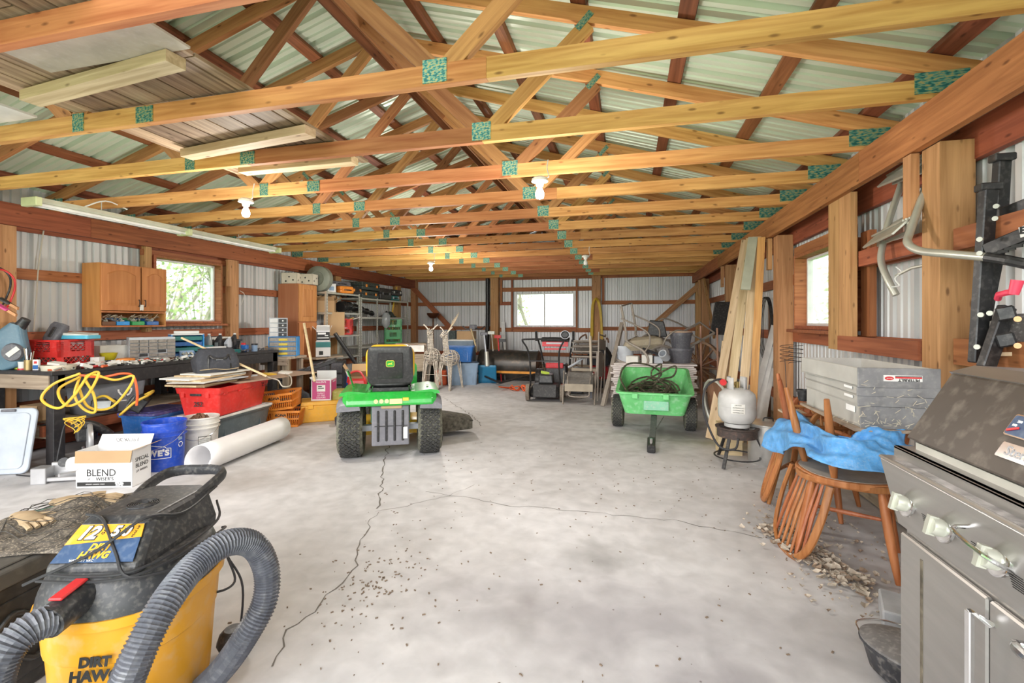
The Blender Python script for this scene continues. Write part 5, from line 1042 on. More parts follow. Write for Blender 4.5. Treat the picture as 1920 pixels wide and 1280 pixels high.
# ladders of loose hand tools: individual things
r9 = random.Random(21)
def tool(kind, p, rz_, col, nm):
    cats = {'screwdriver': 'screwdriver', 'pliers': 'pliers', 'wrench': 'wrench', 'spray_can': 'can', 'tape_roll': 'tape', 'socket': 'socket', 'glue_tube': 'tube', 'rag': 'rag'}
    t = thing(kind, nm, cats[kind], p, rz_, 'hand tools and bits strewn on the near workbench')
    if kind == 'screwdriver':
        q = MB(); q.tube([(-.11, 0, .013), (-.10, 0, .013), (-.04, 0, .013), (-.01, 0, .013)], lambda s_: .012-.004*abs(s_-.4), 8); q.obj('handle', col, t, smooth=True); MB().cyl((-.01, 0, .012), (.10, 0, .006), .003, n=6).obj('shaft', M_CHROME, t)
    elif kind == 'pliers':
        q = MB(); q.tube([(-.11, -.03, .01), (-.05, -.022, .01), (.0, .004, .01)], .008, 6, smooth=3); q.tube([(-.11, .03, .01), (-.05, .022, .01), (.0, -.004, .01)], .008, 6, smooth=3); q.obj('handle', col, t, smooth=True); q = MB(); q.box((.03, 0, .01), (.06, .026, .014), taper=(.7, .7)); q.obj('jaw', M_GALV, t, bevel=.002)
    elif kind == 'wrench':
        q = MB(); q.bar((-.08, 0, .006), (.08, 0, .006), .014, .007); q.lathe([(.012, .001), (.019, .001), (.019, .011), (.012, .011)], 12, o=(-.09, 0, 0), caps=False); q.box((.09, .012, .006), (.03, .010, .009)); q.box((.09, -.012, .006), (.03, .010, .009)); q.obj('body', M_CHROME, t)
    elif kind == 'spray_can':
        MB().lathe([(0, 0), (.026, 0), (.026, .12), (.016, .132), (0, .132)], 16).obj('body', col, t, smooth=True); MB().lathe([(0, .13), (.016, .13), (.016, .155), (0, .155)], 12).obj('cap', M_WHITE, t)
    elif kind == 'tape_roll':
        q = MB(); q.lathe([(.022, 0), (.042, 0), (.042, .03), (.022, .03), (.022, 0)], 20, caps=False); q.obj('body', col, t, smooth=True)
    elif kind == 'socket': MB().lathe([(0, 0), (.018, 0), (.018, .03), (.012, .03), (.012, .01), (0, .01)], 12).obj('body', M_CHROME, t, smooth=True)
    elif kind == 'glue_tube': q = MB(); q.loft([[Vector((x, w2*math.cos(a), .012+h2*math.sin(a))) for a in [i*PI/4 for i in range(8)]] for x, w2, h2 in ((-.07, .02, .002), (0, .017, .011), (.05, .012, .011), (.055, .005, .005), (.075, .004, .004))]); q.obj('body', col, t, smooth=True)
    elif kind == 'rag':
        q = MB(); q.grid(lambda a, b: ((a-.5)*.16, (b-.5)*.12, .006+.02*abs(math.sin(9*a+5*b))*(1-(2*a-1)**2)*(1-(2*b-1)**2)+.006*math.sin(20*b)), 10, 8); q.obj('body', col, t, smooth=True, thick=.003)
    return t
cols = [('red', M_RED), ('black', M_BLACK), ('orange', M_ORANGE), ('yellow', M_YELC), ('blue', M_BLUE), ('grey', M_LGREY), ('brown', M_BROWN), ('white', M_WHITE), ('green', M_GRN)]
spots = [('pliers', -4.70, 2.98, 'orange', 'by the front edge near the cream dish'), ('screwdriver', -4.72, 3.10, 'red', 'on the front edge of the near bench'), ('pliers', -4.76, 3.20, 'red', 'in front of the red milk crate'), ('rag', -4.95, 3.02, 'grey', 'crumpled beside the cream dish'), ('wrench', -4.80, 3.34, 'grey', 'before the small cream box'), ('screwdriver', -4.84, 3.42, 'yellow', 'before the orange reel'), ('wrench', -4.72, 3.45, 'grey', 'on the front edge below the orange reel'), ('tape_roll', -4.80, 3.58, 'white', 'just in front of the orange reel'), ('pliers', -4.70, 3.62, 'black', 'on the front edge below the parts cabinet'), ('screwdriver', -4.74, 3.72, 'green', 'near the parts cabinet'), ('socket', -4.72, 3.80, 'grey', 'below the parts cabinet'), ('tape_roll', -4.85, 3.78, 'red', 'before the parts cabinet'), ('glue_tube', -4.76, 3.90, 'red', 'by the parts cabinet corner'), ('rag', -4.80, 4.04, 'brown', 'heaped at the foot of the parts cabinet'), ('socket', -4.70, 4.00, 'grey', 'by the heaped brown rag'), ('wrench', -4.70, 4.15, 'grey', 'near the blue open bin'), ('rag', -4.73, 4.30, 'white', 'at the far end of the near bench'), ('glue_tube', -4.92, 3.15, 'white', 'between cream dish and red crate'), ('screwdriver', -4.85, 3.12, 'black', 'beside the cream dish'), ('tape_roll', -5.02, 3.55, 'blue', 'beside the yellow bowl'), ('spray_can', -5.35, 3.52, 'white', 'against the wall behind the cream box'), ('spray_can', -5.30, 4.25, 'blue', 'behind the blue parts rack'), ('pliers', -4.93, 3.30, 'blue', 'close to the red milk crate'), ('screwdriver', -4.66, 3.30, 'orange', 'at the very edge below the red crate')]
cd_ = dict(cols)
for k, x, y, c, wh in spots:
    if k in ('wrench', 'socket'): nm = 'steel %s %s' % (k, wh)
    else: nm = '%s %s %s' % (c, k.replace('_', ' '), wh)
    tool(k, (x, y, BZ), r9.uniform(0, 6.28), cd_[c], nm)
# ---- items on the second bench
Z2 = BZ+.03
def bottle(label, loc, mm, h=.22, w_=.10, d=.06, rz=0, group='oil bottles on the further bench'):
    t = thing('oil_bottle', label, 'bottle', loc, rz, group); q = MB(); q.loft([[Vector((x+ox, y, z)) for x, y in rrect(w2, d2, .012, 2)] for w2, d2, z, ox in ((w_, d, 0, 0), (w_, d, h*.62, 0), (w_*.62, d*.8, h*.82, .015), (.03, .03, h*.9, .025), (.03, .03, h*.95, .025))]); q.obj('body', mm, t, smooth=True)
    q = MB(); q.cyl((.025, 0, h*.93), (.025, 0, h), .016, n=12); q.obj('cap', M_WHITE, t, smooth=True); MB().box((0, -d/2-.001, h*.35), (w_*.7, .002, h*.4)).obj('paper_label', M_CLEAR, t); return t
bottle('tall clear oil jug at the left of the oil bottles', (-4.96, 4.62, Z2), M_CLEAR, .24); bottle('black oil bottle left of the silver bottle', (-4.90, 4.72, Z2), M_BLACK, .24, .07); bottle('silver oil bottle between two black ones', (-4.84, 4.80, Z2), M_LGREY, .20, .07); bottle('black oil bottle right of the silver bottle', (-4.88, 4.92, Z2), M_BLACK, .24, .07)
t = thing('drill_case', 'dark green power tool case lying flat behind the tool bag', 'case', (-5.02, 4.40+.12, Z2), R(75)); MB().prism(rrect(.30, .22, .02), .10).obj('body', M_TEAL, t, bevel=.006); MB().box((0, -.112, .055), (.07, .012, .04)).obj('latch', M_LGREY, t)
carton('white carton on the further bench behind the tool bag', (-4.80, 4.58, Z2), .20, .10, .085, M_CARDW, R(75), lid=True)
tote('black open tray full of white tubing at the back of the further bench', (-5.15, 5.02, Z2), .40, .22, .15, M_BLACK, R(78), taper=.85, name='parts_tray')
for k in range(3):
    q = MB(); q.tube([(-5.22+.05*k, 4.86, Z2+.16), (-5.16+.05*k, 5.0, Z2+.18), (-5.2+.05*k, 5.16, Z2+.16)], .012, 8, smooth=4); tag(q.obj('white_tube', M_PAPER, None, smooth=True), ('white tube along the wall side of the black tray', 'white tube in the middle of the black tray', 'white tube along the aisle side of the black tray')[k], 'tube', 'white tubes in the black tray')
t = thing('blue_can', 'blue and white spray bottle with red trigger near the tool bag', 'bottle', (-4.76, 4.98, Z2), 0); MB().prism(rrect(.10, .05, .02), .09).obj('body', M_BLUE, t, bevel=.004); MB().box((-.02, 0, .10), (.05, .03, .03)).obj('trigger', M_RED, t, bevel=.004); o = lathe_thing('parts_jar', 'black lidded jar of parts beside the blue drawer unit', 'jar', (-4.74, 5.12, Z2), [(0, 0), (.035, 0), (.035, .08), (0, .08)], M_LBLUE, cap=(.038, .08, .10, M_BLACK))
t = thing('shallow_dish', 'clear green dish of red bits on the further bench', 'dish', (-4.76, 4.80, Z2), 0); MB().lathe([(0, 0), (.08, 0), (.09, .04), (.085, .04), (.075, .006), (0, .006)], 20).obj('body', M_TEAL, t, smooth=True); MB().box((0, 0, .02), (.08, .05, .02)).obj('bits', M_RED, t)
# sawhorse bench and drawer unit
sh = thing('wooden_trestle', 'weathered plank bench under the blue four drawer unit', 'bench', (-4.62, 5.60, 0), 0); board('top_plank', (-.30, .12, .72), (.12, .12, .72), .22, .035, W_GREY, sh); board('top_plank', (-.30, -.09, .72), (.12, -.09, .72), .18, .035, W_GREY, sh); board('rail', (-.30, -.17, .66), (.12, -.17, .66), .03, .08, W_GREY, sh, ref=(0, 0, 1))
for x in (-.22, .06):
    for y in (-.12, .16): board('leg', (x, y, 0), (x, y, .70), .08, .04, W_GREY, sh, ref=(0, 1, 0))
du = thing('drawer_unit', 'bright blue four drawer parts unit with yellow labels on the plank bench', 'drawers', (-4.70, 5.62, .7375), R(30)); W_, D_, H_ = .36, .26, .27
for a, b in (((-W_/2, -D_/2, 0), (-W_/2+.01, D_/2, H_)), ((W_/2-.01, -D_/2, 0), (W_/2, D_/2, H_)), ((-W_/2, D_/2-.01, 0), (W_/2, D_/2, H_)), ((-W_/2, -D_/2, H_-.008), (W_/2, D_/2, H_)), ((-W_/2, -D_/2, 0), (W_/2, D_/2, .01))): MB().b2(a, b).obj('case_panel', M_BLUB, du)
for j in range(4):
    dr = MB().b2((-W_/2+.012, -D_/2+.004, .012+.064*j), (W_/2-.012, D_/2-.02, .066+.064*j)).obj('drawer', mat('smoky_drawer', (.28, .25, .22), .3, var=.25, scale=40), du, bevel=.003); MB().b2((-.05, -D_/2-.004, .022+.064*j), (.06, -D_/2+.006, .05+.064*j)).obj('yellow_label', cmat('yellow_label', (.80, .62, .05), .5), dr, bevel=.003)
    MB().b2((-W_/2, -D_/2, .068+.064*j), (W_/2, -D_/2+.008, .076+.064*j)).obj('shelf_edge', M_BLUB, du)
wd = thing('white_drawer_tower', 'tall white and black drawer tower standing behind the blue drawer unit', 'drawers', (-4.92, 5.50, Z2), R(28)); W_, D_, H_ = .24, .16, .42; wd.location = (-5.02, 5.88, .85); wd.rotation_euler = (0, 0, R(38)); carton('tall brown carton under the white drawer tower', (-5.06, 5.92, 0), .34, .26, .845, M_CARD, R(38), lid=True)
MB().b2((-W_/2, -D_/2+.01, 0), (W_/2, D_/2, H_)).obj('case_panel', M_LGREY, wd)
for j in range(6):
    MB().b2((-W_/2+.01, -D_/2-.004, .01+.068*j), (-.005, -D_/2+.02, .066+.068*j)).obj('drawer', M_WHITE, wd, bevel=.002); d_ = MB().b2((.005, -D_/2-.004, .01+.068*j), (W_/2-.01, -D_/2+.02, .066+.068*j)).obj('drawer', M_BLACK, wd, bevel=.002); q = MB(); q.cyl((.06, -D_/2-.006, .038+.068*j), (.06, -D_/2-.012, .038+.068*j), .012, n=12); q.obj('label_dot', M_WHITE, d_)
q = MB(); q.bar(DZ(340, 633, 4.85), DZ(500, 705, 4.75), .012, .018); tag(q.obj('wooden_batten', W_PALE, None), 'thin wooden batten slanting down from the bench past the tool bag', 'batten')
q = MB(); q.tube([DZ(570, 606, 5.3), DZ(590, 715, 4.95)], .014, 10); tag(q.obj('broom_handle', W_PALE, None, smooth=True), 'pale wooden broom handle leaning in front of the tall oak cabinet', 'handle')
# yellow packs and white cable on the pinkish board
for u, v, mm, lb in ((505, 703, M_YELC, 'yellow paper packet on the pinkish board'), (535, 700, M_PAPER, 'white paper packet next to the yellow one')):
    p = FZ(u, v, .6135); o = MB().box((0, 0, .012), (.13, .09, .02), rot=(.1, .1, 0)).obj('packet', mm, None, bevel=.003); o.location = p; o.rotation_euler = (0, 0, r9.uniform(0, 3)); tag(o, lb, 'packet')
q = MB(); q.tube([FZ(500, 706, .619), FZ(510, 709, .619), FZ(522, 713, .612), DZ(530, 724, 4.75), DZ(545, 722, 4.85), FZ(545, 706, .619), FZ(535, 701, .619)], .006, 7, smooth=6); tag(q.obj('white_cable', cmat('cream_rope', (.55, .50, .42), .8), None, smooth=True), 'cream cable looping over the edge of the pinkish board', 'cable')
# ---- RONA baskets, yellow box, liquor box
def basket(label, loc, rot):
    t = thing('slatted_basket', label, 'basket', loc, 0, 'orange shopping baskets by the red crate', rot=rot); w_, d, h = .46, .30, .19
    q = MB(); q.prism(rrect(w_*.86, d*.82, .03), .006); q.obj('base', M_ORG, t)
    for o_, u_, n_, L, Lb in ((Vector((-w_/2, -d/2, h)), Vector((1, 0, 0)), Vector((0, 1, 0)), w_, w_*.86), (Vector((w_/2, d/2, h)), Vector((-1, 0, 0)), Vector((0, -1, 0)), w_, w_*.86), (Vector((w_/2, -d/2, h)), Vector((0, 1, 0)), Vector((-1, 0, 0)), d, d*.82), (Vector((-w_/2, d/2, h)), Vector((0, -1, 0)), Vector((1, 0, 0)), d, d*.82)):
        q = MB(); ins = n_*((d*.09) if L == w_ else w_*.07)
        def pt(s_, z): k = 1-z/h; return o_+u_*(s_*L)*(1-k*(1-Lb/L))+u_*k*(L-Lb)/2+n_*(0)+ins*k-Vector((0, 0, h-z))
        for z, th2 in ((h-.012, .024), (h*.5, .018), (.012, .024)): q.bar(pt(0, z), pt(1, z), .006, th2)
        n = int(L/.024)
        for i in range(n+1):
            s_ = i/n
            q.bar(pt(s_, .02), pt(s_, h-.02), .005, .009)
        if L == w_: q.bar(pt(.33, h*.72), pt(.70, h*.72), .007, h*.38)
        q.obj('slatted_side', M_ORG, t)
    text('RONA', .042, M_BLTX, t, (.02, -d/2+.002, h*.74), (R(84), 0, 0), bold=.002); return t
basket('lower orange slatted basket standing level on the floor', (-3.95, 4.70, 0), (0, 0, R(70)-R(48))); basket('upper orange slatted basket tilted on the lower one', (-3.97, 4.66, .205), (R(4), R(-7), R(66)-R(48)))
M_MUST = cmat('mustard_plastic', (.78, .40, .04), .45, .12)
t = thing('toolbox', 'mustard yellow plastic toolbox under the pink liquor carton', 'box', (-3.66, 5.14, 0), R(38)); MB().box((0, 0, .10), (.60, .34, .20), taper=(1.04, 1.04)).obj('body', M_MUST, t, bevel=.012, seg=2); MB().box((0, 0, .225), (.63, .36, .05), taper=(.96, .96)).obj('lid', M_MUST, t, bevel=.01, seg=2)
for x in (-.2, .2): MB().box((x, -.182, .19), (.06, .016, .05)).obj('latch', M_MUST, t, bevel=.003)
t = carton('pink and white open liquor carton standing on the mustard toolbox', (-3.70, 5.12, .25), .235, .25, .26, M_CARDW, R(20), (0, 0, 0, 0)); 
for s_, (lo, hi), rot, lx in ((0, ((-.105, -.127, .015), (.105, -.1252, .245)), FRONT, (0, -.1285)), (1, ((.1178, -.112, .015), (.1192, .112, .245)), SIDE, (.1205, 0))):
    MB().b2(lo, hi).obj('pink_panel', M_PINK, t)
    for s2, z, sz in (("ALLEN'S", .225, .034), ('FAMILY', .088, .026), ('OF FINE', .062, .026), ('LIQUORS', .036, .026)): text(s2, sz, M_WHTX, t, (lx[0], lx[1], z), rot)
    if s_ == 0: MB().b2((-.05, -.1292, .11), (.05, -.1275, .19)).obj('cream_panel', M_PAPER, t); [MB().box((dx_, -.1297, z_), (w5_, .001, .010)).obj('print_bar', M_BLTX, t) for dx_, z_, w5_ in ((-.012, .172, .045), (.0, .150, .07))]
q = MB(); q.box((-.0, .118, .30), (.24, .003, .09), rot=(.15, 0, 0)); q.obj('flap', M_CARDW, t); q = MB(); q.box((-.118, 0, .25), (.08, .22, .003), rot=(0, .9, 0)); q.obj('flap', M_CARDW, t)
# ---- tall oak cabinet
tc = thing('tall_cabinet', 'tall oak pantry cabinet with panelled doors beside the steel shelving', 'cabinet', (XL+.06, 6.36, 0), 0); TD, TW, TH = .37, .44, 1.82
MB().b2((0, 0, .08), (TD, TW, TH)).obj('carcass', wood('cabinet_side', (.48, .20, .085), (.56, .26, .12), rv=.03, knots=False, gs=.5, along='Z'), tc, bevel=.003); MB().b2((0, .02, 0), (TD-.06, TW-.02, .08)).obj('plinth', W_OAK, tc)
for z0, z1 in ((.10, .54), (.56, 1.20), (1.215, TH-.01)):
    d_ = empty('door', tc); MB().b2((TD, .004, z0), (TD+.02, TW-.004, z1)).obj('door_panel', W_OAK, d_, bevel=.003); q = MB(); q.prism([(-.14, -(z1-z0)/2+.07), (.14, -(z1-z0)/2+.07), (.13, (z1-z0)/2-.07), (-.13, (z1-z0)/2-.07)], .006, o=(TD+.019, TW/2, (z0+z1)/2), rot=(R(90), 0, R(90)), top=.9); q.obj('raised_panel', W_OAK, d_)
# things on top of the cabinet
M_SWB = cmat('cream_switch_box', (.62, .58, .48), .6, .15)
for k, (x, y, lb) in enumerate(((-5.28, 6.47, 'cream playing card patterned box at the back of the cabinet top'), (-5.13, 6.68, 'cream playing card patterned box at the front of the cabinet top'))):
    t = carton(lb, (x, y, TH), .24, .20, .17, M_SWB, R(20-8*k), lid=True, group='cream boxes on the tall cabinet')
    for sx, sz in ((-.05, .04), (.0, .11), (.06, .06)): MB().box((sx, -.101, sz), (.022, .002, .022), rot=(0, R(45), 0)).obj('card_pip', M_BLTX, t)
    for sx, sz in ((-.04, .06), (.05, .11)): MB().box((.1215, sx, sz), (.002, .022, .022), rot=(R(45), 0, 0)).obj('card_pip', M_BLTX, t)
t = thing('hose_reel', 'large grey green round drum standing on edge on the steel shelf top', 'drum', (-5.10, 6.93, 1.94), 0, rot=(R(90), 0, R(8))); MB().lathe([(0, -.07), (.20, -.075), (.215, -.06), (.215, .06), (.20, .075), (.12, .085), (.11, .075), (0, .075)], 36).obj('drum', cmat('grey_green_plastic', (.22, .24, .20), .45), t, smooth=True)
MB().lathe([(0, .07), (.03, .07), (.03, .10), (0, .10)], 14).obj('hub', M_BLACK, t)

# loose hardware nobody could count
r = random.Random(55)
for nm, mm, n, lb in (('loose_hardware', M_GALV, 170, 'loose steel screws and fittings strewn over the near workbench'), ('loose_hardware', M_BLACK, 130, 'small black odds and ends strewn over the near workbench'), ('paper_scraps', M_PAPER, 46, 'torn paper and packet scraps among the tools on the near workbench'), ('plastic_scraps', M_ORANGE, 26, 'small orange and red plastic bits among the tools on the bench')):
    m = MB()
    for k in range(n):
        x, y = r.uniform(-5.0, BX-.02), r.uniform(2.9, 4.42); big = nm == 'paper_scraps'; s_ = r.uniform(.012, .04)*(1.6 if big else 1)
        m.box((x, y, BZ+.006+r.uniform(0, .02)), (s_*1.6, s_*.5, s_*(.3 if not big else .5)), rot=(r.uniform(-.4, .4), r.uniform(-.4, .4), r.uniform(0, 3)))
    tag(m.obj(nm, mm), lb, 'scraps' if 'scraps' in nm else 'hardware', kind='stuff')
m = MB()
for k in range(60):
    x, y = r.uniform(-5.2, BX-.04), r.uniform(4.55, 5.38); s_ = r.uniform(.012, .045); m.box((x, y, Z2+.008+r.uniform(0, .03)), (s_*1.6, s_*.6, s_*.4), rot=(r.uniform(-.4, .4), r.uniform(-.4, .4), r.uniform(0, 3)))
tag(m.obj('loose_hardware', M_DGREY), 'dark small parts heaped on the further workbench', 'hardware', kind='stuff')
m = MB()
for k in range(50):
    x, y = r.uniform(XL+.08, XL+.26), r.uniform(3.65, 4.26); s_ = r.uniform(.015, .05); m.bar((x, y, 1.245+r.uniform(0, .03)), (x+r.uniform(-.03, .03), y+s_*1.5, 1.25+r.uniform(0, .05)), .008, .006)
tag(m.obj('sticks_and_packets', M_TAN), 'tan sticks and packets stuffed above the bins in the cupboard', 'packets', kind='stuff')
carton('pale box on the sill side of the grey parts cabinet', (-5.30, 4.02, BZ), .20, .12, .20, M_PAPER, R(85), lid=True)
carton('thin white carton lying on top of the blue parts rack', (-4.98, 4.36, BZ+.276), .24, .14, .03, M_CARDW, R(50), lid=True)
# ================================================================ STEEL SHELVING
def shelf_unit(label, y0, y1, xf, xb, zs, H, loc_label, ym=None):
    t = thing('steel_shelving', label, 'shelving', (0, 0, 0), 0, 'slotted steel shelving along the wall')
    for x in (xf, xb):
        for y in (y0, y1) if not ym else (y0, ym, y1):
            m = MB(); m.b2((x-.002, y-.018, 0), (x+.002, y+.018, H)); s_ = 1 if y == y0 else -1; m.b2((x-.034 if x == xf else x, y-s_*.018, 0), (x if x == xf else x+.034, y-s_*.015, H))
            p = m.obj('upright', M_GALV, t); q = MB()
            for k in range(int(H/.05)): q.b2((x+(.0022), y-.004, .03+.05*k), (x+.0030, y+.004, .05+.05*k))
            if x == xf: o = q.obj('slots', M_BLACK, p); o['kind'] = 'stuff'
    for z in zs:
        m = MB(); m.b2((xb, y0, z-.004), (xf, y1, z)); m.b2((xf-.004, y0, z-.035), (xf, y1, z)); m.b2((xb, y0, z-.035), (xb+.004, y1, z)); m.b2((xb, y0, z-.035), (xf, y0+.004, z)); m.obj('shelf', M_GALV, t)
    return t
SX, SBK = -4.90, -5.36
shelf_unit('galvanised steel shelving unit next to the tall oak cabinet', 6.86, 7.83, SX, SBK, (.18, .60, .98, 1.375, 1.72), 1.73, 0)
shelf_unit('galvanised steel shelving unit in the far corner carrying the green crates', 7.90, 9.82, SX, SBK, (.2, .74, 1.306, 1.67), 1.68, 0, 8.48)
ZT, ZT2 = 1.72, 1.67
def case(label, loc, w_, d, h, mm, rz=R(90), latch=M_ORG, group='moulded tool cases along the shelving top'):
    t = thing('tool_case', label, 'case', loc, rz, group); MB().box((0, 0, h*.27), (w_, d, h*.5), taper=(1.03, 1.03)).obj('base', mm, t, bevel=.015, seg=2); MB().box((0, 0, h*.76), (w_*1.02, d*1.02, h*.46), taper=(.95, .93)).obj('lid', mm, t, bevel=.018, seg=2)
    for x in (-.3, .3): MB().box((x*w_, -d/2-.006, h*.52), (.05, .012, .05)).obj('latch', latch, t, bevel=.003)
    q = MB(); q.tube([(-.07, -d/2, h*.45), (-.06, -d/2-.03, h*.45), (.06, -d/2-.03, h*.45), (.07, -d/2, h*.45)], .009, 6, smooth=3); q.obj('handle', M_BLACK, t, smooth=True); return t
M_DGRN = cmat('dark_green_case', (.03, .045, .042), .45, .15); 
t = carton('white printed carton beside the round drum', (-5.05, 7.20, ZT), .14, .16, .15, M_CARDW, R(35), lid=True); MB().box((0, -.081, .07), (.08, .002, .07)).obj('picture_panel', M_LBLUE, t)
case('orange tool case on the shelving beside the printed carton', (-5.02, 7.48, ZT), .28, .26, .13, M_ORG, R(70)); case('dark grey tool case lying on the orange one against the wall', (-5.15, 7.50, ZT+.133), .42, .26, .09, M_DGREY, R(75), M_DGREY)
case('black tool case bridging the gap in the shelving top', (-5.08, 7.80, ZT), .34, .30, .15, M_BLACK); 
case('lower dark green tool case with orange latches on the far shelving', (-5.08, 8.25, ZT2), .60, .34, .15, M_DGRN); case('upper dark green tool case stacked on the lower one', (-5.08, 8.28, ZT2+.155), .64, .34, .16, M_DGRN)
case('black tool case in the middle of the far shelving top', (-5.08, 8.85, ZT2), .46, .34, .24, M_BLACK, latch=M_DGREY); case('teal grey low tool case near the end of the far shelving', (-5.08, 9.30, ZT2), .36, .30, .11, M_TEAL, latch=M_LGREY); case('black case with metal catches on the teal grey one', (-5.08, 9.36, ZT2+.113), .48, .30, .13, M_BLACK, latch=M_CHROME)
t = crate('red milk crate on the steel shelving beside the cardboard sheet', (-5.06, 7.56, .98), M_REDC, .31, .28, R(28), lettering='Sealtest')
for k, (mm, L) in enumerate(((M_TAN, .4), (M_GALV, .36), (M_RED, .3), (M_YELC, .3), (M_PAPER, .28))):
    q = MB(); q.tube([(-5.12+.03*k, 7.45+.05*k, 1.0), (-5.10+.02*k, 7.5+.03*k, 1.2), (-5.18+.08*k, 7.4+.1*k, 1.26+.01*k)], .009, 6, smooth=3); tag(q.obj('rod', mm, None, smooth=True), ('tan', 'steel', 'red', 'yellow', 'cream')[k]+' rod sticking out of the red crate on the shelving', 'rod', 'rods standing in the red crate')
q = MB(); q.box((0, 0, .20), (.33, .006, .40)); o = q.obj('cardboard_sheet', M_CARD); o.location = (-4.86, 7.00, .98); o.rotation_euler = (R(-4), 0, R(35)); tag(o, 'large plain cardboard sheet leaning against the steel shelving', 'cardboard')
for k, (lb, loc) in enumerate((('lower green milk crate at the end of the shelving', (-5.04, 9.38, .74)), ('upper green milk crate holding tool handles', (-5.04, 9.38, 1.005)))): crate(lb, loc, M_GRN, .36, .26, R(30), 'green milk crates stacked on the shelving', lettering='Co' if k else None)
for k in range(5):
    q = MB(); q.cyl((-5.14+.05*k, 9.28+.04*k, 1.02), (-5.16+.06*k, 9.28+.05*k, 1.28), .012, n=8); tag(q.obj('stick', (W_PALE, M_RED, M_YELC, M_BLACK, M_TAN)[k], None), ('pale wooden', 'red', 'yellow', 'black', 'tan')[k]+' tool handle standing in the upper green crate', 'stick', 'tool handles in the green crate')
q = MB(); q.tube([(-5.04, 7.42, 1.48), (-5.06, 7.7, 1.50), (-5.10, 8.2, 1.45), (-5.15, 8.7, 1.38)], lambda s_: .095*(1-.55*s_)+.012*math.sin(40*s_), 14, smooth=10); tag(q.obj('wrapped_bundle', cmat('shiny_black_film', (.02, .02, .022), .15), None, smooth=True), 'long bundle wrapped in shiny black plastic on the shelving', 'bundle')
carton('open cardboard box of black cables on the shelving next to the cabinet', (-5.08, 7.10, 1.375), .28, .26, .20, M_CARD, R(30), (.6, 1.2, 1.3, .5))
q = MB(); r = random.Random(12)
for k in range(9): c = Vector((-5.08, 7.10, 1.54)); q.tube([c+Vector((math.cos(a+k)*.10, math.sin(a+k)*.09, .03*math.sin(2*a+k)+.012*k)) for a in [i*PI/4 for i in range(8)]], .007, 6, smooth=3, closed=True)
tag(q.obj('cable_coil', M_CORD, None, smooth=True), 'black cable coils in the open cardboard box on the shelving', 'cable')
q = MB(); r = random.Random(5); q.grid(lambda a, b: (-5.02+.22*(a-.5)+.02*math.sin(9*b), 9.15+.34*(b-.5), 1.315+.12*math.sin(PI*a)*math.sin(PI*b)+.02*math.sin(13*a+8*b)), 14, 14); tag(q.obj('dark_bundle', M_DGRN, None, smooth=True, thick=.006), 'dark green cloth heaped on the far shelving above the crates', 'cloth')
q = MB(); q.loft([[Vector((-4.86+.09*k2*math.cos(a)+.01*math.sin(5*a+z*30), 8.75+.09*k2*math.sin(a), z-.10)) for a in [i*PI/6 for i in range(12)]] for k2, z in ((.2, 1.18), (.8, 1.24), (1, 1.34), (.9, 1.44), (.5, 1.50))]); tag(q.obj('plastic_bag', M_CLEAR, None, smooth=True), 'clear plastic bag hanging from the far shelving', 'bag')
q = MB(); q.cyl((-5.25, 9.5, .75), (-5.15, 9.75, 2.0), .016, n=8); tag(q.obj('level', M_YELC, None), 'yellow level standing upright through the far shelving', 'level')
t = crate('blue plastic crate on the floor behind the seat of the tractor', (-4.5, 6.95, 0), M_BLUE, .34, .30, R(30)); 
# cartons in front of the shelving
t = carton('white and black product carton beside the oak cabinet on a teal one', (-4.80, 6.62, .90), .20, .20, .17, M_CARDW, R(35), (.9, 1.3, .8, 1.2)); MB().b2((-.098, -.103, .02), (.098, -.101, .15)).obj('black_panel', M_BLTX, t); [MB().box((dx_, -.1035, z_), (w5_, .002, h5_)).obj('print_bar', M_WHTX, t) for dx_, z_, w5_, h5_ in ((-.02, .125, .12, .03), (.05, .092, .05, .014), (0, .055, .17, .012))]
t = carton('teal and white product carton below the black and white one', (-4.80, 6.62, .655), .22, .20, .24, M_CARDW, R(35), lid=True); q = MB(); q.b2((-.108, -.103, .15), (.108, -.101, .235)); q.obj('teal_panel', M_TEAL, t); MB().b2((.1105, -.1, 0), (.112, .1, .24)).obj('teal_side', cmat('teal_card', (.10, .36, .30), .5), t); MB().b2((-.06, -.104, .03), (.0, -.1015, .09)).obj('black_square', M_BLTX, t)
tb = board('shelf_board', (-4.82, 6.3, .635), (-4.78, 6.95, .635), .26, .02, W_GREY); tag(tb, 'grey board carrying the teal carton beside the oak cabinet', 'board')
q = MB(); q.b2((-.25, -.15, 0), (.25, .15, .60)); o = q.obj('black_chest', M_BLACK, None, bevel=.01); o.location = (-4.62, 6.5, 0); o.rotation_euler = (0, 0, R(25)); tag(o, 'black tool chest standing in front of the steel shelving', 'chest')
for i in range(3): MB().b2((-.23, -.158, .06+.18*i), (.23, -.149, .21+.18*i)).obj('drawer', M_DGREY, o, bevel=.003)
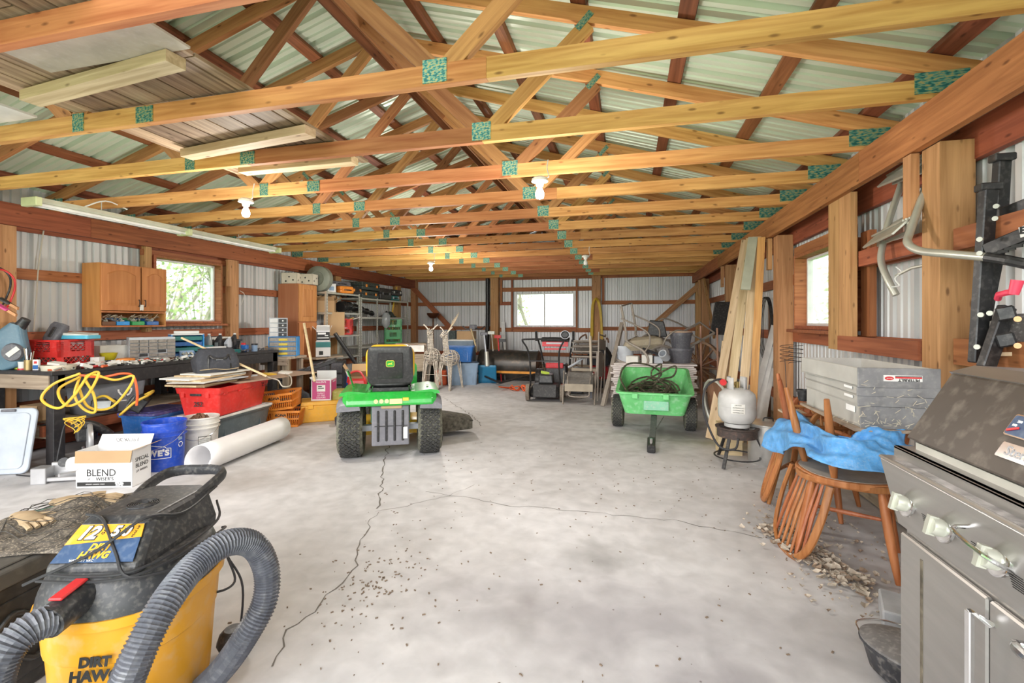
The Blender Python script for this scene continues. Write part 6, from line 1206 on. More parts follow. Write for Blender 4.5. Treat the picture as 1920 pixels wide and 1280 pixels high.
# wedge shaped black plastic ramp / truck bed parts
rp = thing('plastic_ramp', 'black ribbed plastic ramp propped in front of the oak cabinet', 'ramp', (-4.45, 5.75, 0), 0, rot=(0, 0, R(30))); q = MB(); q.bar((-.35, 0, .42), (.40, 0, .66), .30, .05); q.obj('deck', M_BLACK, rp, bevel=.006)
for k in range(6): q = MB(); a_ = Vector((-.30+.12*k, 0, .46+.0384*k)); q.box(a_, (.07, .24, .02), rot=(0, -math.atan(.32), 0)); q.obj('rib', M_DGREY, rp, bevel=.004)
for x, z in ((-.3, .40), (.3, .60)): MB().box((x, 0, z/2), (.05, .26, z)).obj('support', M_BLACK, rp)
r = random.Random(31)
q = MB(); q.loft([[Vector((x, y, z)) for x, y in rrect(w2, d2, .05)] for w2, d2, z in ((.5, .3, 0), (.55, .34, .14), (.5, .3, .26), (.3, .2, .33))]); o = q.obj('black_bag', M_NYL, None, smooth=True); o.location = (-4.35, 5.25, 0); o.rotation_euler = (0, 0, R(50)); tag(o, 'black duffel bag on the floor behind the orange baskets', 'bag')
q = MB(); q.cyl((-4.30, 7.35, .0), (-4.78, 6.9, 1.02), .032, n=14); tag(q.obj('black_pipe', M_BLACK, None, smooth=True), 'thick black pipe leaning in front of the shelving left of the tractor seat', 'pipe')
carton('open brown cardboard box on the floor just left of the tractor', (-3.72, 6.15, 0), .46, .40, .44, M_CARD, R(30), (.5, .8, 1.0, .7))
t = thing('chainsaw', 'red chainsaw with black bar resting between cartons and tractor', 'saw', (-3.52, 5.58, .30), R(20)); MB().box((0, 0, .08), (.26, .14, .14), taper=(.8, .8)).obj('body', M_RED, t, bevel=.02, seg=2); q = MB(); q.tube([(-.13, 0, .10), (-.10, 0, .22), (.02, 0, .25), (.10, 0, .14)], .014, 8, smooth=4); q.obj('handle', M_RED, t, smooth=True); MB().box((.28, .03, .06), (.34, .008, .07)).obj('guide_bar', M_BLKM, t, bevel=.003); MB().box((0, 0, -.145), (.34, .26, .29)).obj('stand_box', M_DGREY, t, bevel=.01)
o = MB().box((0, 0, .18), (.30, .24, .36)).obj('olive_box', cmat('olive_plastic', (.34, .30, .05), .6, .2), None, bevel=.02, seg=2); o.location = (-3.48, 5.25, 0); o.rotation_euler = (0, 0, R(25)); tag(o, 'olive yellow sack between the mustard toolbox and the tractor wheel', 'sack')
q = MB(); q.loft([[Vector((x, y, z)) for x, y in rrect(w2, d2, .04)] for w2, d2, z in ((.28, .18, 0), (.30, .2, .07), (.18, .12, .13))]); o = q.obj('black_sack', M_NYL, None, smooth=True); o.location = (-3.25, 4.95, 0); o.rotation_euler = (0, 0, .6); tag(o, 'small black bag on the floor beside the left tractor wheel', 'bag')
# wooden crate table in front of far shelving with white box
wt = thing('wooden_stand', 'whitish wooden crate stand behind the tractor seat', 'stand', (-3.95, 8.05, 0), R(25)); 
for k in range(4): board('slat', (-.28, -.15+.1*k, .80), (.28, -.15+.1*k, .80), .09, .02, W_GREY, wt)
for x in (-.26, .26):
    for y in (-.16, .16): board('leg', (x, y, 0), (x, y, .79), .05, .05, W_GREY, wt, ref=(0, 1, 0))
MB().b2((-.27, -.185, .66), (.27, -.17, .78)).obj('front_panel', M_PAPER, wt); MB().b2((-.27, -.185, .3), (.27, -.175, .62)).obj('front_panel', W_GREY, wt)
# ================================================================ LAWN TRACTOR
M_JD = cmat('tractor_green', (.02, .36, .045), .28, .06, coat=.4); M_JY = cmat('tractor_yellow', (.80, .48, .02), .4, .15); M_TYRE = mat('dusty_tyre', (.03, .03, .03), .85, var=.3, dust=.3, scale=22, dcol=(.30, .30, .24)); M_SEAT = cmat('black_vinyl', (.03, .03, .032), .4, .06); M_FEND = cmat('grey_fender', (.17, .17, .19), .4, .1)
tr = thing('lawn_tractor', 'green and yellow ride-on lawn tractor seen from behind with black seat', 'tractor', (-2.13, 3.93, 0), R(27))
def tyre(parent, x, y, r, w_, m_rim, lugs=34, name='wheel'):
    e = empty(name, parent); e.location = (x, y, r); e.rotation_euler = (0, R(90), 0)
    M_GCK = mat('grass_caked_tyre', (.11, .11, .085), .9, var=.6, dust=.6, scale=34, dcol=(.40, .38, .28)); h = w_/2; MB().lathe([(r*.52, -h*.72), (r*.60, -h*.95), (r*.86, -h), (r*.96, -h*.80), (r*.985, -h*.3), (r*.985, h*.3), (r*.96, h*.80), (r*.86, h), (r*.60, h*.95), (r*.52, h*.72), (r*.52, -h*.72)], 40, caps=False).obj('tyre', M_GCK, e, smooth=True)
    q = MB()
    for k in range(lugs):
        for s_ in range(7):
            a = 2*PI*(k+.5*(s_ % 2))/lugs; zz = (-.66+.22*s_)*h; rr = r*.985 if abs(zz) < h*.5 else r*.965
            q.at((math.cos(a)*rr, math.sin(a)*rr, zz), (0, 0, a)); q.box((0, 0, 0), (r*.085, 2*PI*r/lugs*.62, h*.24), rot=(R(25 if s_ % 2 else -25), 0, 0))
    o = q.obj('tread', M_TYRE, e); o['kind'] = 'stuff'
    MB().lathe([(0, -h*.2), (r*.2, -h*.2), (r*.25, -h*.4), (r*.46, -h*.35), (r*.53, -h*.74), (r*.56, -h*.74), (r*.54, h*.74), (r*.5, h*.74), (r*.44, h*.3), (r*.2, h*.35), (0, h*.35)], 28).obj('rim', m_rim, e, smooth=True); return e
tyre(tr, -.345, 0, .255, .215, M_JY); tyre(tr, .345, 0, .255, .215, M_JY)
tyre(tr, -.33, 1.18, .19, .15, M_JY, 26); tyre(tr, .33, 1.18, .19, .15, M_JY, 26)
q = MB(); q.loft([[Vector((x, y, z)) for x, y in [(-.40, y0), (-.36, y0-.03), (.36, y0-.03), (.40, y0), (.40, y1), (-.40, y1)]] for y0, y1, z in ((-.24, .30, .485), (-.25, .30, .50), (-.24, .30, .545), (-.18, .28, .60))]); q.obj('fender_deck', M_JD, tr, bevel=.02, seg=3)
for s_ in (-1, 1):
    q = MB(); q.loft([[Vector((s_*(.37+dx), y, z)) for dx, z in ((-.12, .50-k), (-.11, .535-k), (-.04, .555-k), (.04, .545-k), (.075, .52-k), (.075, .49-k))] for y, k in ((-.27, .045), (-.24, .01), (-.1, -.01), (.02, .0), (.10, .04))], caps=True); q.obj('fender', M_FEND, tr, smooth=True)
    q = MB(); q.loft([[Vector((s_*(.35+dx), y, z)) for dx, z in ((-.15, .57), (-.14, .60), (.0, .615), (.07, .60), (.08, .575))] for y in (-.22, .34)]); q.obj('fender_top', M_JD, tr, smooth=True)
q = MB(); q.b2((-.16, -.225, .13), (.16, -.20, .48)); pl_ = q.obj('rear_panel', M_FEND, tr, bevel=.01, seg=2)
for k in range(4): MB().b2((-.115+.07*k, -.236, .17), (-.095+.07*k, -.224, .44)).obj('slot', M_BLACK, pl_, bevel=.006); 
MB().b2((-.135, -.232, .30), (.145, -.224, .306)).obj('groove', M_BLACK, pl_); MB().b2((.11, -.2375, .19), (.145, -.226, .29)).obj('white_sticker', M_WHITE, pl_)
MB().b2((-.08, -.236, .455), (.10, -.222, .49)).obj('bulge', cmat('tank_beige', (.52, .36, .2), .5), tr, bevel=.01)
for x in (-.12, -.075, -.03): q = MB(); q.cyl((x, -.272, .53), (x, -.284, .53), .018, n=16); q.obj('round_decal', cmat('decal_yellow', (.75, .72, .30), .5), tr)
MB().b2((-.005, -.285, .505), (.10, -.272, .548)).obj('decal', cmat('decal_yellow', (.75, .72, .30), .5), tr); MB().b2((.105, -.283, .53), (.155, -.27, .555)).obj('decal', M_YELC, tr)
q = MB(); q.cyl((-.27, 0, .255), (.27, 0, .255), .022, n=12); q.box((-.21, -.01, .25), (.12, .06, .05)); q.box((.21, -.01, .25), (.12, .06, .05)); q.obj('axle', M_LGREY, tr)
q = MB(); q.b2((-.13, -.16, .16), (.13, .12, .36)); q.obj('transmission', M_BLKM, tr, bevel=.01); q = MB(); q.b2((-.17, -.18, .33), (-.15, 1.2, .48)); q.b2((.15, -.18, .33), (.17, 1.2, .48)); q.obj('frame', cmat('dark_green_metal', (.02, .09, .03), .5, .2), tr)
# seat
st = empty('seat', tr); st.location = (0, -.06, .062); st.scale = (.87, 1, .94)
q = MB(); q.loft([[Vector((x, y, z)) for x, y in rrect(.42*k, .42*k, .1, 5, 0, .10)] for k, z in ((.9, .61), (1, .63), (1, .67), (.9, .70))]); q.obj('seat_cushion', M_SEAT, st, smooth=True)
def sb(w_, z0, z1, y, r): return [Vector((x, y+.10*(z0-z)/(z1-z0), z)) for x, z in rrect(w_, z1-z0, r, 6, 0, (z0+z1)/2)]
q = MB(); q.loft([sb(.445, .655, 1.0, -.14, .10), sb(.47, .648, 1.012, -.12, .11), sb(.48, .645, 1.018, -.09, .11), sb(.44, .66, .99, -.03, .1)]); q.obj('seat_back', M_JY, st, smooth=True)
def trap(w0, w1, z0, z1, y, r=.07):
    pts = rrect(1, z1-z0, r, 6, 0, (z0+z1)/2); return [Vector((x*(w0+(w1-w0)*(z-z0)/(z1-z0)), y+.10*(z0-z)/(z1-z0), z)) for x, z in pts]
q = MB(); q.loft([trap(.40, .40, .69, .975, -.168), trap(.45, .43, .655, 1.0, -.158), trap(.455, .435, .65, 1.003, -.14)]); q.obj('seat_shell', M_SEAT, st, smooth=True)
q = MB(); q.loft([trap(.24, .23, .70, .94, -.176, .03), trap(.25, .24, .695, .945, -.165, .03)]); q.obj('shell_panel', M_SEAT, st, smooth=True)
bdg = empty('emblem', st); bdg.location = (0, -.245, .845); bdg.rotation_euler = (R(111), 0, 0)
MB().prism(rrect(.082, .066, .018), .004).obj('badge_rim', cmat('badge_yellow', (.75, .68, .08), .4), bdg); MB().prism(rrect(.072, .056, .014), .006).obj('badge_field', M_JD, bdg)
deer_ = [(-.030, -.006), (-.022, .002), (-.012, .004), (-.008, .008), (.004, .006), (.012, .010), (.013, .018), (.017, .014), (.022, .013), (.024, .010), (.018, .006), (.012, -.001), (.020, -.004), (.026, -.012), (.018, -.008), (.008, -.006), (-.006, -.005), (-.016, -.012), (-.028, -.014), (-.016, -.008), (-.018, -.003)]
q = MB(); q.prism([(x*.95, y*.95) for x, y in deer_], .001, o=(0, 0, .006)); q.obj('leaping_deer', cmat('badge_yellow', (.75, .68, .08), .4), bdg)
q = MB(); q.box((0, .06, .59), (.36, .34, .03)); q.tube([(-.2, -.14, .60), (-.2, .2, .60)], .012, 6); q.tube([(.2, -.14, .60), (.2, .2, .60)], .012, 6); q.obj('seat_base', M_BLKM, st)
q = MB(); q.cyl((-.33, .1, .58), (-.37, .0, .74), .008, n=8); q.cyl((-.37, .0, .73), (-.385, -.03, .78), .018, n=10); q.obj('lift_lever', M_CHROME, tr, smooth=True)
# bonnet and steering wheel ahead of the seat
q = MB(); q.loft([[Vector((x, y, z)) for x, z in rrect(w2, h2, .07, 4, 0, zc)] for w2, h2, y, zc in ((.50, .40, .62, .60), (.50, .40, .95, .58), (.46, .34, 1.40, .54), (.36, .26, 1.52, .50))]); q.obj('bonnet', M_JD, tr, smooth=True)
sw = empty('steering_wheel', tr); sw.location = (0, .45, .86); sw.rotation_euler = (R(-35), 0, 0); q = MB(); q.tube([(math.cos(a)*.17, math.sin(a)*.17, 0) for a in [i*PI/10 for i in range(20)]], .012, 8, closed=True); q.obj('rim', M_BLACK, sw, smooth=True); q = MB(); [q.cyl((0, 0, -.02), (math.cos(a)*.165, math.sin(a)*.165, 0), .009, n=6) for a in (0, 2.1, 4.2)]; q.cyl((0, 0, -.25), (0, 0, 0), .016, n=10); q.obj('spokes', M_BLACK, sw)
q = MB(); q.loft([[Vector((x, y, z)) for x, y in rrect(.98, .50, .18, 5, .02, .60)] for z in (.10, .17)]+[[Vector((x, y, .22)) for x, y in rrect(.8, .4, .15, 5, .02, .60)]]); q.obj('mower_deck', M_JY, tr, smooth=True)
q = MB(); q.loft([[Vector((x, y, z)) for y, z in ((.45+k, .06), (.45+k, .20-.5*k), (.52, .235-.6*k), (.80, .235-.6*k), (.86-k, .20-.5*k), (.86-k, .06))] for x, k in ((.48, 0), (.60, .03), (.80, .10), (.84, .13))]); q.obj('discharge_chute', mat('grassy_rubber', (.10, .09, .07), .9, var=.6, scale=25, bump=.6), tr, smooth=True)
q = MB(); q.cyl((.46, .38, .05), (.50, .38, .05), .05, n=14); q.obj('gauge_wheel', M_BLACK, tr)
for x in (-.15, .02, .2, .33): MB().box((x, -.02, .628), (.02, .03, .02)).obj('bolt', M_GALV, tr)
# ================================================================ OVERHEAD: plank platform, strip light
pf = thing('plank_platform', 'weathered plank platform stored on the trusses at the upper left', 'platform', (0, 0, 0)); r = random.Random(17); x = -3.0; k = 0
while x < -1.86:
    w_ = r.uniform(.135, .165); w_ = min(w_, -1.84-x); ya, yb_ = -.6+r.uniform(-.05, .05), 3.02+r.uniform(-.05, .05)
    for a, b in ((ya, 1.45+.3*math.sin(k)), (1.46+.3*math.sin(k), yb_)): board('plank', (x+w_/2, a, CT+.020+r.uniform(0, .004)), (x+w_/2, b, CT+.020), w_-.010, .018, wood('platform_plank', (.22, .145, .09), (.46, .34, .22), rv=.32), pf)
    x += w_+.004; k += 1
for (u0, v0, u1, v1, d) in ((57, 185, 330, 112, .0), (350, 290, 582, 246, 0), (455, 320, 665, 300, 0)):
    a, b = FZ(u0, v0, CT-.028), FZ(u1, v1, CT-.028); board('cleat', a, b, .085, .05, W_PALE if u0 > 100 else wood('aged_lumber', (.36, .28, .15), (.58, .48, .30)), pf)
_a, _b = FZ(40, 112, CT), FZ(310, 62, CT); board('cross_sheet', (_a.x, _a.y, CT+.005), (_b.x, _b.y, CT+.005), .22, .010, cmat('whitewashed_board', (.46, .41, .34), .8, .4), pf)
o = MB().box((0, 0, 0), (.75, .80, .012)).obj('hardboard_sheet', cmat('white_panel', (.80, .80, .80), .5)); o.location = (-3.62, 1.52, CT+.008); tag(o, 'white panel lying flat on the trusses beyond the left edge of the plank platform', 'panel')
o = MB().box((0, 0, 0), (1.3, .8, .012)).obj('plywood_sheet', W_PURL); o.location = (-2.5, .55, CT+.06); tag(o, 'dark plywood sheet stored on the plank platform at the top left corner', 'plywood')
sl_ = thing('strip_light', 'long double fluorescent strip light hung under the trusses at the left', 'lamp', (0, 0, 0)); A, B = DZ(62, 384, 3.35), DZ(515, 470, 6.3); A.x = B.x = -4.62; A = FX(62, 378, -4.62); B = FX(515, 467, -4.62); zt = (A.z+B.z)/2; A.z = B.z = zt
q = MB(); q.prism([(-.045, .03), (-.06, .0), (-.02, -.012), (.02, -.012), (.06, .0), (.045, .03)], B.y-A.y, o=(A.x, B.y, zt), rot=(R(90), 0, 0)); q.obj('housing', cmat('cream_enamel', (.66, .66, .54), .5, .2), sl_)
for dx in (-.03, .03): q = MB(); q.cyl((A.x+dx, A.y+.03, zt-.025), (B.x+dx, B.y-.03, zt-.025), .013, n=10); q.obj('tube', cmat('tube_glass', (.86, .86, .84), .2), sl_, smooth=True)
for y in (A.y-.01, A.y+(B.y-A.y)*.5, B.y+.01): q = MB(); q.box((A.x, y, zt-.01), (.17, .045, .07)); q.obj('lamp_socket', cmat('lime_cream', (.58, .62, .36), .5), sl_, bevel=.005)
for y in (A.y+.5, B.y-.6): q = MB(); q.cyl((A.x, y, zt+.03), (A.x, y, CB+.02), .004, n=6); q.obj('hanger', M_GALV, sl_)
q = MB(); q.tube([(A.x, A.y+.35, zt+.03), (A.x+.05, A.y+.5, zt+.12), (A.x+.03, A.y+.7, CB)], .006, 6, smooth=4); q.obj('flex', M_WHITE, sl_, smooth=True)
q = MB(); q.tube([FX(450, 545, XBL-.028), FX(458, 552, XBL-.02), FX(452, 572, XBL-.022)], .004, 6, smooth=4); tag(q.obj('wire', M_PAPER, None), 'short white wire hanging from the post right of the window', 'wire')
# ================================================================ BACK OF THE BARN
M_TWIG = cmat('whitewashed_twig', (.60, .54, .46), .8, var=.3, scale=30)
def deer(label, loc, rz, s_=1, seed=1):
    t = thing('twig_deer', label, 'deer', loc, rz, 'twig deer figures'); r = random.Random(seed)
    q = MB(); q.at(sc_=s_)
    def wrap(c, rx, ry, rz2, n):
        for k in range(n):
            a = PI*k/n; z = c[2]-rz2+2*rz2*k/n; f = math.sqrt(max(.02, 1-((z-c[2])/rz2)**2))
            q.tube([(c[0]+rx*f*math.cos(b), c[1]+ry*f*math.sin(b), z+r.uniform(-.01, .01)) for b in [i*PI/5+a for i in range(10)]], .006, 4, closed=True)
        for k in range(12):
            b = k*PI/6; q.tube([(c[0]+rx*1.03*math.sin(a)*math.cos(b), c[1]+ry*1.03*math.sin(a)*math.sin(b), c[2]-rz2*math.cos(a)) for a in [i*PI/7 for i in range(8)]], .006, 4)
    wrap((0, 0, .58), .14, .26, .15, 13); body = q.obj('body', M_TWIG, t)
    q = MB().at(sc_=s_); 
    for k in range(9): a = k*2*PI/9; q.tube([(.055*math.cos(a), -.12+.05*math.sin(a), .66), (.045*math.cos(a), -.18+.045*math.sin(a), .85), (.045*math.cos(a), -.20+.04*math.sin(a), 1.02)], .007, 4)
    for k in range(12): z = .70+.027*k; q.tube([(.055*math.cos(b), -.15-.005*k+.05*math.sin(b), z) for b in [i*PI/4 for i in range(8)]], .005, 4, closed=True)
    q.obj('neck', M_TWIG, t); q = MB().at(sc_=s_)
    for k in range(7): a = k*2*PI/7; q.tube([(.05*math.cos(a), -.16+.03*math.sin(a), 1.02+.03*math.sin(a)), (.05*math.cos(a), -.22, 1.05+.045*math.sin(a)), (.02*math.cos(a), -.34, 1.0+.02*math.sin(a))], .007, 4)
    q.obj('head', M_TWIG, t)
    for s2 in (-1, 1): q = MB().at(sc_=s_); q.tube([(s2*.04, -.17, 1.07), (s2*.09, -.15, 1.13), (s2*.13, -.15, 1.16)], .012, 5); q.obj('ear', M_TWIG, t)
    for sx in (-1, 1):
        for y0, y1 in ((-.17, -.26), (.17, .24)):
            q = MB().at(sc_=s_)
            for k in range(5): a = k*2*PI/5; q.tube([(sx*.08+.035*math.cos(a), y0+.035*math.sin(a), .52), (sx*.11+.022*math.cos(a), (y0+y1)/2+.022*math.sin(a), .26), (sx*.13+.012*math.cos(a), y1+.012*math.sin(a), 0)], .0065, 4)
            q.obj('leg', M_TWIG, t)
    q = MB().at(sc_=s_); q.tube([(-.11, -.2, .27), (.11, -.2, .27)], .005, 4); q.obj('brace', M_TWIG, t); return t
deer('whitewashed twig deer standing left with upright ears', (-3.48, 7.95, 0), R(12), 1.0, 1); deer('whitewashed twig deer standing right with small twig antlers', (-3.13, 7.95, 0), R(-8), .96, 2)
q = MB(); r = random.Random(4); b0 = Vector((-3.13, 7.78, 1.02))
for k in range(5): q.tube([b0, b0+Vector((.06+.02*k, .02, .10+.02*k)), b0+Vector((.10+.03*k, .03, .22+.035*k))], .005, 4, smooth=2)
tag(q.obj('twig_antlers', W_BEAM if 0 else M_TAN, None), 'bare brown twigs rising behind the right deer head', 'twigs')
M_LTOTE = cmat('ice_blue_tote', (.27, .38, .52), .4, .08)
tote('ice blue storage tote at the bottom behind the right twig deer', (-3.16, 8.62, 0), .62, .42, .42, M_LTOTE, R(25), taper=.88); tote('royal blue tote tipped on its side on the ice blue tote', (-3.20, 8.60, .44), .58, .42, .30, M_BLUE, R(15), taper=.84)
tote('grey blue tote with white lid behind the royal blue tote', (-3.38, 9.25, .0), .56, .42, .82, cmat('grey_blue_tote', (.20, .27, .34), .45), R(10), lid=M_WHITE); t = carton('brown carton on the white lidded tote at the back', (-3.28, 9.25, .845), .36, .24, .17, M_CARD, R(5), lid=True)
o = MB().box((0, 0, .09), (.15, .14, .18)).obj('green_box', M_DGRN); o.location = (-3.60, 9.3, .845); tag(o, 'small dark green box beside the brown carton', 'box')
q = MB(); q.box((0, 0, .0), (.13, .13, .10)); o = q.obj('mallet_head', M_DGREY, None, bevel=.01); o.location = (-3.12, 9.2, 1.10); tag(o, 'dark grey box shaped head above the brown carton', 'box'); q = MB(); q.tube([(-3.10, 9.0, 1.07), (-2.98, 8.93, .75), (-2.95, 8.9, .60)], .016, 8, smooth=3); tag(q.obj('axe', W_PALE, None, smooth=True), 'pale curved axe handle leaning by the blue totes', 'axe')
for k, dx in enumerate((-.22, .26)):
    q = MB(); q.tube([(-3.12, 9.2, 1.09), (-3.12+dx*.6, 9.18, 1.06), (-3.12+dx, 9.17, 1.12)], .014, 6, smooth=4); tag(q.obj('handlebar', M_BLACK, None, smooth=True), ('left', 'right')[k]+' curved black handlebar behind the twig deer', 'handlebar')
# snow shovel and scoops
sv = thing('snow_shovel', 'blue snow shovel standing blade down right of the ice blue tote', 'shovel', (-2.70, 8.83, 0), R(10)); q = MB(); q.grid(lambda a, b: ((a-.5)*.36, .05*math.cos((a-.5)*2)-.08*b*b, b*.36), 8, 6); q.obj('blade', cmat('shovel_blue', (.02, .19, .36), .4), sv, smooth=True, thick=.006); q = MB(); q.cyl((0, .02, .3), (-.08, .12, .95), .017, n=10); q.obj('shaft', M_LGREY, sv); q = MB(); q.cyl((0, -.03, .34), (-.02, .02, .62), .045, .04, n=14); q.obj('socket', M_GALV, sv, smooth=True); q = MB(); q.box((-.085, .13, .97), (.15, .05, .06)); q.obj('grip', M_DGREY, sv, bevel=.01)
for k, (x0, x1, mm, lb) in enumerate(((-2.62, -2.80, M_GALV, 'white shafted long tool leaning behind the snow shovel'), (-2.50, -2.66, M_RED, 'red headed tool leaning right of the snow shovel'), (-2.42, -2.56, M_BLACK, 'black shafted tool leaning toward the lawn roller'))):
    q = MB(); q.cyl((x0, 9.15, 0), (x1, 9.45, .98-.08*k), .014, n=8); q.box((x1, 9.45, .98-.08*k), (.14, .05, .06)); tag(q.obj('long_tool', mm, None), lb, 'tool', 'long handled tools by the snow shovel')
o = MB().box((0, 0, .14), (.24, .2, .28)).obj('red_case', cmat('red_orange_plastic', (.60, .10, .03), .45), None, bevel=.02, seg=2); o.location = (-3.50, 8.45, 0); tag(o, 'red orange fuel can between the legs of the left twig deer', 'can')
o = MB().box((0, 0, .19), (.30, .24, .38), taper=(.9, .9)).obj('green_bin', M_DGRN, None, bevel=.02, seg=2); o.location = (-3.98, 8.75, 0); tag(o, 'dark green bin left of the twig deer', 'bin')
cl = thing('candle_stand', 'tall thin stand with copper bowl before the back wall left corner', 'stand', (-4.62, 10.6, 0)); q = MB(); q.cyl((0, 0, 0), (0, 0, 1.28), .022, n=10); q.lathe([(0, 0), (.14, 0), (.03, .03), (0, .03)], 16); q.obj('pole', M_RUSTY, cl); MB().lathe([(0, 1.28), (.08, 1.30), (.15, 1.38), (.155, 1.42), (.145, 1.42), (.06, 1.31), (0, 1.30)], 20).obj('bowl', cmat('dark_copper', (.16, .06, .03), .3, metal=.7), cl, smooth=True)
# black downspout, white stick by left back post
q = MB(); q.tube([(-3.40, YB-.12, 2.28), (-3.40, YB-.12, 1.2), (-3.43, YB-.13, .3)], .05, 10, smooth=4); tag(q.obj('black_drainpipe', M_BLACK, None, smooth=True), 'black pipe standing along the left post of the back wall', 'pipe')
wk = board('white_board', (-2.86, YB-.45, 0), (-3.00, YB-.12, 1.20), .09, .02, M_WHITE, ref=(0, 1, 0)); tag(wk, 'narrow white board leaning right of the left back post', 'board')
# lawn roller
ro = thing('lawn_roller', 'black steel lawn roller with orange crossbar in front of the back wall', 'roller', (-2.40, 9.45, 0), R(0)); q = MB(); q.lathe([(0, -.62), (.30, -.62), (.315, -.61), (.315, .61), (.30, .62), (0, .62)], 36); o = q.obj('drum', mat('worn_black_steel', (.07, .065, .06), .35, .5, var=.5, scale=3, dust=.3, dcol=(.25, .17, .1)), ro, smooth=True); o.location = (0, 0, .315); o.rotation_euler = (0, R(90), 0)
board('crossbar', (-.66, -.36, .20), (.66, -.36, .20), .03, .045, cmat('orange_enamel', (.80, .33, .04), .5), ro)
for s_ in (-1, 1): q = MB(); q.bar((s_*.65, -.36, .2), (s_*.65, 0, .315), .03, .04); q.obj('side_arm', M_RUSTY, ro); q = MB(); q.bar((s_*.6, -.38, .18), (.05, -.95, .06), .03, .03); q.obj('drawbar', M_BLKM, ro)
q = MB(); q.lathe([(.05, .625), (.28, .625), (.315, .61)], 30, caps=False); o = q.obj('end_plate', M_RUSTY, ro); o.location = (0, 0, .315); o.rotation_euler = (0, R(90), 0)
q = MB(); q.tube([(-2.26+.0, 8.55, .09), (-2.32, 8.42, .10), (-2.36, 8.34, .01)], .016, 8); tag(q.obj('hitch_pin', M_BLKM, None), 'short black drawbar end on the floor before the lawn roller', 'hitch') if 0 else None
q = MB(); r = random.Random(6); P = [Vector((-2.15+.024*k+r.uniform(-.16, .16), 8.1+r.uniform(-.22, .22), .012+r.uniform(0, .10)*(k % 2))) for k in range(34)]; q.tube(P, .010, 6, smooth=6); tag(q.obj('power_cable', M_ORANGE, None, smooth=True), 'tangled orange extension cord on the floor before the lawn roller', 'cord')
q = MB(); q.box((0, 0, .03), (.16, .07, .06)); o = q.obj('cord_plug_box', M_YELC, None, bevel=.01); o.location = (-1.52, 8.15, 0); tag(o, 'yellow and black outlet block at the end of the orange cord', 'socket'); MB().box((0, -.036, .03), (.12, .004, .035)).obj('outlet_face', M_BLACK, o)
# ---- push mower
pm = thing('push_mower', 'black walk-behind lawn mower with folding handle at the back', 'mower', (-1.26, 7.30, 0), R(4)); q = MB(); q.loft([[Vector((x, y, z)) for x, y in rrect(w2, d2, .08)] for w2, d2, z in ((.46, .55, .06), (.48, .58, .12), (.42, .5, .22), (.25, .3, .25))]); q.obj('deck', M_BLACK, pm, smooth=True)
MB().box((0, -.27, .16), (.36, .03, .20), rot=(R(-18), 0, 0)).obj('rear_flap', M_BLACK, pm, bevel=.01, seg=2); MB().box((0, .02, .32), (.24, .26, .14), taper=(.85, .85)).obj('engine', M_BLACK, pm, bevel=.02, seg=2)
for sx in (-.26, .26):
    for y, rr in ((-.22, .13), (.24, .10)):
        q = MB(); q.lathe([(0, -.02), (rr*.5, -.02), (rr*.6, -.028), (rr, -.026), (rr, .026), (rr*.6, .028), (rr*.5, .02), (0, .02)], 22); o = q.obj('wheel', cmat('tan_dusty_tyre', (.22, .18, .14), .8, .4), pm, smooth=True); o.location = (sx, y, rr); o.rotation_euler = (0, R(90), 0)
for s_ in (-1, 1): q = MB(); q.tube([(s_*.23, -.15, .22), (s_*.22, -.30, .60), (s_*.24, -.42, .80), (s_*.30, -.50, .92)], .013, 8, smooth=4); q.obj('handle_side', M_BLACK, pm, smooth=True)
q = MB(); q.tube([(-.30, -.50, .92), (-.26, -.53, .955), (.26, -.53, .955), (.30, -.50, .92)], .013, 8, smooth=3); q.obj('handle_bar', M_BLACK, pm, smooth=True); q = MB(); q.tube([(-.22, -.32, .62), (.22, -.32, .62)], .010, 6); q.obj('cross_bar', M_BLACK, pm)
MB().box((-.02, .0, .41), (.12, .08, .04), rot=(0, .2, .3)).obj('yellow_tag', M_LIME, pm)
# ---- snow blower behind, red and black
sn = thing('snow_blower', 'red and black snow blower with round lamp and twin grips behind the push mower', 'machine', (-1.22, 8.15, 0), R(3)); sn.scale = (1, 1, .93); M_RED2 = cmat('machine_red', (.62, .02, .03), .35, .1)
q = MB(); q.box((0, 0, .34), (.42, .40, .36), taper=(.85, .85)); q.obj('engine', M_BLACK, sn, bevel=.03, seg=2); MB().box((-.02, -.21, .50), (.30, .03, .10)).obj('engine_cover', M_RED2, sn, bevel=.01); MB().box((0, .05, .18), (.50, .46, .22)).obj('housing', M_RED2, sn, bevel=.02, seg=2)
for s_ in (-1, 1):
    q = MB(); q.lathe([(0, -.05), (.12, -.05), (.2, -.06), (.21, -.05), (.21, .05), (.2, .06), (.12, .05), (0, .05)], 24); o = q.obj('wheel', M_BLACK, sn, smooth=True); o.location = (s_*.30, -.02, .21); o.rotation_euler = (0, R(90), 0)
    q = MB(); q.tube([(s_*.22, .0, .45), (s_*.26, -.2, .80), (s_*.29, -.32, .98)], .016, 8, smooth=3); q.obj('handle_side', M_BLACK, sn, smooth=True); q = MB(); q.cyl((s_*.31, -.36, .96), (s_*.31, -.40, 1.13), .022, n=10); q.obj('grip', M_BLACK, sn, smooth=True)
MB().box((0, -.26, .98), (.48, .14, .03), rot=(R(25), 0, 0)).obj('dash_panel', M_BLACK, sn, bevel=.01); MB().box((0, -.30, .90), (.44, .03, .09)).obj('red_panel', M_RED2, sn, bevel=.006); MB().box((0, -.318, .915), (.30, .004, .03)).obj('white_stripe', M_LGREY, sn); MB().box((0, -.30, .81), (.36, .03, .03)).obj('red_bar', M_RED2, sn)
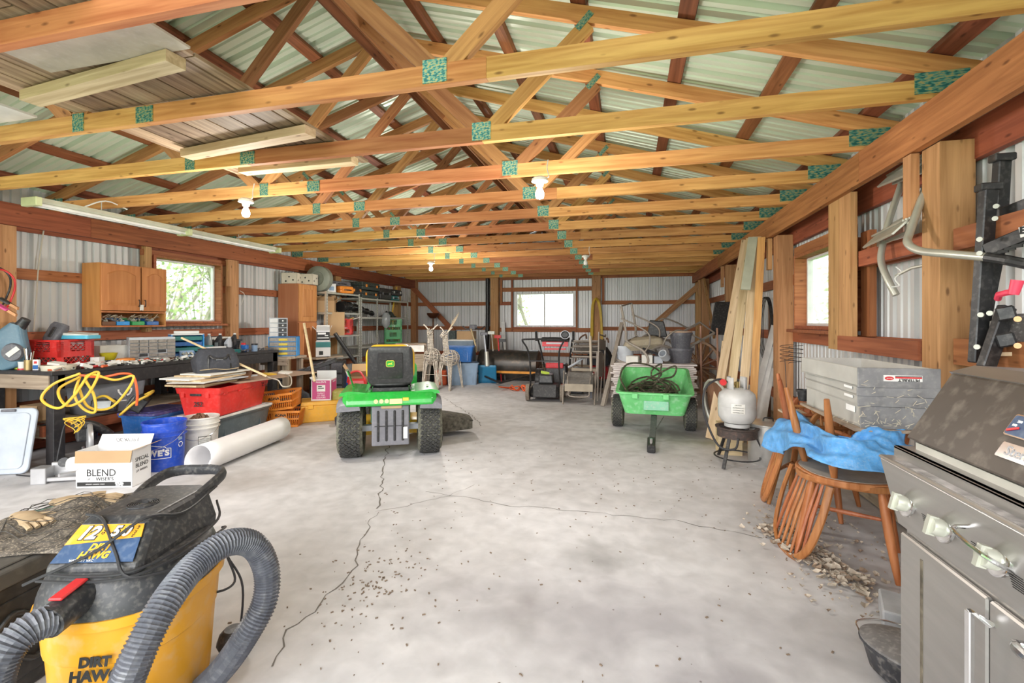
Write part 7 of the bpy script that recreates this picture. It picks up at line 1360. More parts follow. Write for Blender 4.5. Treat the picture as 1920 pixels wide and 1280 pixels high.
q = MB(); q.lathe([(0, 0), (.07, 0), (.075, .03), (.05, .06), (0, .06)], 20); o = q.obj('headlamp', M_BLACK, sn, smooth=True); o.location = (.17, -.30, 1.07); o.rotation_euler = (R(90), 0, 0); q = MB(); q.lathe([(.066, 0), (.078, 0), (.078, -.008), (.066, -.008)], 20, caps=False); o = q.obj('lamp_ring', M_LGREY, sn, smooth=True); o.location = (.17, -.365, 1.07); o.rotation_euler = (R(90), 0, 0)
t = thing('red_machine', 'second red machine with black cover right of the snow blower', 'machine', (-.52, 8.85, 0), R(-10)); MB().box((0, 0, .28), (.44, .36, .24), taper=(.8, .9)).obj('red_body', M_RED2, t, bevel=.04, seg=2); q = MB(); q.loft([[Vector((x, y, z)) for x, y in rrect(w2, .34, .06)] for w2, z in ((.44, .42), (.42, .60), (.22, .74))]); q.obj('black_cover', M_NYL, t, smooth=True); MB().box((0, 0, .08), (.36, .3, .16)).obj('base', M_BLACK, t, bevel=.02)
t = thing('black_machine', 'black boxy engine unit standing right of the push mower', 'machine', (-.86, 7.95, 0), 0); MB().box((0, 0, .20), (.24, .2, .40), taper=(.9, .9)).obj('body', M_BLACK, t, bevel=.02, seg=2); MB().box((.0, -.11, .30), (.18, .03, .14)).obj('muffler', M_DGREY, t, bevel=.01); q = MB(); q.tube([(-.12, -.1, .45), (.0, -.14, .52), (.14, -.1, .62)], .018, 8, smooth=3); q.obj('chrome_chute', M_LGREY, t, smooth=True)
# ---- yellow hose on the back post, hanging chair frame
q = MB(); r = random.Random(3)
for k in range(5):
    o_ = -.735-.10+.012*k; w2 = .02*k; q.tube([(-.735-.12+.012*k, YB-.25, .75+.03*k), (-.735-.11+.01*k, YB-.24, 1.3), (-.735-.09+.01*k, YB-.235, 1.62), (-.735, YB-.25-.01*k, 1.76-.006*k), (-.735+.09-.01*k, YB-.235, 1.62), (-.735+.13-.008*k, YB-.24, 1.3), (-.735+.16-.01*k, YB-.25, .72+.02*k)], .013, 6, smooth=5)
o = q.obj('yellow_hose', cmat('mustard_hose', (.62, .42, .03), .5), None, smooth=True); tag(o, 'mustard yellow air hose looped over the right post of the back wall', 'hose')
# ---- folding metal chairs
M_FRM = cmat('taupe_steel', (.30, .26, .22), .5, .25, metal=.3)
def folding(label, loc, rz, rot=None, back=True):
    t = thing('folding_chair', label, 'chair', loc, rz, 'taupe steel folding chairs at the back', rot=rot)
    q = MB(); q.grid(lambda a, b: ((a-.5)*(.42-.04*b), -.21+.42*b, (.44 if back else .28+.17*b)-.012*math.sin(PI*a)), 8, 8); q.obj('seat', mat('worn_vinyl_seat', (.22, .21, .20), .45, var=.25, scale=6, dust=.5, dcol=(.4, .38, .34)), t, smooth=True, thick=.02)
    MB().b2((-.205, -.225, .40 if back else .19), (.205, -.205, .45 if back else .30)).obj('seat_front', M_TAN if 0 else cmat('tan_dust', (.42, .36, .28), .7), t, bevel=.003)
    for s_ in (-1, 1):
        q = MB(); q.tube([(s_*.23, -.24, 0), (s_*.225, -.02, .40), (s_*.22, .20, .80)] if back else [(s_*.23, -.24, 0), (s_*.235, -.1, .25), (s_*.235, .0, .47)], .011, 8, smooth=3); q.obj('leg', M_FRM, t, smooth=True); q = MB(); q.tube([(s_*.19, .26, 0), (s_*.20, .02, .40), (s_*.20, -.1, .44)], .011, 8, smooth=3); q.obj('leg', M_FRM, t, smooth=True); MB().cyl((s_*.235, -.0, .40), (s_*.245, -.0, .40), .02, n=10).obj('pivot', M_CHROME, t)
    if back: q = MB(); q.tube([(-.22, .20, .80), (-.20, .21, .84), (.20, .21, .84), (.22, .20, .80)], .011, 8, smooth=3); q.obj('back_rail', M_FRM, t, smooth=True); MB().box((0, .19, .74), (.40, .012, .17), rot=(R(-14), 0, 0)).obj('backrest', M_FRM, t, bevel=.01, seg=2)
    q = MB(); q.tube([(-.15, -.20, .20), (-.13, -.22, .12), (.13, -.22, .12), (.15, -.20, .20)], .010, 6, smooth=3); q.tube([(-.15, -.2, .20), (-.17, -.1, .40)], .010, 6); q.tube([(.15, -.2, .20), (.17, -.1, .40)], .010, 6); q.obj('front_hoop', M_FRM, t, smooth=True); return t
folding('front folding chair with dusty grey seat and no raised back', (-.72, 7.12, 0), R(2), back=False); folding('folding chair standing directly behind the front one', (-.70, 7.95, 0), R(-3)); 
for k in range(3):
    t = folding(('lowest', 'middle', 'topmost')[k]+' of the folded chairs lying on the rear folding chair', (-.50+.01*k, 7.55+.02*k, .46+.07*k), 0, rot=(R(0), 0, R(180))) if 0 else None
for k in range(4):
    t = thing('stacked_seat', ('lowest', 'second', 'third', 'topmost')[k]+' folded chair seat in the pile on the rear folding chair', 'chair', (-.68+.01*(k % 2), 7.85, .62+.085*k), R(2*k), 'folded chairs piled on the rear chair'); MB().prism(rrect(.44, .40, .05), .025).obj('seat', cmat('brown_vinyl', (.17, .13, .10), .5, .3), t, bevel=.008, seg=2); q = MB(); q.tube([(-.24, -.22, .0), (-.24, .2, .0), (.24, .2, .0), (.24, -.22, .0)], .011, 6); q.tube([(-.22, -.22, .03), (.22, -.22, .03)], .011, 6); q.obj('frame', M_FRM, t, smooth=True)
t = thing('folded_chair', 'folded chair leaning on edge right of the front folding chair', 'chair', (-.42, 7.35, 0), 0, rot=(0, R(6), R(80))); q = MB(); q.tube([(-.22, 0, 0), (-.22, 0, .95), (-.18, 0, 1.0), (.18, 0, 1.0), (.22, 0, .95), (.22, 0, 0)], .012, 8, smooth=2); q.tube([(-.18, .05, .02), (-.18, .02, .7)], .011, 6); q.tube([(.18, .05, .02), (.18, .02, .7)], .011, 6); q.obj('frame', M_FRM, t, smooth=True); MB().box((0, .03, .55), (.38, .025, .38)).obj('seat', M_FRM, t, bevel=.01); MB().box((0, 0, .86), (.40, .02, .16)).obj('backrest', M_FRM, t, bevel=.01)
q = MB(); q.bar((-.36, 6.75, .02), (-.10, 7.35, 1.20), .055, .022); q.bar((-.33, 6.82, .02), (-.09, 7.40, 1.14), .03, .02); tag(q.obj('angled_rail', M_FRM, None), 'long taupe metal rail leaning between the chairs and the tile stack', 'rail')
q = MB(); q.cyl((-.57, 7.45, .30), (-.60, 7.65, .98), .021, n=10); tag(q.obj('wooden_shaft', cmat('cream_shaft', (.55, .48, .38), .6), None, smooth=True), 'cream wooden shovel shaft standing behind the front folding chair', 'shaft'); q = MB(); q.cyl((-.565, 7.41, .02), (-.57, 7.45, .31), .024, n=10); tag(q.obj('shaft_socket', M_DGREY, None, smooth=True), 'dark grey socket at the foot of the cream shaft', 'shaft')
# patio chair frames piled up
def patio(label, loc, rot, s_=1, cm=None):
    t = thing('patio_chair_frame', label, 'chair', loc, 0, 'bent tube patio chair frames', rot=rot); cm = cm or M_FRM
    for s2 in (-1, 1):
        q = MB().at(sc_=s_); q.tube([(s2*.25, .35, .95), (s2*.25, .18, .55), (s2*.25, .12, .38), (s2*.25, -.18, .30), (s2*.25, -.30, .16), (s2*.25, -.22, .02), (s2*.25, .2, .0), (s2*.25, .34, .1)], .016, 8, smooth=6, flat=1.4); q.obj('side_tube', cm, t, smooth=True)
        q = MB().at(sc_=s_); q.tube([(s2*.27, .30, .75), (s2*.28, .0, .70), (s2*.28, -.22, .62), (s2*.27, -.27, .45), (s2*.25, -.22, .30)], .014, 8, smooth=6); q.obj('arm', cm, t, smooth=True)
    q = MB().at(sc_=s_); q.tube([(-.25, .35, .95), (.25, .35, .95)], .014, 6); q.tube([(-.25, -.18, .30), (.25, -.18, .30)], .014, 6); q.tube([(-.25, .12, .38), (.25, .12, .38)], .014, 6); q.obj('cross_tube', cm, t, smooth=True); return t
patio('brown patio chair frame upside down against the yellow hose', (-.62, 8.6, .92), (R(170), R(10), R(20)), .8, M_RUSTY); patio('taupe patio chair frame on top of the tile stack at the left', (.08, 7.30, .62), (R(15), R(-8), R(70)), .85); patio('taupe patio chair frame tipped over above the green cart', (.38, 7.45, .64), (R(-35), R(20), R(-70)), .9)
# tile stack behind the cart
M_TILE = cmat('pale_tile', (.80, .73, .70), .7, var=.12, scale=10); r = random.Random(14); ts = thing('tile_stack', 'tall stack of pale ceiling tiles behind the green cart', 'stack', (.33, 7.22, 0), R(3))
tl = MB().box((0, 0, .009), (1.14, .56, .020)).obj('tile', M_TILE, ts)
for k in range(1, 24):
    c = tl.copy(); COL.objects.link(c); c.location = (r.uniform(-.03, .03), r.uniform(-.02, .02), .0258*k); c.rotation_euler = (0, 0, R(r.uniform(-1.5, 1.5)))
for k, (x, y, w2, h2, mm, lb) in enumerate(((-.02, 7.10, .17, .10, M_PAPER, 'cream tiles bundle standing on the tile stack'), (.18, 7.10, .15, .12, M_PAPER, 'second cream tile bundle standing on the tile stack'), (.33, 7.15, .12, .10, M_LGREY, 'grey block on the tile stack'))):
    o = MB().box((0, 0, h2/2), (w2, .2, h2)).obj('tile_bundle', mm, None, bevel=.003); o.location = (x+.08, y, .615); o.rotation_euler = (0, 0, R(-8+6*k)); tag(o, lb, 'tiles', 'small bundles on the tile stack')
t = lathe_thing('white_bucket', 'white pail at the left end of the tile stack', 'bucket', (-.06, 7.25, .615), [(0, 0), (.12, 0), (.14, .24), (.13, .24), (.11, .01), (0, .01)], M_CLEAR if 0 else M_LGREY)
q = MB(); q.loft([[Vector((x, y+.02*math.sin(9*x), z+.02*math.sin(7*x))) for x, y in rrect(w2, d2, .1)] for w2, d2, z in ((.45, .30, 0), (.60, .40, .07), (.52, .34, .15), (.3, .2, .19))]); o = q.obj('canvas_bag', cmat('canvas', (.42, .36, .26), .85, .3), None, smooth=True); o.location = (.22, 7.3, .80); tag(o, 'dusty canvas cushion lying across the patio chair frames', 'cushion')
q = MB(); q.prism([(-.14, 0), (.15, -.02), (.10, .22), (-.11, .24)], .06, o=(0, 0, 0), rot=(R(90), 0, 0)); o = q.obj('padded_cushion', M_BLACK, None, bevel=.015, seg=2); o.location = (.42, 7.5, 1.00); tag(o, 'black padded seat propped up on the canvas cushion', 'seat')
q = MB(); q.tube([(.2, 7.1, .82), (.42, 7.05, .74), (.58, 7.0, .66)], .05, 8, smooth=3, flat=.4); tag(q.obj('black_strap', M_NYL, None, smooth=True), 'black padded strap running down below the canvas cushion', 'strap')
for k, (z, nm) in enumerate(((.615, 'lower black ribbed planter on the tile stack'), (.78, 'upper black ribbed planter nested in the lower one'))):
    t = thing('planter', nm, 'planter', (.74, 7.25, z), 0, 'black planters on the tile stack'); MB().lathe([(0, 0), (.13-.02*k, 0), (.165-.015*k, .18+.06*k), (.18-.015*k, .18+.06*k), (.18-.015*k, .215+.06*k), (.15, .215+.06*k), (.11, .02), (0, .02)], 28).obj('pot', M_DGREY, t, smooth=True)
    q = MB(); [q.bar((math.cos(a)*(.132-.02*k), math.sin(a)*(.132-.02*k), .01), (math.cos(a)*(.163-.015*k), math.sin(a)*(.163-.015*k), .17+.06*k), .006, .006) for a in [i*PI/14 for i in range(28)]]; o = q.obj('ribs', M_DGREY, t); o['kind'] = 'stuff'
MB().lathe([(.14, 1.135), (.162, 1.14), (.158, 1.155), (.138, 1.15)], 28, caps=False).obj('rim_pot', cmat('terracotta_rim', (.60, .42, .30), .7), None).location = (.74, 7.25, -.08)
tag(bpy.data.objects['rim_pot'], 'pale terracotta coloured pot rim inside the upper black planter', 'pot')
t = thing('mesh_roll', 'white ended pipe roll lying by the tipped patio chair', 'roll', (.52, 7.0, .70), 0, rot=(R(60), 0, R(-30))); MB().lathe([(0, 0), (.06, 0), (.06, .14), (.045, .14), (.045, .02), (0, .02)], 20).obj('roll', M_LGREY, t, smooth=True)
# ---- wagon wheels
M_WGN = wood('wagon_wood', (.28, .16, .11), (.46, .30, .20), rv=.1, knots=False)
def wagon(label, loc, rot, r_=.46):
    t = thing('wagon_wheel', label, 'wheel', loc, 0, 'old wooden wagon wheels', rot=rot); q = MB(); q.lathe([(r_-.035, -.025), (r_, -.025), (r_, .025), (r_-.035, .025), (r_-.035, -.025)], 48, caps=False); q.obj('rim', M_WGN, t, smooth=True); q = MB(); q.lathe([(0, -.07), (.045, -.07), (.06, -.03), (.06, .03), (.045, .07), (0, .07)], 20); q.obj('hub', M_RUSTY, t, smooth=True)
    for k in range(14): a = 2*PI*k/14; q = MB(); q.cyl((.05*math.cos(a), .05*math.sin(a), 0), ((r_-.03)*math.cos(a), (r_-.03)*math.sin(a), 0), .014, .012, 8); q.obj('spoke', M_WGN, t, smooth=True)
    return t
wagon('front wooden wagon wheel leaning right of the black planters', (1.14, 8.42, .445), (R(82), 0, R(-46)), .44); wagon('wooden wagon wheel just behind the front one', (1.20, 8.66, .44), (R(84), 0, R(-44)), .43)
q = MB(); q.loft([[Vector((x, y, z)) for x, y in ((-.14+k, -.02), (.16+k, -.02), (.16+k, .02), (-.14+k, .02))] for k, z in ((0, 0), (.02, .05), (.10, .42), (.12, .50))]); o = q.obj('barrow_tray', M_BLACK, None, bevel=.01); o.location = (1.30, 7.5, 1.02); o.rotation_euler = (R(-10), R(0), R(10)); tag(o, 'black curved wheelbarrow tray hung above the wagon wheels', 'tray')
for k, (x, y, h_, lb) in enumerate(((1.04, 7.35, 1.15, 'reddish wooden rod standing left of the lumber'), (1.26, 7.3, 1.12, 'second reddish rod standing behind the lumber'))): q = MB(); q.cyl((x, y, 0), (x, y+.1, h_), .014, n=8); tag(q.obj('wooden_rod', cmat('pinkish_wood', (.45, .24, .16), .6), None), lb, 'rod', 'rods standing by the lumber')
q = MB(); q.cyl((1.52, 5.75, 0), (1.55, 5.85, 1.42), .014, n=8); tag(q.obj('metal_rod', M_RUSTY, None), 'rust brown pipe standing between the pale lumber and the white trim', 'pipe')
# ---- green dump cart
M_CART = mat('faded_green_plastic', (.16, .58, .20), .45, var=.22, scale=4, dust=.6, dcol=(.42, .72, .46)); ct = thing('dump_cart', 'faded green plastic dump cart with black tyres full of garden hose', 'cart', (.285, 5.62, 0), R(-3))
def cr(z, xf, yf, yb_, tilt, wb_=None):  # rim polygon at height z (front) leaning: front y yf, back y yb
    n = []; W_ = xf
    for x, y in rrect(W_*2, yb_-yf, .07, 4, 0, (yf+yb_)/2): n.append(Vector((x, y, z+(y-yf)*tilt)))
    return n
q = MB(); q.loft([cr(.20, .32, -.28, .50, .12), cr(.43, .385, -.36, .66, .17), cr(.43, .41, -.385, .685, .17), cr(.445, .41, -.385, .685, .17), cr(.45, .375, -.35, .65, .17), cr(.225, .305, -.265, .485, .12)], caps=False); q.add(cr(.225, .305, -.265, .485, .12), [tuple(range(20))]); q.add(cr(.20, .32, -.28, .50, .12), [tuple(range(20))[::-1]]); q.obj('tub', M_CART, ct, smooth=True)
for x in (-.20, .12): MB().box((x, -.392, .415), (.06, .025, .06)).obj('rim_clip', M_CART, ct, bevel=.004)
MB().box((.02, -.352, .31), (.26, .01, .10), rot=(R(-16), 0, 0)).obj('raised_emblem', cmat('faded_mint', (.22, .55, .36), .5, .4), ct, bevel=.004)
def ctyre(x): 
    e = tyre(ct, x, -.02, .18, .13, M_JY, 28); return e
ctyre(-.405); ctyre(.385)
q = MB(); q.cyl((-.38, -.02, .2), (.38, -.02, .2), .015, n=8); q.obj('axle', M_BLKM, ct); q = MB(); q.bar((0, -.1, .19), (-.02, -1.08, .05), .06, .04); q.bar((.10, -.3, .19), (.02, -.62, .12), .01, .01); q.obj('drawbar', cmat('worn_grey_bar', (.09, .09, .095), .6, .4, dcol=(.25, .24, .22)), ct, bevel=.004); MB().box((-.025, -1.02, .055), (.075, .22, .07), rot=(R(8), 0, 0)).obj('hitch', M_BLKM, ct, bevel=.008); q = MB(); q.cyl((-.025, -1.08, .02), (-.025, -1.08, .13), .012, n=8); q.obj('hitch_pin', M_CHROME, ct)
r = random.Random(41); M_HOS2 = mat('black_garden_hose', (.07, .065, .045), .3, var=.3, dust=.45, dcol=(.45, .40, .25))
for nm, n, lb in ((0, 15, 'black garden hose with a yellow stripe coiled inside the green cart'),):
    P = []
    for k in range(n*7): a = k*2*PI/7; P.append(Vector((.285+(.21+.09*math.sin(k*.7))*math.cos(a)+r.uniform(-.03, .03), 5.62+.10+(.27+.10*math.sin(k*.4))*math.sin(a)+r.uniform(-.03, .03), .28+.0016*k+r.uniform(-.02, .03)+.05*(math.sin(a)+.3))))
    q = MB(); q.tube(P, .011, 6, smooth=2); tag(q.obj('garden_hose', M_HOS2, None, smooth=True), lb, 'hose', 'hoses in the green cart')
q = MB(); D_ = 5.55; q.tube([DZ(1175, 735, 5.3), DZ(1163, 705, 5.5), DZ(1178, 682, 5.6), DZ(1215, 684, 5.7), DZ(1240, 700, 5.8), DZ(1225, 712, 5.8), DZ(1222, 695, 5.8), DZ(1240, 683, 5.7), DZ(1228, 720, 5.6), DZ(1200, 722, 5.5), DZ(1180, 728, 5.4), DZ(1235, 700, 5.5), DZ(1266, 686, 5.5), DZ(1262, 705, 5.5), DZ(1235, 712, 5.5), DZ(1255, 725, 5.5), DZ(1272, 738, 5.5)], .011, 7, smooth=7); tag(q.obj('garden_hose', M_HOS2, None, smooth=True), 'loose loops of garden hose springing up above the green cart', 'hose', 'hoses in the green cart')
# ================================================================ RIGHT SIDE
for k, (u0, v0, u1, v1, d0, d1, w2, mm, lb) in enumerate(((1398, 450, 1331, 822, 5.4, 4.85, .085, W_PALE, 'leftmost pale lumber board leaning on the right wall'), (1407, 447, 1358, 830, 5.25, 4.75, .085, W_PALE, 'second pale lumber board leaning on the right wall'), (1412, 445, 1398, 543, 4.95, 4.80, .09, cmat('grey_green_board', (.42, .43, .34), .6), 'short grey green painted board at the top of the lumber'), (1419, 444, 1385, 832, 5.05, 4.72, .085, W_PALE, 'narrow pale board in the middle of the leaning lumber'), (1428, 445, 1408, 834, 4.85, 4.65, .07, W_GOLD, 'rightmost golden board of the leaning lumber'), (1362, 640, 1345, 800, 5.2, 4.85, .09, W_PALE, 'short pale plank leaning before the lumber down to the floor'))):
    a, b = DZ(u0, v0, d0), DZ(u1, v1, d1); 
    if b.z > .02 and k != 2: b = b+(b-a)*(b.z/(a.z-b.z))
    o = board('lumber_board', b, a, w2, .022, mm, None, ref=(-.3, -1, 0)); tag(o, lb, 'board', 'lumber leaning on the right wall')
for k, (u0, v0, u1, v1, lb) in enumerate(((1452, 610, 1402, 800, 'leftmost white trim strip leaning by the right post'), (1449, 650, 1412, 815, 'middle white trim strip leaning by the right post'), (1447, 690, 1428, 800, 'shortest white trim strip leaning by the right post'))):
    a, b = DZ(u0, v0, 5.15-.05*k), DZ(u1, v1, 4.9-.05*k); b = b+(b-a)*(b.z/(a.z-b.z)); o = board('trim_strip', b, a, .06, .012, M_WHITE, None, ref=(-.4, -1, 0)); tag(o, lb, 'trim', 'white trim strips by the right post')
q = MB(); q.lathe([(0, 0), (.30, 0), (.30, .02), (0, .02)], 36, sx=1, sy=.8); o = q.obj('round_board', wood('dark_round', (.20, .11, .06), (.30, .17, .10), rv=.05), None); o.location = (.94, 5.30, .31); o.rotation_euler = (R(0), R(78), R(22)); tag(o, 'dark oval wooden board standing on edge left of the burner', 'board')
q = MB(); P = [(math.cos(a)*.31, math.sin(a)*.25) for a in [i*PI/10 for i in range(20)]]; q.tube([(x, y, 0) for x, y in P], .014, 8, closed=True); o = q.obj('metal_hoop', M_GALV, None, smooth=True); o.location = (.90, 5.20, .315); o.rotation_euler = (0, R(78), R(22)); tag(o, 'galvanised hoop leaning against the dark oval board', 'hoop')
# burner with propane cylinder
bc = FZ(1378, 856, 0); bc.x, bc.y = .90, 4.36
bn = thing('propane_burner', 'rusty black three legged propane burner stand', 'burner', bc); bn.scale = (1.05, 1.05, .76); q = MB(); q.lathe([(.12, .30), (.15, .31), (.15, .40), (.165, .41), (.165, .42), (.14, .42), (.12, .34)], 28, caps=False); q.obj('burner_ring', cmat('rusty_black', (.06, .045, .04), .7, .3, dcol=(.3, .17, .12)), bn, smooth=True)
for k in range(3): a = R(90+120*k+25); q = MB(); q.bar((.13*math.cos(a), .13*math.sin(a), .34), (.24*math.cos(a), .24*math.sin(a), .01), .025, .012); q.obj('leg', M_BLKM, bn)
q = MB(); q.tube([(.17*math.cos(a), .17*math.sin(a), .09) for a in [i*PI/12 for i in range(24)]], .008, 6, closed=True); q.obj('lower_ring', M_BLKM, bn); q = MB();
for k in range(3): a = k*PI/3; q.bar((-.15*math.cos(a), -.15*math.sin(a), .415), (.15*math.cos(a), .15*math.sin(a), .415), .012, .008)
q.obj('grate', M_BLKM, bn)
pt = thing('propane_cylinder', 'light grey propane cylinder standing on the burner', 'cylinder', bc+Vector((0, 0, .323))); M_CYL = cmat('cylinder_grey', (.55, .55, .54), .35, .12)
MB().lathe([(.10, 0), (.10, .03), (.08, .03), (.12, .04), (.145, .08), (.15, .11), (.15, .24), (.14, .28), (.10, .315), (.04, .33), (0, .33)], 32).obj('tank_body', M_CYL, pt, smooth=True); MB().lathe([(.148, .172), (.1515, .175), (.1515, .18), (.148, .183)], 32, caps=False).obj('weld_seam', M_CYL, pt)
for a0, a1 in ((R(-60), R(60)), (R(120), R(240))): q = MB(); P = [(math.cos(a)*.08, math.sin(a)*.08) for a in [a0+(a1-a0)*i/8 for i in range(9)]]; q.add([(x, y, z) for z in (.31, .42) for x, y in P], [(i, i+1, i+10, i+9) for i in range(8)]); q.obj('collar', M_CYL, pt, smooth=True, thick=.004)
q = MB(); q.cyl((0, 0, .32), (0, 0, .38), .018, n=10); q.cyl((-.06, 0, .36), (0, 0, .36), .012, n=8); q.obj('valve', cmat('brass', (.5, .38, .15), .35, metal=.8), pt); q = MB(); q.lathe([(0, 0), (.028, 0), (.028, .014), (0, .014)], 12); o = q.obj('regulator_knob', M_RED, pt); o.location = (-.12, -.05, .375); o.rotation_euler = (R(70), 0, 0)
q = MB(); q.add([(math.sin(a)*.1515, -math.cos(a)*.1515, z) for z in (.13, .21) for a in [R(-28+8*i) for i in range(6)]], [(i, i+1, i+7, i+6) for i in range(5)]); q.obj('warning_label', M_PAPER, pt)
for k in range(4): text('CAUTION' if k == 0 else 'FLAMMABLE GAS', .011, M_BLTX, pt, (math.sin(R(-8))*.153, -math.cos(R(-8))*.153, .20-.02*k), (R(90), 0, R(-8)), name='label_print')
q = MB(); c = Vector((0, 0, .37)); q.tube([c+Vector((-.06, 0, 0)), c+Vector((-.16, -.05, .03)), c+Vector((-.27, -.1, -.05)), c+Vector((-.28, -.12, -.25)), c+Vector((-.18, -.16, -.50)), c+Vector((-.06, -.20, -.52)), c+Vector((-.02, -.16, -.44))], .009, 8, smooth=7); q.obj('gas_hose', M_CORD, pt, smooth=True)
o = MB().box((0, 0, .14), (.20, .16, .28)).obj('wood_block', W_PALE); o.location = bc+Vector((0.0, .34, 0)); tag(o, 'pale timber offcuts standing behind the burner legs', 'timber')
sp = thing('stock_pot', 'large aluminium stock pot with lid right of the propane burner', 'pot', (1.40, 4.86, 0)); M_POT = cmat('aluminium', (.55, .54, .52), .33, .1, metal=.6); MB().lathe([(0, .0), (.15, 0), (.16, .015), (.16, .33), (.168, .335), (0, .335)], 36).obj('pot_body', M_POT, sp, smooth=True); MB().lathe([(.17, .335), (.17, .345), (.12, .355), (0, .36)], 36).obj('lid', M_POT, sp, smooth=True); q = MB(); q.tube([(-.04, 0, .355), (-.03, 0, .385), (.03, 0, .385), (.04, 0, .355)], .006, 6, smooth=3); q.obj('lid_handle', M_BLKM, sp)
for a in (R(-75), R(105)): q = MB(); q.tube([(math.cos(a-.2)*.16, math.sin(a-.2)*.16, .27), (math.cos(a-.2)*.20, math.sin(a-.2)*.20, .26), (math.cos(a+.2)*.20, math.sin(a+.2)*.20, .26), (math.cos(a+.2)*.16, math.sin(a+.2)*.16, .27)], .006, 6, smooth=3); q.obj('side_handle', M_POT, sp, smooth=True)
sp.location = (1.17, 4.46, 0)
# wire coil and fishing line coil on the wall
q = MB()
for k in range(5): q.tube([FX(1440, 615, XR-.06)+Vector((-.01*k, math.cos(a)*(.21+.012*k), math.sin(a)*.36+.0)) for a in [i*PI/10 for i in range(20)]], .004, 5, closed=True)
o = q.obj('wire_coil', M_BLKM, None, smooth=True); tag(o, 'coil of dark wire hanging on the right wall behind the lumber', 'wire')
c = FX(1475, 652, XBR-.02); cw = thing('wire_basket_rack', 'black coiled wire plant support hung below the right window', 'rack', c)
q = MB(); 
for x_ in (0, 1): q.tube([(.03*x_+math.cos(a)*.055, (-.14*x_)+math.sin(a)*.055, -.0035*i+.03) for i, a in enumerate([j*PI/5 for j in range(46)])], .0025, 5)
q.obj('coil', M_BLKM, cw); q = MB(); q.tube([(0, .05, -.1), (.0, .0, -.4), (.05, -.1, -.85)], .003, 5); q.tube([(.05, -.15, -.1), (.05, -.14, -.8)], .003, 5); q.obj('stem', M_BLKM, cw)
# deck step / ladder frame hung on the post
M_ALUM = cmat('dull_aluminium', (.50, .50, .44), .38, .1, metal=.5); lf = thing('boarding_ladder', 'aluminium tube boarding ladder with two treads hung from the beam on the right', 'ladder', (0, 0, 0)); q = MB()
q.tube([DZ(1757, 292, 2.40), DZ(1738, 345, 2.38), DZ(1708, 430, 2.32), DZ(1702, 455, 2.28), DZ(1725, 470, 2.2), DZ(1780, 476, 2.05), DZ(1850, 482, 1.9)], .018, 10, smooth=6); q.obj('rail', M_ALUM, lf, smooth=True); q = MB(); q.tube([DZ(1850, 482, 1.9), DZ(1890, 488, 1.83), DZ(1940, 498, 1.76)], .020, 10); q.obj('rubber_grip', M_BLACK, lf)
q = MB(); q.tube([DZ(1690, 345, 2.75), DZ(1668, 410, 2.72), DZ(1655, 460, 2.7), DZ(1652, 490, 2.68), DZ(1665, 525, 2.62), DZ(1680, 553, 2.58)], .018, 10, smooth=5); q.obj('rail', M_ALUM, lf, smooth=True); q = MB(); q.tube([DZ(1680, 517, 2.6), DZ(1710, 502, 2.5), DZ(1760, 492, 2.35), DZ(1815, 482, 2.2)], .008, 6); q.obj('strut', M_ALUM, lf)
for (a, b) in (((1668, 330, 2.85), (1735, 300, 2.38)), ((1640, 445, 2.85), (1700, 415, 2.38))):
    A, B = DZ(*a), DZ(*b); d = (B-A); m = MB(); m.bar(A, B, .17, .012, roll=.8); 
    for k in (-.05, 0, .05): m.bar(A+Vector((0, k*.6, .012)), B+Vector((0, k*.6, .012)), .01, .012)
    m.bar(A+Vector((.0, -.04, -.035)), B+Vector((0, -.04, -.035)), .012, .06); tr_ = m.obj('tread', M_ALUM, lf, bevel=.002)
    if a[1] > 400: P = A.lerp(B, .5)+Vector((-.02, -.045, -.03)); o = MB().bar(A.lerp(B, .15)+Vector((-.012, -.052, -.030)), A.lerp(B, .85)+Vector((-.012, -.052, -.03)), .004, .035).obj('faded_sticker', cmat('faded_red', (.45, .22, .16), .6, .5), tr_)
q = MB(); q.tube([DZ(1680, 500, 2.6), DZ(1690, 510, 2.58), DZ(1678, 522, 2.58), DZ(1686, 535, 2.57), DZ(1672, 538, 2.58)], .004, 6, smooth=4); q.obj('hook', M_WHITE, lf)
# folding work stand hung on the wall, cropped by the right edge
ws = thing('folding_work_bench', 'black folding steel workbench hung on the wall at the right edge', 'workbench', (0, 0, 0)); dq = 1.95
def fb(nm, u0, v0, u1, v1, w_, mm, d0=dq, d1=dq, th=.035): q = MB(); q.bar(DZ(u0, v0, d0), DZ(u1, v1, d1), th, w_); return q.obj(nm, mm, ws, bevel=.004)
fb('leg', 1879, 300, 1870, 460, .055, M_BLKM, 2.0, 2.0); fb('leg', 1853, 355, 1832, 680, .055, M_BLKM); fb('leg', 1868, 470, 1842, 600, .05, M_BLKM, 1.97, 1.97); fb('leg', 1888, 575, 1848, 690, .055, M_BLKM, 1.88, 1.88)
fb('jaw_rail', 1850, 470, 1960, 425, .055, M_BLKM, 1.93, 1.75); fb('jaw_rail', 1858, 410, 1960, 372, .05, M_BLKM, 2.0, 1.8)
for u, v in ((1879, 296), (1853, 351)): p = DZ(u, v, 1.99 if u > 1860 else dq); MB().box(p, (.075, .05, .03)).obj('end_cap', M_BLACK, ws, bevel=.004)
p0 = DZ(1905, 600, 1.9); m = MB(); m.bar(DZ(1868, 628, 1.93), DZ(1985, 628, 1.75), .02, .17); m.obj('particle_board', cmat('dark_particle_board', (.10, .09, .085), .8, .3, scale=20), ws); m = MB(); m.bar(DZ(1858, 664, 1.93), DZ(1985, 662, 1.75), .05, .015); m.obj('board_edge', W_PALE, ws)
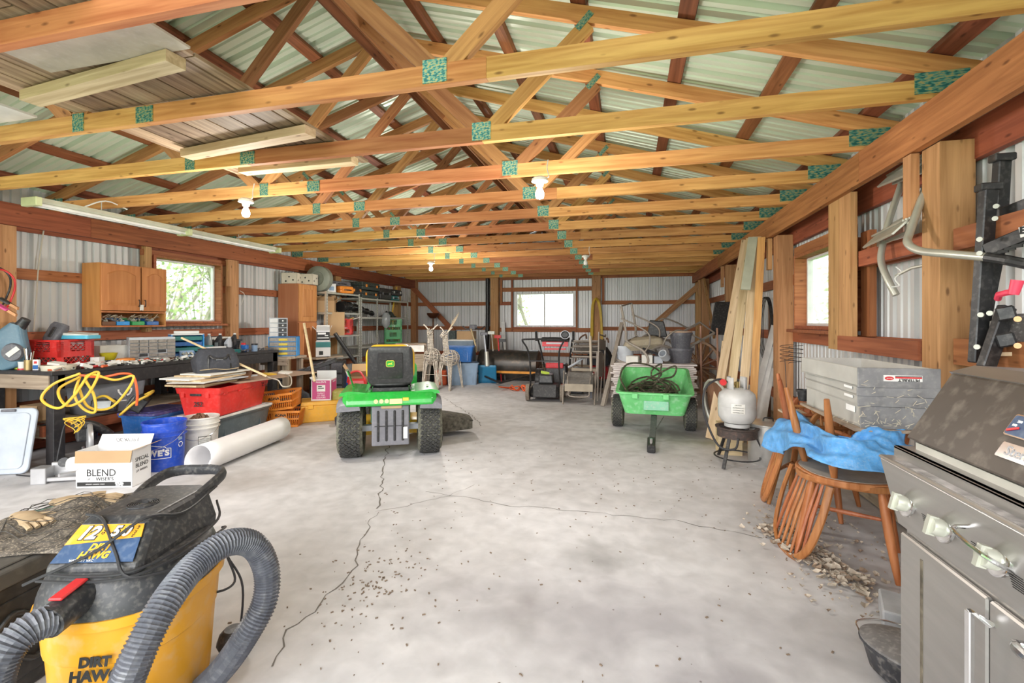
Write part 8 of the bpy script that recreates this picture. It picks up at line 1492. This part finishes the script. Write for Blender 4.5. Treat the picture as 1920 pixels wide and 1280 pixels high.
for v in (590, 640): m = MB(); m.bar(DZ(1868, v, 1.86), DZ(1905, v-6, 1.82), .012, .055); m.obj('bracket', M_BLKM, ws, bevel=.006); m = MB(); m.cyl(DZ(1908, v+8, 1.80), DZ(1908, v+8, 1.78), .011, n=12); m.obj('bolt', cmat('copper', (.55, .28, .14), .4, metal=.7), ws)
for u, v, d in ((1869, 387, 1.93), (1867, 410, 1.93), (1838, 449, 1.9), (1838, 475, 1.9), (1840, 590, 1.88), (1857, 587, 1.85), (1833, 650, 1.85)): m = MB(); p = DZ(u, v, d); m.cyl(p, p+Vector((-.008, -.008, 0)), .010, n=10); m.obj('rivet', M_GALV, ws)
q = MB(); q.tube([DZ(1871, 560, 1.86), DZ(1873, 552, 1.84), DZ(1890, 548, 1.80), DZ(1902, 547, 1.78)], .012, 8); q.cyl(DZ(1900, 552, 1.78), DZ(1908, 525, 1.77), .016, .020, 12); q.obj('crank_handle', cmat('hot_pink_plastic', (.80, .06, .12), .45), ws, smooth=True)
for k in range(4): p = DZ(1868+13*k, 476-5*k, 1.87-.02*k); m = MB(); m.box(p, (.030, .012, .012), rot=(0, 0, -.9)); m.obj('slot', M_BLTX, ws)
st_ = MB(); st_.bar(DZ(1912, 436, 1.765), DZ(1950, 424, 1.70), .003, .04); st_.obj('sticker', M_WHTX, ws); text('EL', .035, M_BLTX, ws, DZ(1925, 432, 1.72)+Vector((-.008, -.008, 0)), (R(90), 0, R(-55)), bold=.002)

q = MB(); r = random.Random(77)
for k in range(110):
    x, y, z = r.uniform(1.0, 1.32), 2.432-r.uniform(0, .012), .745+abs(r.gauss(0, .08)); a = r.uniform(0, 3); L = r.uniform(.01, .035)
    if k % 3 == 0: x, y, z = r.uniform(.98, 1.3), r.uniform(2.5, 3.0), .74
    q.bar((x, y, z), (x+L*math.cos(a), y-.004*r.random(), z+L*math.sin(a)*.8), .0018, .0018)
tag(q.obj('straw', cmat('straw', (.60, .54, .42), .8), None), 'bits of straw caught on the front of the grey trays', 'straw', kind='stuff')
# ================================================================ CEILING LAMPS
M_PORC = mat('porcelain', (.85, .85, .82), .3); M_BULB = mat('bulb_glass', (1, .97, .9), .3, emit=14, var=0); M_BULBO = mat('bulb_glass_unlit', (.9, .9, .88), .15)
def lamp(u, v, d, label, lit, z=None, pw=50):
    p = DZ(u, v, d)
    if z: p.z = z
    t = thing('ceiling_lamp', label, 'lamp', p, 0, 'bare bulb lampholders under the trusses')
    MB().lathe([(0, .0), (.035, 0), (.052, -.012), (.055, -.03), (.03, -.035), (.024, -.06), (0, -.06)], 20).obj('lampholder', M_PORC, t, smooth=True)
    b = MB().lathe([(.013, -.055), (.014, -.07), (.026, -.095), (.030, -.115), (.024, -.138), (0, -.147)], 18).obj('bulb', M_BULB if lit else M_BULBO, t, smooth=True)
    if lit:
        l = bpy.data.lights.new('bulb_light', 'POINT'); l.energy = pw; l.shadow_soft_size = .12; l.color = (1, .95, .88); o = bpy.data.objects.new('bulb_light', l); COL.objects.link(o); o.parent = t; o.location = (0, 0, -.42)
    m = MB(); m.tube([(.03, 0, -.005), (.06, .0, .0), (.045, .02, .06), (.05, .03, .12)], .004, 6, smooth=4); m.obj('wire', M_WHITE, t, smooth=True)
    return t
lamp(461, 372, 3.62, 'lit bare bulb hanging left of centre, nearest the strip light', True)
lamp(1012, 332, 3.08, 'lit bare bulb on a large white holder under the middle of the roof', True)
lamp(808, 490, 7.0, 'lit bare bulb further back above the shelving and green tractor', True, pw=100)
lamp(1098, 478, 6.6, 'unlit bare bulb far back above the stacked chairs', False)
